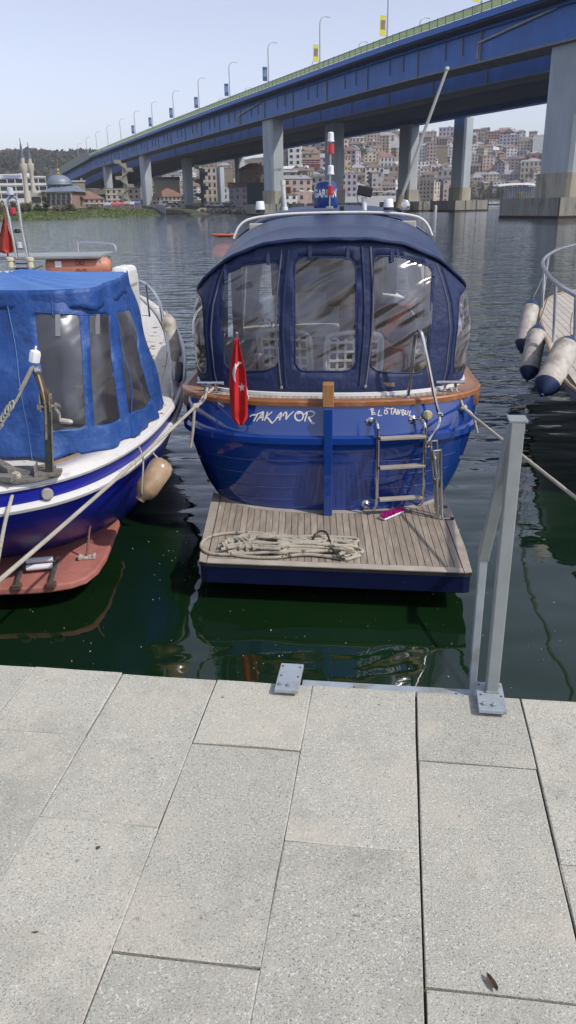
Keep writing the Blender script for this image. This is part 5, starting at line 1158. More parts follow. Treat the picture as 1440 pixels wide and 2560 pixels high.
ax = (dp(88, 880, -.005) - dp(85, 905, -.005)).normalized(); m_ = MB(); m_.lathe([(.026, 0), (.031, .004), (.032, .05), (.028, .064), (.014, .070), (.003, .071)], dp(85, 906, -.005), ax, 8); m_.build('bottle_body', WHITEP, jb, smooth=True, angle=30)
m_ = MB(); m_.lathe([(.006, .068), (.006, .092), (.002, .094)], dp(85, 906, -.005), ax, 8); m_.build('bottle_neck', WHITEP, jb, smooth=True)
# wooden block and rope at the far left
wb = thing('timber_block', 'grey weathered timber chock on the stern of the left boat', 'timber', atz(12, 1195, 1.05)); m_ = MB(); m_.bar(atz(-60, 1130, 1.10), atz(30, 1182, 1.08), .05, .06); m_.bar(atz(-50, 1190, 1.07), atz(35, 1196, 1.07), .06, .035); m_.build('timber', MATS['grey_weathered_wood'], wb, bevel=.004)
pr = atz(40, 1190, 1.06); el2 = atz(-60, 1690, QZ + .02); rope('mooring_rope', 'short rope hanging from the left boat stern at the picture edge', [pr + Vector((-.03, .03, .01)), pr, aty(30, 1240, pr.y - .04), aty(12, 1310, pr.y - .25), lerp(aty(12, 1310, pr.y - .25), el2, .5), el2], .011, knots=[pr])
# clear plastic jug used as fender
jf = thing('plastic_fender', 'brownish plastic jug hung as a fender on the left boat side', 'fender', aty(385, 1200, 5.15))
j0 = aty(350, 1248, 4.98); j1 = aty(414, 1152, 5.10); ax = (j1 - j0); L_ = ax.length; ax.normalize(); jm = M('cloudy_plastic', (.36, .25, .15), .25, var=.35, scale=8, coat=.4, stain=(.5, .42, .3), stain_scale=6, stain_lo=.55, stain_hi=.7)
m_ = MB(); m_.lathe([(.004, -.01), (.034, -.008), (.038, .02), (.070, .045), (.084, .09), (.086, L_ * .8), (.074, L_ * .93), (.042, L_ * 1.0), (.002, L_ * 1.02)], j0, ax, 20); m_.build('jug_body', jm, jf, smooth=True, angle=60)
m_ = MB(); m_.tube(spline([aty(348, 1118, 5.05), aty(358, 1150, 4.95), aty(354, 1225, 4.92), aty(356, 1238, 4.95)], 4), .006, 6); m_.tube(spline([aty(380, 1130, 5.1), aty(400, 1150, 5.1), aty(424, 1160, 5.1), aty(426, 1170, 5.1)], 4), .006, 6); m_.build('lanyard', MROPE, jf, smooth=True)
# railing along the right side of the left boat
lr = thing('side_railing', 'stainless side railing along the foredeck of the left boat', 'railing', (-1.0, 7, 1.1))
top_ = [(332, 697, 9.6), (352, 702, 9.5), (374, 716, 9.1), (392, 740, 8.7), (404, 772, 8.2), (413, 812, 7.7), (421, 870, 7.1), (428, 935, 6.6), (433, 1000, 6.2), (436, 1018, 6.15)]
m_ = MB(); m_.tube(spline([aty(x, y, Y) for x, y, Y in top_], 5), .013, 8); m_.build('top_rail', CHROME, lr, smooth=True)
for x0, y0, x1, y1, Y in [(364, 709, 374, 792, 9.2), (397, 750, 407, 822, 8.5), (411, 803, 418, 868, 7.8)]:
    m_ = MB(); m_.tube([aty(x0, y0, Y), aty(x1, y1, Y)], .011, 8); m_.build('stanchion', CHROME, lr, smooth=True)
m_ = MB(); m_.tube([aty(433, 1000, 6.2), aty(437, 1022, 6.1), aty(405, 1035, 5.9)], .012, 8); m_.build('rail_foot', DARKT, lr)
FENW = M('dirty_white_fender', (.47, .44, .39), .6, var=.18, scale=7, stain=(.25, .215, .17), stain_scale=6, stain_lo=.43, stain_hi=.62)
FENB = M('fender_navy', (.018, .035, .10), .5, var=.2, scale=12, stain=(.08, .09, .12), stain_scale=9, stain_lo=.6, stain_hi=.75)
def fender(label, top, bot, rad, lines, body=FENW, ends=FENB, group='fenders', cap_=.17):
    t_ = thing('boat_fender', label, 'fender', bot, 0, group); ax = bot - top; L_ = ax.length; ax.normalize()
    prof = [(.12, .0), (.3, .02), (.55, .055), (.8, .11), (.95, .15), (1, cap_)]
    m_ = MB(); m_.lathe([(rad * a_, L_ * b_) for a_, b_ in prof], top, ax, 20); m_.lathe([(rad * a_, L_ * (1 - b_)) for a_, b_ in prof[::-1]], top, ax, 20); m_.build('end_cap', ends, t_, smooth=True, angle=60)
    m_ = MB(); m_.lathe([(rad * 1.0, L_ * cap_), (rad * 1.012, L_ * .3), (rad * 1.0, L_ * .5), (rad * 1.012, L_ * .7), (rad * 1.0, L_ * (1 - cap_))], top, ax, 20); m_.build('fender_body', body, t_, smooth=True, angle=60)
    m_ = MB(); m_.tube([top - ax * .03, top + ax * .01], rad * .16, 8); m_.tube([bot - ax * .01, bot + ax * .02], rad * .14, 8); m_.build('eyelet', ends, t_, smooth=True)
    if lines: m_ = MB(); m_.tube(spline(lines, 5), .006, 6); m_.build('lanyard', MROPE, t_, smooth=True)
fender('dirty white fender hanging between the left boat and the launch', aty(418, 785, 7.7), aty(441, 905, 7.3), .068, [aty(414, 775, 7.8), aty(418, 785, 7.7)], FENW, FENW)
fender('dark green fender low between the left boat and the launch', aty(449, 905, 7.0), aty(446, 955, 6.6), .036, [aty(449, 890, 7.1), aty(449, 905, 7.0)], M('dark_green_fender', (.035, .05, .045), .6), FENB)
# cabin top of the left boat beyond the tent
m_ = MB(); m_.box((LX - .42, 7.75, 1.58), (1.95, 2.2, .60)); m_.build('deckhouse', WHITE, lb, bevel=.06)
m_ = MB(); p = aty(312, 692, 6.75); m_.box(p, (.15, .3, .18), R(-6)); m_.build('deckhouse_corner', WHITE, lb, bevel=.04)
rk = thing('roof_rack', 'grey metal table rack standing on the roof of the left boat', 'rack', aty(130, 690, 7.4))
RK = M('grey_rack', (.36, .37, .36), .45, metal=.3, var=.12, scale=8)
zt = aty(260, 640, 6.85).z; c1 = [atz(-120, 646, zt), atz(245, 644, zt)]; Yn = 6.85
nearL, nearR = aty(-120, 640, 6.85), aty(248, 641, 6.85); m_ = MB(); w_ = nearR.x - nearL.x
m_.box(Vector(((nearL.x + nearR.x) / 2, 7.14, nearR.z)), (w_, .58, .02)); m_.box(Vector(((nearL.x + nearR.x) / 2, 6.86, nearR.z - .006)), (w_, .012, .022)); m_.build('rack_top', RK, rk, bevel=.003)
for x_, Y_ in [(nearR.x - .02, 6.92), (nearR.x - .02, 7.4), (nearL.x + .02, 6.92)]:
    m_ = MB(); m_.box((x_, Y_, nearR.z - .16), (.035, .035, .26)); m_.build('rack_leg', RK, rk)
m_ = MB(); q0 = Vector((nearR.x - .31, 7.42, nearR.z + .01)); m_.tube(spline([q0, q0 + Vector((.0, 0, .07)), q0 + Vector((.05, 0, .095)), q0 + Vector((.28, 0, .075)), q0 + Vector((.33, 0, .05)), q0 + Vector((.34, 0, 0))], 5), .011, 8); m_.build('rack_handle', CHROME, rk, smooth=True)
oc = thing('orange_canister', 'faded orange life raft canister lying under the rack on the left boat', 'canister', aty(195, 690, 7.1))
o0 = aty(116, 659, 6.98); o1 = aty(276, 657, 6.98); ax = o1 - o0; L_ = ax.length; OR = M('faded_orange', (.50, .20, .13), .5, var=.12, scale=6)
m_ = MB(); m_.lathe([(.03, 0), (.075, .01), (.09, .04), (.092, .1), (.094, L_ * .83), (.08, L_ * .88), (.075, L_ * .95), (.05, L_)], o0 + Vector((0, 0, -.03)), ax, 24); ob = m_.build('canister_shell', OR, oc, smooth=True, angle=50)
m_ = MB(); m_.box(o0 + ax * .23 + Vector((0, -.093, .0)), (.055, .006, .05)); m_.build('sticker', WHITEP, ob)
for dx, dz in [(.53, .01), (.60, .01), (.53, -.06), (.62, -.06)]:
    m_ = MB(); q_ = o0 + ax * dx + Vector((0, -.094, dz)); m_.tube([q_ + Vector((.018 * math.cos(a_ * .785), -.001, .018 * math.sin(a_ * .785))) for a_ in range(8)], .003, 5, closed=True); m_.build('stencil_mark', M('stencil_brown', (.16, .05, .03), .6), ob)
# bow-shaped light frame
lm = thing('signal_hoop', 'chrome hoop mast with white and red signal lamps on the left boat', 'signal lights', aty(55, 645, 7.0))
Y_ = 6.75; m_ = MB(); m_.tube(spline([aty(x, y, Y_) for x, y in [(42, 645), (32, 590), (22, 540), (17, 515), (20, 499), (31, 491), (42, 497), (47, 515), (57, 580), (69, 640)]], 5), .013, 8); m_.build('hoop', CHROME, lm, smooth=True)
def lampp(x, y0, y1, w, mt, par=lm):
    p0 = aty(x, y1, Y_); h_ = aty(x, y0, Y_).z - p0.z; r_ = w * Y_ * 1.05 / 1924 / 2; m_ = MB(); m_.lathe([(r_ * .6, 0), (r_ * 1.1, .006), (r_ * 1.1, h_ * .25), (r_, h_ * .28), (r_ * .85, h_ * .9), (r_ * .5, h_), (.002, h_)], p0, n=14); m_.build('signal_lamp', mt, par, smooth=True, angle=40)
lampp(27, 468, 489, 15, M('grey_lens', (.45, .48, .5), .2)); lampp(34, 519, 537, 13, MATS['red_lens']); lampp(44, 572, 583, 14, BLACKP); lampp(50, 605, 622, 13, M('grey_lens', (.45, .48, .5), .2))
m_ = MB(); m_.tube([aty(30, 577, Y_), aty(58, 577, Y_)], .006, 6); m_.tube([aty(37, 622, Y_), aty(66, 622, Y_)], .006, 6); m_.tube([aty(24, 538, Y_), aty(50, 538, Y_)], .006, 6); m_.build('cross_stay', CHROMED, lm)
CRH = M('cream_horn', (.58, .55, .38), .4)
for i, x in enumerate((26, 76)):
    p0 = aty(x, 662, Y_ - .05); h_ = t_ = thing('boat_horn', 'cream plastic horn lamp at the %s foot of the hoop mast' % ('left' if i == 0 else 'right'), 'horn', p0); m_ = MB(); m_.lathe([(.026, -.02), (.026, .03), (.034, .034), (.034, .055), (.02, .06)], p0, n=14); m_.build('horn_body', CRH, t_, smooth=True, angle=40)
m_ = MB(); m_.tube([aty(30, 657, Y_ - .02), aty(72, 657, Y_ - .02)], .016, 8); m_.tube([aty(40, 668, Y_), aty(70, 668, Y_)], .03, 8); m_.build('mast_bracket', CHROME, lm, smooth=True)
m_ = MB(); m_.tube([aty(72, 678, 6.5), aty(106, 664, 6.55)], .007, 8); tag(m_.build('fishing_rod_butt', DARKT), 'thin dark rod lying on the blue tarpaulin roof', 'rod')
f2 = thing('furled_flag', 'faded red flag furled on a short wooden staff at the left picture edge', 'flag', aty(8, 640, 7.0))
m_ = MB(); m_.tube([aty(20, 640, 7.0), aty(8, 515, 7.0)], .008, 8); m_.build('flag_staff', M('brown_staff', (.16, .08, .05), .6), f2)
F2 = [((10, 540), (14, 540)), ((2, 580), (22, 575)), ((-8, 610), (32, 600)), ((-4, 628), (35, 622)), ((12, 634), (34, 630))]
def flag2(a_, b_):
    f_ = b_ * (len(F2) - 1); i = min(len(F2) - 2, int(f_)); t = f_ - i
    x = lerp(lerp(F2[i][0][0], F2[i + 1][0][0], t), lerp(F2[i][1][0], F2[i + 1][1][0], t), a_); y = lerp(lerp(F2[i][0][1], F2[i + 1][0][1], t), lerp(F2[i][1][1], F2[i + 1][1][1], t), a_)
    return aty(x, y, 6.95 + .03 * math.sin(a_ * 8 + b_ * 3))
m_ = MB(); m_.grid(flag2, 14, 20); m_.build('flag_cloth', M('faded_red', (.36, .045, .03), .8, var=.2, scale=8), f2, smooth=True, angle=80, solid=.003)

# ================================================================== RIGHT BOAT (bow with teak deck, grey hull)
DZ = .85; RTH = R(11)
rb = thing('grey_yacht', 'grey hulled yacht with teak deck and chrome rail at the right picture edge', 'yacht', (4.9, 10.3, 0))
edge = [atz(x, y, DZ) for x, y in [(1440, 980), (1392, 920), (1376, 880), (1362, 840), (1353, 808), (1351, 785), (1360, 760), (1375, 745), (1400, 735), (1440, 728)]]
e2 = [edge[0] + Vector((.75, -.85, 0)), edge[0] + Vector((.16, -.58, 0))] + edge
tip = Vector((7.08, 15.75, DZ)); axd = Vector((math.sin(RTH), math.cos(RTH), 0)); nx = Vector((axd.y, -axd.x, 0))
left_e = spline(e2 + [tip], 4); 
def mir(p): d = p - tip; s_ = d.dot(nx); return p - nx * 2 * s_
ring0 = left_e + [mir(p) for p in reversed(left_e[:-1])]
def shrink(ring, k_, z, push):
    c_ = tip - axd * 6.2; out = []
    for p in ring:
        q = p - c_; a_ = q.dot(axd); b_ = q.dot(nx); f_ = smoothstep(-3, 5.5, a_); q2 = c_ + axd * (a_ - push * f_) + nx * b_ * (k_ - .10 * f_); out.append(Vector((q2.x, q2.y, z)))
    return out
YG = M('yacht_grey_hull', (.52, .54, .58), .35, var=.1, scale=3, stain=(.36, .37, .39), stain_scale=2, stain_lo=.5, stain_hi=.75)
rings = [ring0, shrink(ring0, .99, DZ - .1, .03), shrink(ring0, .92, .58, .3), shrink(ring0, .84, .3, .7), shrink(ring0, .76, 0, 1.1), shrink(ring0, .6, -.4, 1.6)]
K = len(ring0); mb = MB(); mb.add([p for r_ in rings for p in r_], [(i * K + j, (i + 1) * K + j, (i + 1) * K + j + 1, i * K + j + 1) for i in range(len(rings) - 1) for j in range(K - 1)]); mb.build('hull', YG, rb, smooth=True, angle=60)
mb = MB(); mb.tube([p + Vector((0, 0, .01)) for p in ring0], .022, 6); mb.build('toe_rail', M('toe_rail_wood', (.30, .22, .14), .6, var=.2, scale=9), rb, smooth=True)
mb = MB(); mb.add([p + Vector((0, 0, -.006)) for p in ring0], [tuple(range(K))[::-1]]); dk = mb.build('deck', CAULK, rb)
rp = [((p - tip).dot(nx), (p - tip).dot(axd)) for p in left_e]
w_ = .10; x_ = -4.0; lowe = rp[0][1]
def edge_t(x):  # forward limit of the deck at offset x from the centre line
    best = None
    for (x0, y0), (x1, y1) in zip(rp, rp[1:]):
        if (x0 - x) * (x1 - x) <= 0 and x0 != x1: y = lerp(y0, y1, (x - x0) / (x1 - x0)); best = y if best is None else max(best, y)
    return best
def low_t(x):
    best = None
    for (x0, y0), (x1, y1) in zip(rp, rp[1:]):
        if (x0 - x) * (x1 - x) <= 0 and x0 != x1: y = lerp(y0, y1, (x - x0) / (x1 - x0)); best = y if best is None else min(best, y)
    return best
while x_ < 0.0:
    x0, x1 = x_ + .004, x_ + w_ - .004; t0, t1 = edge_t(x0), edge_t(x1)
    if t0 is not None and t1 is not None:
        l0, l1 = low_t(x0), low_t(x1); l0 = l0 if l0 is not None and l0 < t0 - .05 else lowe; l1 = l1 if l1 is not None and l1 < t1 - .05 else lowe
        m_ = MB(); ps = [tip + nx * a_ + axd * b_ for a_, b_ in [(x0, l0 + .03), (x1, l1 + .03), (x1, t1 - .03), (x0, t0 - .03)]]; m_.prism([(p.x, p.y) for p in ps], DZ - .008, DZ); m_.build('deck_plank', M('bleached_teak', (.47, .43, .37), .7, rand=.1, var=.12, scale=5), dk)
    x_ += w_
yr = thing('bow_rail', 'curved white chrome bow rail on the grey yacht', 'railing', edge[4])
rail = [atz(x, y, 1.675) for x, y in [(1440, 738), (1408, 720), (1385, 702), (1370, 686), (1360, 670), (1357, 657), (1362, 645), (1376, 634), (1400, 622), (1440, 611)]]
rail = [rail[0] + (rail[0] - rail[1]) * 6] + rail + [rail[-1] + (rail[-1] - rail[-2]) * 2]
m_ = MB(); m_.tube(spline(rail, 5), .026, 10); m_.build('top_rail', M('polished_rail', (.62, .63, .66), .2, metal=.7), yr, smooth=True)
for (x0, y0, x1, y1) in [(1372, 635, 1357, 745), (1360, 667, 1356, 775), (1390, 700, 1384, 855), (1440, 738, 1436, 905)]:
    b_ = atz(x1, y1, DZ); t2 = aty(x0, y0, b_.y - .0); m_ = MB(); m_.tube([b_, t2], .021, 8); m_.build('stanchion', MATS['polished_rail'], yr, smooth=True)
g_ = 'navy ended white fenders on the grey yacht'
fender('white fender with navy ends, farthest of three on the grey yacht', aty(1332, 748, 11.825), aty(1303, 880, 11.275), 0.1197, [aty(1355, 695, 11.825), aty(1345, 720, 11.825), aty(1334, 742, 11.825)], group=g_)
fender('white fender with navy ends, middle of three on the grey yacht', aty(1347, 812, 10.175), aty(1318, 950, 9.625), 0.1224, [aty(1385, 695, 9.488), aty(1372, 735, 9.900), aty(1352, 795, 10.175), aty(1347, 812, 10.175)], group=g_)
fender('white fender with navy ends, nearest and tilted on the grey yacht', aty(1428, 845, 7.906), aty(1356, 986, 7.356), 0.1278, [aty(1432, 780, 7.975), aty(1426, 815, 7.975), aty(1430, 846, 7.906)], group=g_)
# ---- distant orange kayak on the channel
kp = atz(562, 592, 0.0); ky = thing('orange_kayak', 'small orange kayak on the open water left of the canopy', 'kayak', (kp.x, kp.y, 0))
m_ = MB(); L_ = 1.3; m_.grid(lambda i, j: kp + Vector(((i * 2 - 1) * L_, .28 * math.sin(i * math.pi) ** .7 * math.cos(j * 2 * math.pi), .14 + .16 * math.sin(i * math.pi) ** .5 * math.sin(j * 2 * math.pi) + .12 * (2 * i - 1) ** 4)), 16, 10); m_.build('kayak_hull', M('kayak_orange', (.42, .11, .05), .4), ky, smooth=True)
m_ = MB(); m_.lathe([(.2, 0), (.2, .02)], kp + Vector((.3, 0, .30)), n=12); m_.build('cockpit', BLACKP, ky)
# ---- specks floating on the near water
m_ = MB(); r_ = random.Random(77)
for i in range(120):
    p = atz(r_.uniform(-50, 1400), r_.uniform(1475, 1740), .004)
    if p.y < 2.35: continue
    q = .001 + .0045 * r_.random() ** 3; m_.lathe([(q, 0), (q * .6, .003)], p, n=5)
for i in range(40):
    p = atz(r_.uniform(330, 520), r_.uniform(1200, 1460), .004); q = r_.uniform(.002, .005); m_.lathe([(q, 0), (q * .6, .003)], p, n=5)
o_ = m_.build('floating_specks', M('foam_speck', (.5, .5, .45), .8)); o_['kind'] = 'stuff'; o_['label'] = 'tiny pale specks floating on the green water by the quay'; o_['category'] = 'debris'
# ================================================================== BUILDINGS OF THE FAR SHORE
WCOL = {'cream': (.46, .40, .31), 'white': (.62, .61, .59), 'grey': (.33, .32, .31), 'tan': (.33, .27, .19), 'pink': (.42, .32, .28), 'brick': (.29, .135, .09), 'red': (.23, .055, .05), 'brown': (.22, .165, .13), 'stone': (.27, .235, .19), 'lilac': (.40, .37, .41), 'yellow': (.46, .35, .16), 'dark': (.055, .07, .085), 'olive': (.26, .22, .15), 'rose': (.33, .26, .235)}
WM = {k_: M('wall_' + k_, c_, .85, var=.14, scale=.35, stain=tuple(x * .72 for x in c_), stain_scale=.3, stain_lo=.5, stain_hi=.72) for k_, c_ in WCOL.items()}
RCOL = {'tile': (.25, .145, .105), 'brown': (.185, .145, .12), 'grey': (.30, .30, .31), 'white': (.60, .60, .60), 'dark': (.10, .10, .11), 'orange': (.33, .18, .115)}
RM_ = {k_: M('roof_' + k_, c_, .8, var=.2, scale=.6) for k_, c_ in RCOL.items()}
GLASS = M('window_glass', (.030, .036, .045), .18, var=.2, scale=.6); FRAMEM = M('window_frame', (.55, .54, .52), .6)
_wm = {}
def win_mesh(w, h):
    k_ = (round(w, 1), round(h, 1))
    if k_ not in _wm: m_ = MB(); m_.box((0, 0, 0), (k_[0], .16, k_[1])); _wm[k_] = m_.mesh('window', GLASS)
    return _wm[k_]
def building(name, label, cat, pos, w, d, h, yaw, wall, roof, rkind, floors, cols_, key, group=None, sink=6.0, wf=.42):
    t_ = thing(name, label, cat, pos, yaw, group); hr = {'flat': .35, 'hip': min(w, d) * .26, 'gable': min(w, d) * .32, 'shed': min(w, d) * .18}[rkind]
    hwall = max(2.2, h - hr)
    def lp_(m_, nm, mt, par=t_):
        o_ = bpy.data.objects.new(nm, m_.mesh(nm, mt)); COL.objects.link(o_); o_.parent = par; return o_
    m_ = MB(); m_.box((0, d / 2, (hwall - sink) / 2), (w, d, hwall + sink)); wl = lp_(m_, 'wall', WM[wall])
    m_ = MB(); e = .35; z0 = hwall
    if rkind == 'flat': m_.box((0, d / 2, z0 + .17), (w + .3, d + .3, .34)); m_.box((w * .2, d * .6, z0 + 1.0), (w * .22, d * .25, 1.5))
    else:
        x0, x1, y0, y1 = -w / 2 - e, w / 2 + e, -e, d + e; z1 = z0 + hr
        if rkind == 'hip': r0, r1 = ((x0 + min(w, d) * .5, (y0 + y1) / 2), (x1 - min(w, d) * .5, (y0 + y1) / 2)) if w >= d else ((0, y0 + w * .5), (0, y1 - w * .5))
        elif rkind == 'gable': r0, r1 = ((x0, (y0 + y1) / 2), (x1, (y0 + y1) / 2)) if w >= d else ((0, y0), (0, y1))
        if rkind == 'shed': m_.add([(x0, y0, z0), (x1, y0, z0), (x1, y1, z0), (x0, y1, z0), (x1, y1, z1), (x0, y1, z1)], [(0, 1, 4, 5), (1, 2, 4), (0, 5, 3), (2, 3, 5, 4), (0, 3, 2, 1)])
        else:
            vv_ = [(x0, y0, z0), (x1, y0, z0), (x1, y1, z0), (x0, y1, z0), (*r0, z1), (*r1, z1)]
            m_.add(vv_, [(0, 1, 5, 4), (1, 2, 5), (2, 3, 4, 5), (3, 0, 4), (0, 3, 2, 1)] if w >= d else [(0, 1, 4), (1, 2, 5, 4), (2, 3, 5), (3, 0, 4, 5), (0, 3, 2, 1)])
        m_.box((w * .25, d * .55, z0 + hr * .8), (.7, .7, 1.6))
    lp_(m_, 'roof', RM_[roof])
    if floors:
        fh = hwall / floors; ww = w / cols_ * wf; wh = fh * .52; spots = []
        for f in range(floors):
            for c_ in range(cols_): spots.append(((c_ + .5) / cols_ * w - w / 2, -.02, (f + .52) * fh, 0))
            for c_ in range(2):
                for sg in (-1, 1): spots.append((sg * (w / 2 + .02), (c_ + .5) / 2 * d, (f + .52) * fh, math.pi / 2))
        if key:
            me = win_mesh(ww, wh)
            for x, y, z, rz in spots: inst('window', me, wl, (x, y, z), rz)
            m_ = MB()
            for f in range(1, floors + 1): m_.box((0, -.06, f * fh - .12), (w + .1, .3, .2))
            lp_(m_, 'cornice', FRAMEM)
        else:
            m_ = MB()
            for x, y, z, rz in spots:
                if rnd.random() < .93: m_.box((x, y, z), (ww, .16, wh), rz)
            o_ = lp_(m_, 'window', GLASS); o_['kind'] = 'stuff'
    return t_
def key_b(x0, x1, yt, yb, wall, roof, rkind, fl, cl_, label, tmin=8, r=None, name='house', cat='building', dep=None, yaw=0.0, **k):
    xc = (x0 + x1) / 2
    if r is None: az, r = march(xc, yb, tmin)
    d_ = ray(xc, yb); Y = r * d_.y / math.hypot(d_.x, d_.y); pL, pR, pT, pB = aty(x0, yb, Y), aty(x1, yb, Y), aty(xc, yt, Y), aty(xc, yb, Y)
    w = (pR - pL).length; h = pT.z - pB.z
    az = math.atan2(pB.x, pB.y)
    return building(name, label, cat, pB, w, dep or w * .8, h, -az + yaw, wall, roof, rkind, fl, cl_, True, **k)
# --- hillside buildings that can be told apart
KB = [
 (717, 799, 376, 414, 'red', 'tile', 'gable', 3, 7, 'dark red long house with tiled roof left of the second pier', {}),
 (709, 771, 412, 440, 'grey', 'white', 'shed', 2, 4, 'grey white shed below the dark red house', {}),
 (715, 773, 434, 464, 'cream', 'orange', 'hip', 2, 5, 'cream house with orange tiled hip roof above the waterside cafe', {}),
 (709, 800, 458, 505, 'brown', 'grey', 'flat', 2, 9, 'flat roofed brown glass cafe behind the blue dome', {'wf': .8}),
 (860, 882, 380, 408, 'cream', 'brown', 'hip', 2, 3, 'small beige house just right of the dark middle pier', {}),
 (913, 988, 376, 420, 'white', 'tile', 'hip', 2, 8, 'white two storey mansion with tall windows on the hillside', {}),
 (941, 999, 352, 386, 'grey', 'grey', 'gable', 2, 4, 'large grey gabled house above the white mansion', {}),
 (915, 958, 418, 466, 'white', 'dark', 'flat', 3, 3, 'white modern block with wide dark windows below the mansion', {'wf': .75}),
 (866, 915, 408, 436, 'pink', 'tile', 'hip', 2, 4, 'pinkish house with tiled roof left of the modern white block', {}),
 (864, 912, 430, 458, 'grey', 'brown', 'shed', 2, 4, 'grey terrace house with dark glazed upper floor near the water', {'wf': .7}),
 (958, 996, 414, 462, 'tan', 'brown', 'flat', 3, 3, 'tan ruined looking house right of the modern white block', {}),
 (866, 924, 450, 486, 'stone', 'brown', 'hip', 1, 6, 'low brown pavilion with hip roof by the water', {'wf': .7}),
 (940, 988, 452, 492, 'cream', 'brown', 'hip', 1, 6, 'waterside kiosk with teal glazing and brown hip roof', {'wf': .8}),
 (1040, 1067, 362, 422, 'white', 'white', 'flat', 7, 4, 'tall white striped apartment block between the two right piers', {}),
 (1064, 1088, 356, 430, 'pink', 'tile', 'flat', 8, 3, 'tall pink apartment block beside the white striped one', {}),
 (1088, 1117, 362, 420, 'olive', 'brown', 'shed', 0, 1, 'tall windowless tan wall building on the right hillside', {}),
 (1112, 1134, 366, 416, 'white', 'white', 'flat', 6, 3, 'white balconied apartment block right of the tan blank wall', {}),
 (1058, 1090, 328, 364, 'cream', 'grey', 'flat', 4, 4, 'cream apartment block high above the pink tower', {}),
 (1096, 1132, 318, 362, 'lilac', 'grey', 'flat', 4, 4, 'pale lilac flats high on the slope left of the right pier', {}),
 (1048, 1092, 444, 498, 'stone', 'brown', 'flat', 2, 5, 'old stone waterside building with tall white framed windows', {'wf': .5}),
 (1092, 1130, 424, 478, 'grey', 'grey', 'flat', 3, 3, 'grey concrete block above the dark green waterside trees', {}),
 (1180, 1212, 322, 368, 'rose', 'grey', 'flat', 5, 5, 'brownish flats at the left end of the right skyline', {}),
 (1210, 1248, 328, 370, 'brick', 'grey', 'flat', 6, 5, 'brick red apartment block on the right skyline', {}),
 (1246, 1276, 318, 345, 'brick', 'orange', 'gable', 2, 4, 'brick gable with orange roof topping the right skyline', {}),
 (1246, 1291, 336, 388, 'lilac', 'white', 'flat', 6, 5, 'tall pale facade with dark window stripes on the right skyline', {}),
 (1291, 1331, 344, 390, 'cream', 'brown', 'hip', 5, 5, 'beige apartment block with brown attic on the right skyline', {}),
 (1330, 1358, 338, 388, 'white', 'white', 'flat', 0, 1, 'plain white end wall at the right end of the skyline', {}),
 (1310, 1354, 384, 422, 'brick', 'tile', 'flat', 2, 3, 'orange brick house below the plain white wall', {}),
 (1206, 1246, 364, 390, 'white', 'white', 'gable', 3, 5, 'bright white gabled house in the middle of the right slope', {}),
 (1200, 1232, 388, 418, 'white', 'grey', 'flat', 3, 4, 'white balconied house below the bright white gable', {}),
 (1176, 1206, 376, 402, 'lilac', 'grey', 'gable', 2, 3, 'pale lilac house beside the tall grey pier', {}),
 (1248, 1309, 388, 422, 'rose', 'brown', 'shed', 3, 7, 'long rose coloured terrace in the middle of the right slope', {}),
 (1205, 1245, 416, 446, 'yellow', 'tile', 'hip', 2, 4, 'yellow house with tiled roof low on the right slope', {}),
 (1206, 1264, 436, 466, 'stone', 'dark', 'flat', 2, 8, 'grey stone facade row behind the waterside trees', {}),
 (1262, 1302, 424, 462, 'lilac', 'grey', 'gable', 3, 4, 'pale grey gabled house above the glass pavilion', {}),
 (1299, 1350, 402, 462, 'cream', 'white', 'flat', 4, 5, 'beige stepped house above the right end of the pavilion', {}),
]
for x0, x1, yt, yb, wl, rf, rk_, fl, cl_, lbl, kw in KB: key_b(x0, x1, yt, yb, wl, rf, rk_, fl, cl_, lbl, **kw)
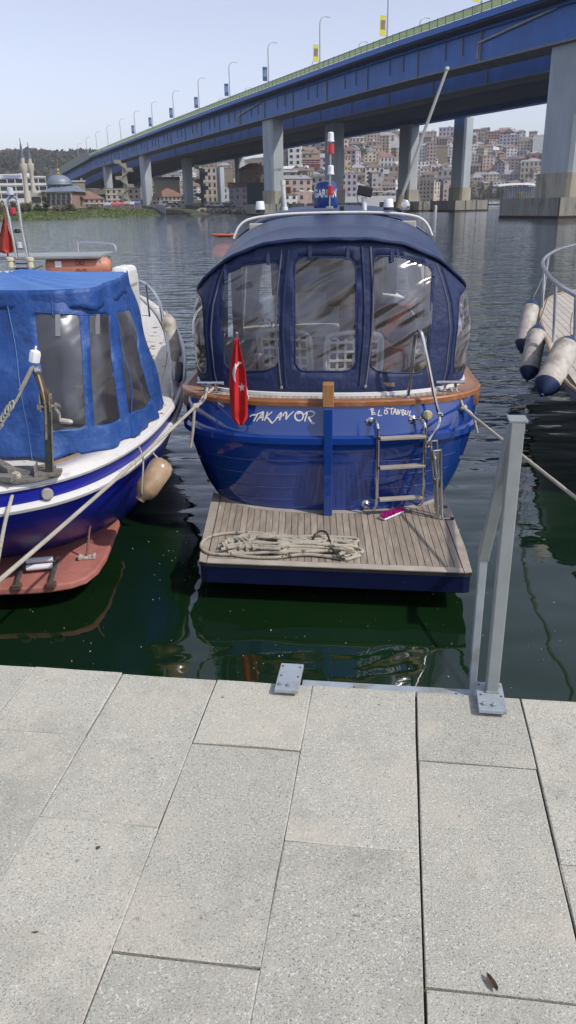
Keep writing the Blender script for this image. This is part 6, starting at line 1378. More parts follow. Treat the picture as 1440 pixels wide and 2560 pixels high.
# --- houses crowded behind them
def interp_zone(x): return 'left of the big grey pier' if x < 655 else 'beyond the blue dome' if x < 812 else 'right of the dark middle pier' if x < 1000 else 'between the two right piers' if x < 1142 else 'right of the pale pier'
adj = {'cream': 'cream', 'white': 'white', 'grey': 'grey', 'tan': 'tan', 'pink': 'pinkish', 'brown': 'brown', 'stone': 'stone coloured', 'lilac': 'pale grey', 'rose': 'rose coloured', 'brick': 'brick'}
fr_ = random.Random(4); t = 20.0; nh = 0
while t < 420:
    az = -2.6 + fr_.uniform(0, .8)
    while az < 21:
        rs = interp(az, SHORE); r_ = rs + t + fr_.uniform(-7, 7); wv = fr_.uniform(7.5, 14); hv_ = fr_.uniform(6, 11) + (fr_.uniform(0, 10) if fr_.random() < .35 else 0)
        p = polar(az, r_); q = proj(p + Vector((0, 0, hv_)))
        step_ = math.degrees(wv / r_) * fr_.uniform(1.0, 1.35)
        low = t < 55 and az > 11.5
        qb = proj(p)
        if 625 < q[0] < 1362 and not low and qb[1] > interp(q[0], [(640, 400), (708, 381), (811, 360), (859, 354), (999, 321), (1207, 300), (1363, 270)]) and not (653 < q[0] < 708 or 1352 < q[0]):
            zone = interp_zone(q[0]); ht = 'near the water' if t < 120 else ('at mid slope' if t < 270 else 'high on slope')
            wl = fr_.choice(['cream', 'cream', 'white', 'white', 'grey', 'pink', 'stone', 'lilac', 'lilac', 'brown', 'tan', 'stone', 'grey', 'rose'])
            rk_ = fr_.choice(['hip', 'gable', 'flat', 'shed', 'hip']); rf = fr_.choice(['tile', 'brown', 'brown', 'grey', 'grey']) if rk_ != 'flat' else fr_.choice(['grey', 'brown', 'white'])
            building('hillside_house', '%s house, %s %s roof, %s, %s' % (adj[wl], {'tile': 'red tiled', 'brown': 'brown', 'grey': 'grey', 'white': 'white'}[rf], {'hip': 'hipped', 'gable': 'gabled', 'flat': 'flat', 'shed': 'sloping'}[rk_], ht, zone), 'house', p, wv, wv * fr_.uniform(.7, 1.1), hv_, -R(az) + fr_.uniform(-.5, .5), wl, rf, rk_, max(1, int(hv_ / 3)), max(2, int(wv / 3)), False, 'houses crowded on the far hillside'); nh += 1
        az += step_
    t += fr_.uniform(19, 27)

t = 330.0
while t < 900:
    az = -10 + fr_.uniform(0, .8)
    while az < -2.4:
        r_ = interp(az, SHORE) + t + fr_.uniform(-15, 15); wv = fr_.uniform(12, 22); hv_ = fr_.uniform(9, 18); wl = fr_.choice(['cream', 'white', 'stone', 'lilac', 'pink', 'tan']); rf = fr_.choice(['tile', 'brown', 'grey']); rk_ = fr_.choice(['hip', 'flat', 'gable']); px_ = proj(polar(az, r_))[0]
        building('inland_house', '%s house, %s %s roof, %s, %s' % (adj[wl], {'tile': 'red tiled', 'brown': 'brown', 'grey': 'grey'}[rf], {'hip': 'hipped', 'gable': 'gabled', 'flat': 'flat'}[rk_], 'in front' if t < 500 else 'farther back' if t < 700 else 'farthest back', 'between the left piers' if px_ < 450 else 'behind the parked cars'), 'house', polar(az, r_), wv, wv * .8, hv_, -R(az) + fr_.uniform(-.4, .4), wl, rf, rk_, max(2, int(hv_ / 3)), max(3, int(wv / 3.2)), False, 'houses seen under the left half of the bridge')
        az += math.degrees(wv / r_) * fr_.uniform(1.2, 2.0)
    t += 75
# ================================================================== TREES
BARK = M('bark', (.09, .07, .05), .9, var=.3, scale=2)
def crown_mesh(name, mat, h, w, n, shape, seed, leaf):
    r_ = random.Random(seed); m_ = MB(); cl_ = []
    for i in range(max(6, n // 60)):
        z = r_.random()
        if shape == 'cone': rad = (1 - z) * .95 + .08
        else: rad = math.sin(math.pi * (.12 + .83 * z)) ** .6
        a_ = r_.uniform(0, 6.283); q = r_.random() ** .5 * rad; cl_.append(Vector((math.cos(a_) * q * w / 2, math.sin(a_) * q * w / 2, h * (.14 + .82 * z))))
    for i in range(n):
        c_ = cl_[i % len(cl_)]; s_ = w * .13
        p = c_ + Vector((r_.gauss(0, s_), r_.gauss(0, s_), r_.gauss(0, s_ * .8)))
        a_ = Vector((r_.uniform(-1, 1), r_.uniform(-1, 1), r_.uniform(-.6, 1))).normalized() * leaf * r_.uniform(.6, 1.3); b_ = a_.orthogonal().normalized() * leaf * .55
        m_.add([p - a_, p + b_, p + a_, p - b_], [(0, 1, 2, 3)])
    return m_.mesh(name, mat)
LEAFM = {'dark': M('foliage_dark', (.030, .052, .020), .8, var=.5, scale=.5), 'green': M('foliage_green', (.055, .085, .028), .8, var=.5, scale=.5), 'olive': M('foliage_olive', (.085, .088, .042), .8, var=.45, scale=.5), 'bare': M('bare_twigs', (.13, .105, .08), .9, var=.35, scale=.5), 'yel': M('foliage_yellow', (.16, .125, .035), .8, var=.4, scale=.5)}
_tc = 0
def tree(px, pyb, pyt, wpx, kind, shape, label, r=None, group='trees on the far shore', n=520, cat='tree', name='shore_tree', tmin=4):
    global _tc; _tc += 1
    if r is None: az, r = march(px, pyb, tmin)
    d_ = ray(px, pyb); Y = r * d_.y / math.hypot(d_.x, d_.y); p = aty(px, pyb, Y); h = aty(px, pyt, Y).z - p.z; w = wpx * Y / F * 1.05
    t_ = thing(name, label, cat, p, rnd.uniform(0, 6), group)
    m_ = MB(); m_.tube([(0, 0, -1.5), (0.05 * h, 0, h * .35), (0, .03 * h, h * .8)], [h * .04 + .05, h * .028 + .03, .03], 6)
    for a_ in range(4): m_.tube([(0.03 * h, 0, h * .3), (math.cos(a_ * 1.6) * w * .3, math.sin(a_ * 1.6) * w * .3, h * .62)], [h * .018 + .02, .02], 5)
    o_ = bpy.data.objects.new('trunk', m_.mesh('trunk', BARK)); COL.objects.link(o_); o_.parent = t_
    o_ = bpy.data.objects.new('crown', crown_mesh('crown', LEAFM[kind], h, w, n, shape, _tc, max(.22, w * .045))); COL.objects.link(o_); o_.parent = t_
    return t_
G2 = 'trees behind the small harbour'
for i, (x, yb, yt, w, k_, lbl) in enumerate([(1178, 499, 462, 24, 'dark', 'dark green round tree right beside the tall grey pier'), (1199, 500, 460, 26, 'green', 'fresh green tree, second from the tall pier behind the moored boats'), (1218, 500, 468, 24, 'olive', 'olive brown tree in the middle of the harbour trees'), (1234, 500, 463, 22, 'olive', 'olive tree left of the pavilion behind the moored boats'), (1256, 500, 466, 22, 'green', 'green tree in front of the left half of the pavilion'), (1300, 496, 478, 16, 'yel', 'small yellowish round tree in front of the pavilion'), (1228, 474, 456, 18, 'dark', 'dark tree rising above the others by the pavilion roof')]): tree(x, yb, yt, w, k_, 'round', lbl, group=G2, tmin=12)
for x, yb, yt, w, k_, lbl in [(1104, 492, 466, 22, 'dark', 'dark evergreen tree left of the pale right pier'), (1120, 492, 470, 18, 'green', 'bushy green tree touching the pale right pier'), (900, 404, 366, 34, 'dark', 'wide dark green tree among the hillside roofs'), (925, 396, 362, 26, 'dark', 'dark tree left above the white mansion'), (786, 430, 412, 18, 'bare', 'brown bare tree under the dark red house'), (1148, 470, 446, 18, 'bare', 'bare brown tree by the foot of the pale pier'), (1075, 494, 466, 16, 'olive', 'olive shrub in front of the old stone building'), (995, 480, 452, 20, 'bare', 'bare tree by the waterside kiosk')]: tree(x, yb, yt, w, k_, 'round', lbl, n=420)
G3 = 'shrubs and trees on the left bank'
for x, yb, yt, w, k_, s_, lbl in [(117, 532, 489, 26, 'dark', 'cone', 'tall dark evergreen bush in front of the mosque wall'), (96, 532, 510, 20, 'green', 'round', 'green bush left of the dark evergreen on the bank'), (76, 532, 508, 22, 'olive', 'round', 'olive bush under the white wall on the bank'), (58, 531, 503, 24, 'bare', 'round', 'bare brown shrub below the minarets'), (36, 532, 506, 24, 'bare', 'round', 'bare shrub seen through the hoop mast'), (8, 533, 505, 26, 'green', 'round', 'green bush at the far left picture edge'), (204, 517, 495, 20, 'yel', 'round', 'yellowish shrub in front of the long brown house'), (150, 530, 514, 26, 'bare', 'round', 'low brown scrub right of the evergreen'), (176, 528, 514, 24, 'bare', 'round', 'low bare scrub under the arched windows'), (232, 526, 512, 28, 'bare', 'round', 'brown scrub under the long brown house')]: tree(x, yb, yt, w, k_, s_, lbl, group=G3, n=500, tmin=2, cat='shrub' if yb - yt < 34 else 'tree', name='bank_shrub')
# far woods on the left ridge: one mass
m_ = MB(); r_ = random.Random(9)
for i in range(2600):
    az = r_.uniform(-26, -9.5); rr2 = interp(az, SHORE) + r_.uniform(560, 1500); p = polar(az, rr2)
    if r_.random() < smoothstep(-15.5, -9.5, az) * .75: continue
    h = r_.uniform(6, 13); w = r_.uniform(4, 8)
    for q in range(7):
        c_ = p + Vector((r_.gauss(0, w * .28), r_.gauss(0, w * .28), h * r_.uniform(.35, .95))); a_ = Vector((r_.uniform(-1, 1), r_.uniform(-1, 1), r_.uniform(-.3, .8))).normalized() * w * .42; b_ = a_.orthogonal().normalized() * w * .34; c2 = a_.cross(b_).normalized() * w * .3
        m_.add([c_ - a_, c_ + b_, c_ + a_, c_ - b_, c_ + c2], [(0, 1, 4), (1, 2, 4), (2, 3, 4), (3, 0, 4)])
o_ = m_.build('ridge_woods', M('woods', (.042, .05, .030), .9, var=.4, scale=.02, stain=(.085, .062, .045), stain_scale=.008, stain_lo=.45, stain_hi=.58)); o_['kind'] = 'stuff'; o_['label'] = 'dark woods covering the ridge behind the minarets'; o_['category'] = 'woods'
for i, (x, yb, yt, w, wl, rf, lbl) in enumerate([(134, 402, 395, 8, 'white', 'orange', 'tiny white house on the ridge behind the bridge end'), (144, 401, 393, 9, 'pink', 'tile', 'tiny pink house in the middle of the far ridge row'), (156, 402, 395, 9, 'cream', 'tile', 'tiny cream house on the ridge, third of the row'), (169, 402, 393, 10, 'white', 'white', 'bright white house at the right end of the ridge row')]):
    d_ = ray(x, yb); key_b(x - w / 2, x + w / 2, yt, yb, wl, rf, 'hip', 1, 2, lbl, r=1500, name='ridge_house', sink=25)
tm = thing('radio_mast', 'thin radio mast on the wooded ridge left of the bridge', 'mast', aty(101, 384, 1450)); m_ = MB(); m_.tube([aty(101, 386, 1450), aty(101, 369, 1450)], [1.2, .3], 5); m_.build('mast_pole', BDARK, tm)

# ================================================================== LEFT SHORE: mosque, school, stalls
MY = 262.0
def mp(x, y, Y=MY): return aty(x, y, Y)
LEAD = M('lead_roof', (.20, .235, .29), .5, metal=.2, var=.12, scale=.3); PALE = M('pale_stone', (.46, .43, .36), .8, var=.1, scale=.5); BRK = M('pinkish_brick', (.30, .20, .165), .85, var=.14, scale=.8)
mq = thing('mosque', 'domed brick mosque with arched windows on the far left bank', 'mosque', mp(148, 517))
def pbox(x0, x1, yt, yb, dep, name, mat, par, Y=MY, sink=2.0):
    a_, b_ = mp(x0, yb, Y), mp(x1, yb, Y); zt = mp((x0 + x1) / 2, yt, Y).z; zb = mp((x0 + x1) / 2, yb, Y).z - sink; m_ = MB(); m_.box(((a_.x + b_.x) / 2, Y + dep / 2, (zt + zb) / 2), (b_.x - a_.x, dep, zt - zb)); return m_.build(name, mat, par)
mw = pbox(107, 183, 479, 517, 18, 'wall', BRK, mq); pbox(74, 106.5, 482, 516, 14, 'side_wing', PALE, mq)
m_ = MB(); a_, b_ = mp(98, 480), mp(186, 480); zr = a_.z; m_.add([(a_.x, MY - .6, zr), (b_.x, MY - .6, zr), (b_.x, MY + 18, zr), (a_.x, MY + 18, zr), (lerp(a_.x, b_.x, .3), MY + 7, zr + 1.8), (lerp(a_.x, b_.x, .85), MY + 7, zr + 1.8), (lerp(a_.x, b_.x, .85), MY + 12, zr + 1.8), (lerp(a_.x, b_.x, .3), MY + 12, zr + 1.8)], [(0, 1, 5, 4), (1, 2, 6, 5), (2, 3, 7, 6), (3, 0, 4, 7), (4, 5, 6, 7)]); m_.build('skirt_roof', LEAD, mq)
c_ = mp(151, 478, MY + 9); rd_ = (mp(180, 470, MY + 9) - mp(122, 470, MY + 9)).length / 2; zd0 = mp(151, 477, MY + 9).z; zd1 = mp(151, 460, MY + 9).z; zd2 = mp(151, 437, MY + 9).z
m_ = MB(); m_.lathe([(rd_ * .98, zd0 - c_.z - .5), (rd_ * .98, zd1 - c_.z)], c_, n=16); drum = m_.build('drum', M('drum_slate', (.13, .15, .18), .7), mq)
m_ = MB(); H_ = zd2 - zd1; m_.lathe([(rd_ * 1.10, zd1 - c_.z - .2), (rd_ * 1.08, zd1 - c_.z + .1)] + [(rd_ * 1.02 * math.cos(a2), zd1 - c_.z + .1 + H_ * math.sin(a2)) for a2 in [i * math.pi / 18 for i in range(10)]], c_, n=28); m_.build('dome', LEAD, mq, smooth=True, angle=50)
m_ = MB(); m_.lathe([(.5, 0), (.7, .4), (.3, .9), (.4, 1.4), (.08, 2.0), (.05, 4.6)], Vector((c_.x, c_.y, zd2 - .1)), n=8); m_.build('finial', M('gilt', (.45, .27, .06), .4, metal=.6), mq)
m_w = MB(); m_w.box((0, 0, 0), (1.15, .2, 1.7)); mwin = m_w.mesh('arched_window', GLASS)
m_w = MB(); m_w.box((0, 0, 0), (1.9, .16, 2.5)); mfr = m_w.mesh('window_surround', PALE)
for j, yy in enumerate((490, 506)):
    for i in range(5):
        p = mp(122 + i * 12.6, yy) - XF[mq.name].translation; f_ = inst('window_surround', mfr, mw, (p.x, p.y - .05, p.z)); inst('window', mwin, f_, (0, -.08, 0))
for i in range(3): p = mp(85 + i * 6.5, 499) - XF[mq.name].translation; inst('window', mwin, mq, (p.x, p.y - .08, p.z))
for i in range(8):
    a2 = math.pi + i * math.pi / 7; p = c_ + Vector((math.cos(a2) * rd_ * .99, math.sin(a2) * rd_ * .99, (zd0 + zd1) / 2 - c_.z)) - XF[mq.name].translation; inst('window', mwin, drum, p, a2 + math.pi / 2, (.9, 1, 1.1))
def minaret(xb, yb, xt, yt, label, Y, f_cone=.30, f_bal=.50):
    p = mp(xb, yb, Y); zt = mp(xt, yt, Y).z; H2 = zt - p.z; x_ = (mp(xb, yb, Y).x + mp(xt, yt, Y).x) / 2; p = Vector((x_, Y, p.z)); t_ = thing('minaret', label, 'minaret', p, 0, 'minarets of the mosque')
    zc = H2 * (1 - f_cone); zb_ = H2 * (1 - f_bal); rm = .66
    m_ = MB(); m_.lathe([(rm * 1.5, -3), (rm * 1.5, H2 * .12), (rm * 1.05, H2 * .18), (rm, zb_ - 1.2), (rm * 1.7, zb_), (rm * 1.75, zb_ + .9), (rm * .95, zb_ + .95), (rm * .9, zc)], p, n=14); m_.build('shaft', PALE, t_, smooth=True, angle=40)
    m_ = MB(); m_.lathe([(rm * 1.05, zc), (rm * .75, zc + H2 * f_cone * .25), (.12, zc + H2 * f_cone * .8), (.06, H2)], p, n=12); m_.build('spire', M('spire_lead', (.10, .12, .16), .5), t_, smooth=True)
    m_ = MB(); m_.lathe([(rm * 1.78, zb_ + .9), (rm * 1.78, zb_ + 1.9), (rm * 1.6, zb_ + 1.9), (rm * 1.6, zb_ + .9)], p, n=14); m_.build('balcony', PALE, t_)
minaret(70, 505, 49, 345, 'taller left minaret with pale shaft and dark pointed spire', 250); minaret(86, 492, 68, 354, 'right minaret standing behind the taller one', 275)
key_b(-30, 118, 440, 500, 'white', 'white', 'flat', 3, 8, 'white concrete hall with a long rooftop sign behind the minarets', r=330, dep=20, wf=.85, name='concrete_hall')
bs = thing('rooftop_sign', 'long white rooftop sign with faint blue line at the far left', 'sign', mp(25, 448, 300)); pbox(-40, 55, 435, 448, .5, 'sign_board', M('sign_white', (.7, .7, .72), .6), bs, 300, 0); m_ = MB()
for i in range(16): q = mp(8 + i * 2.8 + rnd.uniform(-.4, .4), 440 + .35 * rnd.uniform(-1, 1), 299.6); m_.box(q, (.28, .1, .5)); q = mp(14 + i * 2.2, 444.3, 299.6); m_.box(q, (.2, .1, .22))
m_.build('faint_print', M('faded_print', (.22, .26, .42), .7), bs)
key_b(188, 262, 476, 520, 'pink', 'tile', 'hip', 2, 6, 'long pinkish house with tiled roof between mosque and bridge pier', r=285, dep=12, name='long_house')
key_b(382, 462, 470, 512, 'cream', 'tile', 'hip', 2, 8, 'cream long house with red roof between the left piers', r=330, dep=12, name='long_house')
key_b(184, 214, 450, 480, 'stone', 'grey', 'shed', 0, 1, 'blank sandy block under the left end of the bridge', r=340, name='concrete_block')
key_b(268, 350, 470, 512, 'cream', 'brown', 'flat', 3, 6, 'cream building behind the outside stairs under the bridge', r=345, name='tan_block')
key_b(386, 450, 440, 480, 'cream', 'grey', 'shed', 0, 1, 'cream gable wall under the bridge deck', r=430, name='gable_block')
key_b(508, 545, 416, 508, 'cream', 'brown', 'flat', 5, 3, 'tall cream block behind the dark spiral stairs', r=520, name='tan_block')
key_b(553, 585, 420, 476, 'olive', 'brown', 'flat', 0, 1, 'olive windowless block right of the pale thin pier', r=540, name='olive_block')
key_b(560, 600, 468, 500, 'white', 'white', 'flat', 2, 4, 'low white balconied house under the bridge', r=520, name='low_house')
key_b(618, 662, 456, 512, 'dark', 'dark', 'flat', 0, 1, 'dark blue grey metal shed left of the big pier', r=300, name='metal_shed')
key_b(605, 655, 424, 462, 'rose', 'tile', 'hip', 3, 5, 'rose house with tiled roof above the dark metal shed', r=540, name='rose_house')
# outside stair towers
def stairs(xc, yt, yb, w, label, mat, r):
    Y = r; p = mp(xc, yb, Y); H2 = mp(xc, yt, Y).z - p.z; wm = w * Y / F; t_ = thing('stair_tower', label, 'stairs', p, 0, 'outside stair towers under the bridge')
    m_ = MB(); m_.box(p + Vector((0, 0, H2 / 2)), (wm * .28, wm * .28, H2)); m_.build('core', mat, t_)
    n_ = 5; fh = H2 / n_
    for i in range(n_):
        sg = 1 if i % 2 else -1; z = p.z + fh * i
        m_ = MB(); m_.box(Vector((p.x + sg * wm * .36, Y, z + fh)), (wm * .42, wm * .5, .35)); m_.box(Vector((p.x + sg * wm * .36, Y - wm * .25, z + fh + .6)), (wm * .46, .12, 1.0)); m_.build('landing', mat, t_)
        m_ = MB(); m_.bar(Vector((p.x - sg * wm * .4, Y - .4, z)), Vector((p.x + sg * wm * .3, Y - .4, z + fh)), wm * .32, .5); m_.build('flight', mat, t_)
stairs(318, 408, 508, 34, 'pale concrete outside stairs left of the nearest left pier', M('stair_concrete', (.30, .29, .24), .85, var=.15, scale=.5), 310); stairs(507, 420, 508, 26, 'dark outside stairs right of the second row pier', M('stair_dark', (.075, .085, .08), .8), 320)
# market stalls
for i, (x0, x1, yt, yb, col, lbl) in enumerate([(258, 276, 509, 521, (.32, .34, .42), 'blue and white market stall left of the red one'), (277, 308, 508, 521, (.42, .10, .09), 'red market stall awning under the bridge'), (309, 325, 506, 521, (.30, .28, .25), 'grey market stall beside the red one'), (322, 336, 507, 521, (.45, .44, .47), 'white market stall near the left pier'), (336, 351, 505, 521, (.10, .14, .36), 'dark blue market stall touching the left pier')]):
    Y = 268; t_ = thing('market_stall', lbl, 'stall', mp((x0 + x1) / 2, yb, Y), 0, 'market stalls under the bridge'); a_, b_ = mp(x0, yb, Y), mp(x1, yb, Y); z1 = mp(x0, yt, Y).z; mt = M('awning_%d' % i, col, .8, var=.35, scale=.9)
    m_ = MB(); m_.add([(a_.x, Y, z1 - .5), (b_.x, Y, z1 - .5), (b_.x, Y + 3, z1 + .3), (a_.x, Y + 3, z1 + .3)], [(0, 1, 2, 3)]); m_.build('awning', mt, t_, solid=.1)
    m_ = MB(); m_.box(((a_.x + b_.x) / 2, Y + 1.5, (a_.z + z1 - .9) / 2), (b_.x - a_.x - .2, 2.6, z1 - a_.z - .8)); m_.build('counter', M('stall_goods', (.22, .15, .17), .8, var=.6, scale=1.5), t_)
    for q in (a_.x + .1, b_.x - .1): m_ = MB(); m_.box((q, Y + .1, (a_.z + z1 - .5) / 2), (.1, .1, z1 - a_.z - .5)); m_.build('pole', LAMPM, t_)
# low waterside wall and metal hoarding
ww_ = thing('bank_wall', 'low grey retaining wall along the left bank', 'wall', mp(200, 526, 255)); m_ = MB(); m_.bar(mp(40, 525, 240), mp(258, 524, 268), .5, 1.6); m_.build('wall_stone', M('wall_grey', (.16, .15, .135), .9, var=.3, scale=.6), ww_)
hd = thing('metal_hoarding', 'slanting grey sheet metal hoarding beside the left pier', 'fence', mp(405, 532, 280)); pa, pb2 = mp(393, 530, 285), mp(415, 534, 268)
for i in range(6): a_, b_ = lerp(pa, pb2, i / 6), lerp(pa, pb2, (i + .96) / 6); m_ = MB(); m_.add([a_ - Vector((0, 0, 1)), b_ - Vector((0, 0, 1)), b_ + Vector((0, 0, 2.4)), a_ + Vector((0, 0, 2.4))], [(0, 1, 2, 3)]); m_.build('sheet_panel', M('hoarding_grey', (.33, .35, .40), .5, var=.15, scale=1), hd, solid=.08)
rv = thing('stone_embankment', 'pale rubble embankment under the bridge right of the second pier', 'embankment', mp(560, 528, 292)); m_ = MB(); r_ = random.Random(2)
for i in range(140): p = mp(r_.uniform(494, 640), r_.uniform(522, 531), 291 + r_.uniform(-1, 3)); q = r_.uniform(.4, .9); m_.box(p, (q * 1.4, q, q * .8), Matrix.Rotation(r_.uniform(-.5, .5), 3, 'X') @ Matrix.Rotation(r_.uniform(0, 3), 3, 'Z'))
m_.build('rubble', CONC, rv, kind='stuff')
# parked cars and a white van under the bridge
def car(px, py, r, yaw, col, label, L_=4.2, van=False):
    Y = r; p = mp(px, py, Y); t_ = thing('parked_car', label, 'van' if van else 'car', p, yaw, 'vehicles parked under the bridge'); H2 = 2.2 if van else 1.45; pm = M('paint_%s' % str(col), col, .3, coat=.4)
    def lp_(m_, nm, mt, **k): o_ = bpy.data.objects.new(nm, m_.mesh(nm, mt)); COL.objects.link(o_); o_.parent = t_; return o_
    pr_ = [(-L_ / 2, .35), (-L_ / 2, .8), (-L_ * .28, .92), (-L_ * .16, H2), (L_ * .22, H2), (L_ * .38, .95), (L_ / 2, .85), (L_ / 2, .35)] if not van else [(-L_ / 2, .4), (-L_ / 2, 1.1), (-L_ * .38, H2), (L_ / 2, H2), (L_ / 2, .4)]
    m_ = MB(); k_ = len(pr_); m_.add([(x, -.85, z) for x, z in pr_] + [(x, .85, z) for x, z in pr_], [tuple(range(k_)), tuple(range(2 * k_ - 1, k_ - 1, -1))] + [(i, k_ + i, k_ + (i + 1) % k_, (i + 1) % k_) for i in range(k_)]); lp_(m_, 'body', pm)
    m_ = MB(); m_.box((.1, -.86, H2 * .8 if not van else 1.6), (L_ * .42, .05, H2 * .28)); m_.box((.1, .86, H2 * .8 if not van else 1.6), (L_ * .42, .05, H2 * .28)); lp_(m_, 'side_window', GLASS)
    for x in (-L_ * .31, L_ * .31):
        for y in (-.8, .8): m_ = MB(); m_.lathe([(.32, -.1), (.32, .1)], (x, y, .32), (0, 1, 0), 10); lp_(m_, 'wheel', BLACKP)
cc = [((.55, .56, .58), 'white'), ((.05, .05, .06), 'black'), ((.25, .27, .30), 'silver grey'), ((.35, .05, .04), 'red'), ((.07, .11, .22), 'blue')]
for i, (px, c2, where) in enumerate([(497, 1, 'nearest the second row pier'), (513, 0, 'second from the left in the row'), (528, 2, 'below the tall cream block'), (545, 0, 'left of the pale thin pier'), (563, 4, 'right of the pale thin pier'), (577, 2, 'just left of the third row pier'), (425, 2, 'between the two left piers'), (440, 4, 'close to the second row pier on its left')]): car(px, 518, 300 + (i % 3) * 3, rnd.uniform(-.25, .25), cc[c2][0], '%s car parked under the bridge %s' % (cc[c2][1], where))
car(413, 517, 300, .2, (.62, .62, .62), 'white van parked behind the metal hoarding', 4.8, True)
# glass pavilion and the small harbour
gp = thing('glass_pavilion', 'long dark glass pavilion with white roof behind the small harbour', 'pavilion', aty(1286, 500, 735))
Y = 735
a_, b_ = aty(1250, 500, Y), aty(1338, 500, Y); zt = aty(1290, 467, Y).z; m_ = MB(); m_.box(((a_.x + b_.x) / 2, Y + 8, (zt + a_.z) / 2 - .5), (b_.x - a_.x, 16, zt - a_.z + 1)); gw = m_.build('glass_wall', M('pavilion_glass', (.06, .085, .125), .2, var=.3, scale=.3), gp)
for i in range(16): m_ = MB(); m_.box((lerp(a_.x, b_.x, i / 15), Y - .15, (zt + a_.z) / 2), (.35, .3, zt - a_.z)); m_.build('mullion', M('mullion_grey', (.25, .27, .3), .5), gw)
m_ = MB(); c0_, c1_ = aty(1236, 468, Y - 3), aty(1340, 465, Y - 3); m_.grid(lambda i, j: Vector((lerp(c0_.x, c1_.x, i), Y - 3 + 22 * j, lerp(c0_.z, c1_.z, i) + 1.6 * math.sin(math.pi * j) + 1.2 * math.sin(math.pi * i * .9))), 12, 6); m_.build('curved_roof', M('roof_white', (.6, .6, .6), .6), gp, smooth=True, solid=.6)
hb = 'boats in the small harbour beyond the bridge'
def small_boat(px, py, L_, yaw, hullc, label, r, cab=True, mast=0):
    Y = r; p = aty(px, py, Y); p.z = 0; t_ = thing('moored_boat', label, 'boat', p, yaw, hb)
    def lp_(m_, nm, mt): o_ = bpy.data.objects.new(nm, m_.mesh(nm, mt, None, True, 40)); COL.objects.link(o_); o_.parent = t_
    m_ = MB()
    def hullf(i, j):
        x = (i * 2 - 1); w = L_ * .16 * (1 - max(0, x) ** 2.5) ; a_ = j * math.pi - math.pi; return Vector((x * L_ / 2, w * math.cos(a_), .9 + .35 * max(0, x) ** 2 + 1.1 * math.sin(a_) * (.8 if x < 1 else 0)))
    m_.grid(hullf, 12, 8); lp_(m_, 'hull', hullc)
    m_ = MB(); m_.grid(lambda i, j: Vector(((i * 2 - 1) * L_ / 2 * .98, (j * 2 - 1) * L_ * .155 * (1 - max(0, i * 2 - 1) ** 2.5), .85 + .33 * max(0, i * 2 - 1) ** 2)), 12, 2); lp_(m_, 'deck', WHITEP)
    if cab: m_ = MB(); m_.box((-.05 * L_, 0, 1.5), (L_ * .38, L_ * .2, 1.3)); m_.box((-.08 * L_, 0, 2.3), (L_ * .46, L_ * .24, .12)); lp_(m_, 'cabin', WHITEP); m_ = MB(); m_.box((-.05 * L_, 0, 1.75), (L_ * .385, L_ * .205, .5)); lp_(m_, 'cabin_window', GLASS)
    if mast: m_ = MB(); m_.tube([(0, 0, 1), (0, 0, mast)], .09, 5); lp_(m_, 'mast', LAMPM)
wh, gn, nv = M('boat_white', (.66, .67, .66), .4), M('boat_green', (.03, .09, .06), .4), M('boat_navy', (.03, .05, .12), .4)
for i, (px, L_, yw, hc, cab, mast, lbl) in enumerate([(1205, 9, .3, wh, True, 0, 'white cabin boat, leftmost in the small harbour'), (1213, 8, -.4, wh, True, 9, 'white boat with a mast near the left end of the small harbour'), (1222, 8, .9, gn, True, 0, 'green hulled boat in the left half of the small harbour'), (1226, 6, 1.3, wh, False, 0, 'open white skiff in front of the green boat'), (1237, 12, .1, gn, True, 0, 'long green and white boat in the middle of the small harbour'), (1248, 11, -.2, gn, True, 0, 'green hulled cabin boat right of the harbour middle'), (1258, 8, .5, wh, True, 11, 'white sailing boat near the right end of the small harbour'), (1267, 8, 0, nv, True, 0, 'navy hulled boat at the right end of the small harbour')]): small_boat(px, 511, L_, yw, hc, lbl, 650 + (i % 3) * 8, cab, mast)
fy = thing('white_ferry', 'long low white ferry deck behind the launch roof', 'ferry', mp(926, 512, 330)); FM = M('ferry_white', (.6, .6, .6), .5); pbox(862, 1002, 490, 503, 6, 'ferry_hull', FM, fy, 330, 2.5); pbox(870, 996, 478, 480, 5, 'ferry_canopy', FM, fy, 331, 0)
for i in range(9): q = mp(872 + i * 15, 480, 331); m_ = MB(); m_.box((q.x, 331, (q.z + mp(900, 490, 331).z) / 2), (.12, .12, q.z - mp(900, 490, 331).z)); m_.build('ferry_post', LAMPM, fy)
for i, (x, yb, w) in enumerate([(752, 492, 22), (775, 494, 20), (737, 491, 18)]):
    Y = 318; p = mp(x, yb, Y); t_ = thing('cafe_parasol', 'white cafe parasol, %s behind the blue dome' % ['middle one', 'right hand one', 'left hand one'][i], 'parasol', p, 0, 'white parasols of the waterside cafe'); hh_ = mp(x, 474, Y).z - p.z; m_ = MB(); m_.tube([p, p + Vector((0, 0, hh_))], .06, 5); m_.build('pole', LAMPM, t_); m_ = MB(); ww2 = w * Y / F / 2; m_.lathe([(ww2, hh_ * .72), (ww2 * .55, hh_ * .86), (.05, hh_)], p, n=8); m_.build('canopy', M('parasol_white', (.58, .57, .5), .8), t_)
os_ = thing('orange_sign', 'square orange sign on the cafe wall behind the launch roof', 'sign', mp(721, 484, 318)); pbox(716, 727, 467, 484, .4, 'sign_panel', M('sign_orange', (.50, .20, .05), .6), os_, 318, 0)
sg_ = thing('navigation_mark', 'small white and green marker standing in the water between the right piers', 'marker', mp(1088, 527, 235)); p = mp(1088, 527, 235); p.z = 0; m_ = MB(); m_.lathe([(.5, -.5), (.5, 1.6), (.3, 1.7)], p, n=10); m_.build('marker_base', FM, sg_); m_ = MB(); m_.lathe([(.25, 1.7), (.25, 2.6), (.05, 2.8)], p, n=10); m_.build('marker_top', gn, sg_)
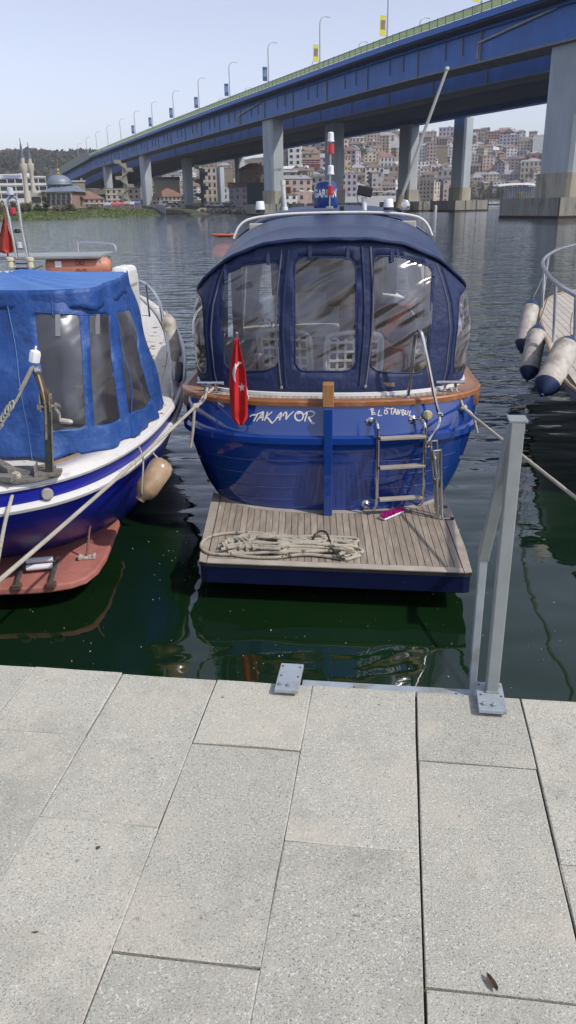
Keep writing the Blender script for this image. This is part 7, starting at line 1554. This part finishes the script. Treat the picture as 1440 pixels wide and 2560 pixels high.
# ================================================================== HAZE
HAZE = True
if HAZE:
    m = bpy.data.materials.new('haze_air'); m.use_nodes = True; n = m.node_tree.nodes; l = m.node_tree.links; n.remove(n['Principled BSDF'])
    pv = n.new('ShaderNodeVolumePrincipled'); pv.inputs['Color'].default_value = (.80, .84, .92, 1); pv.inputs['Density'].default_value = .0002; pv.inputs['Anisotropy'].default_value = .2
    l.new(pv.outputs[0], n['Material Output'].inputs['Volume'])
    mb = MB(); mb.box((0, 1500, 65), (7000, 7000, 136)); hz = mb.build('haze', m); hz['kind'] = 'stuff'; hz['label'] = 'pale thin haze in the air over the water'; hz['category'] = 'haze'
# ================================================================== FIXTURES BOLTED TO A BOAT ARE PARTS OF THAT BOAT
def attach(root, owner, main_name):
    kids = [o for o in COL.objects if o.parent == root]; main = next(o for o in kids if o.name.split('.')[0] == main_name)
    rest = []
    def walk(o):
        for c_ in [q for q in COL.objects if q.parent == o]: rest.append(c_); walk(c_)
    walk(root); rest.remove(main)
    for o in rest: o.parent = main
    main.parent = owner; main.matrix_local = XF[owner.name].inverted() @ XF[root.name]
    nm = root.name.split('.')[0]; lbl = root['label']; bpy.data.objects.remove(root); main.name = nm; main['label'] = lbl
def roots(name): return [o for o in list(COL.objects) if o.type == 'EMPTY' and o.parent is None and o.name.split('.')[0] == name]
for nm, main in [('swim_platform', 'platform_board'), ('boarding_ladder', 'rail'), ('grab_rail', 'rail_tube'), ('folding_ladder', 'rail'), ('deck_cleat', 'crossbar'), ('boat_canopy', 'canvas_wall'), ('radar_dome', 'dome'), ('signal_mast', 'mast_tube'), ('deck_lamp', 'lamp_shade'), ('light_tube', 'tube_body'), ('spotlight', 'lamp_head'), ('searchlight', 'reflector'), ('radio_antenna', 'pole')]:
    for r_ in roots(nm): attach(r_, boat, main)
for nm, main in [('canvas_tent', 'tarp_wall'), ('platform_ladder', 'side_rail'), ('platform_stay', 'rod'), ('stern_davit', 'upright'), ('side_railing', 'top_rail'), ('roof_rack', 'rack_top'), ('signal_hoop', 'hoop'), ('boat_horn', 'horn_body')]:
    for r_ in roots(nm): attach(r_, lb_boat, main)
attach(roots('bow_rail')[0], rb, 'top_rail')
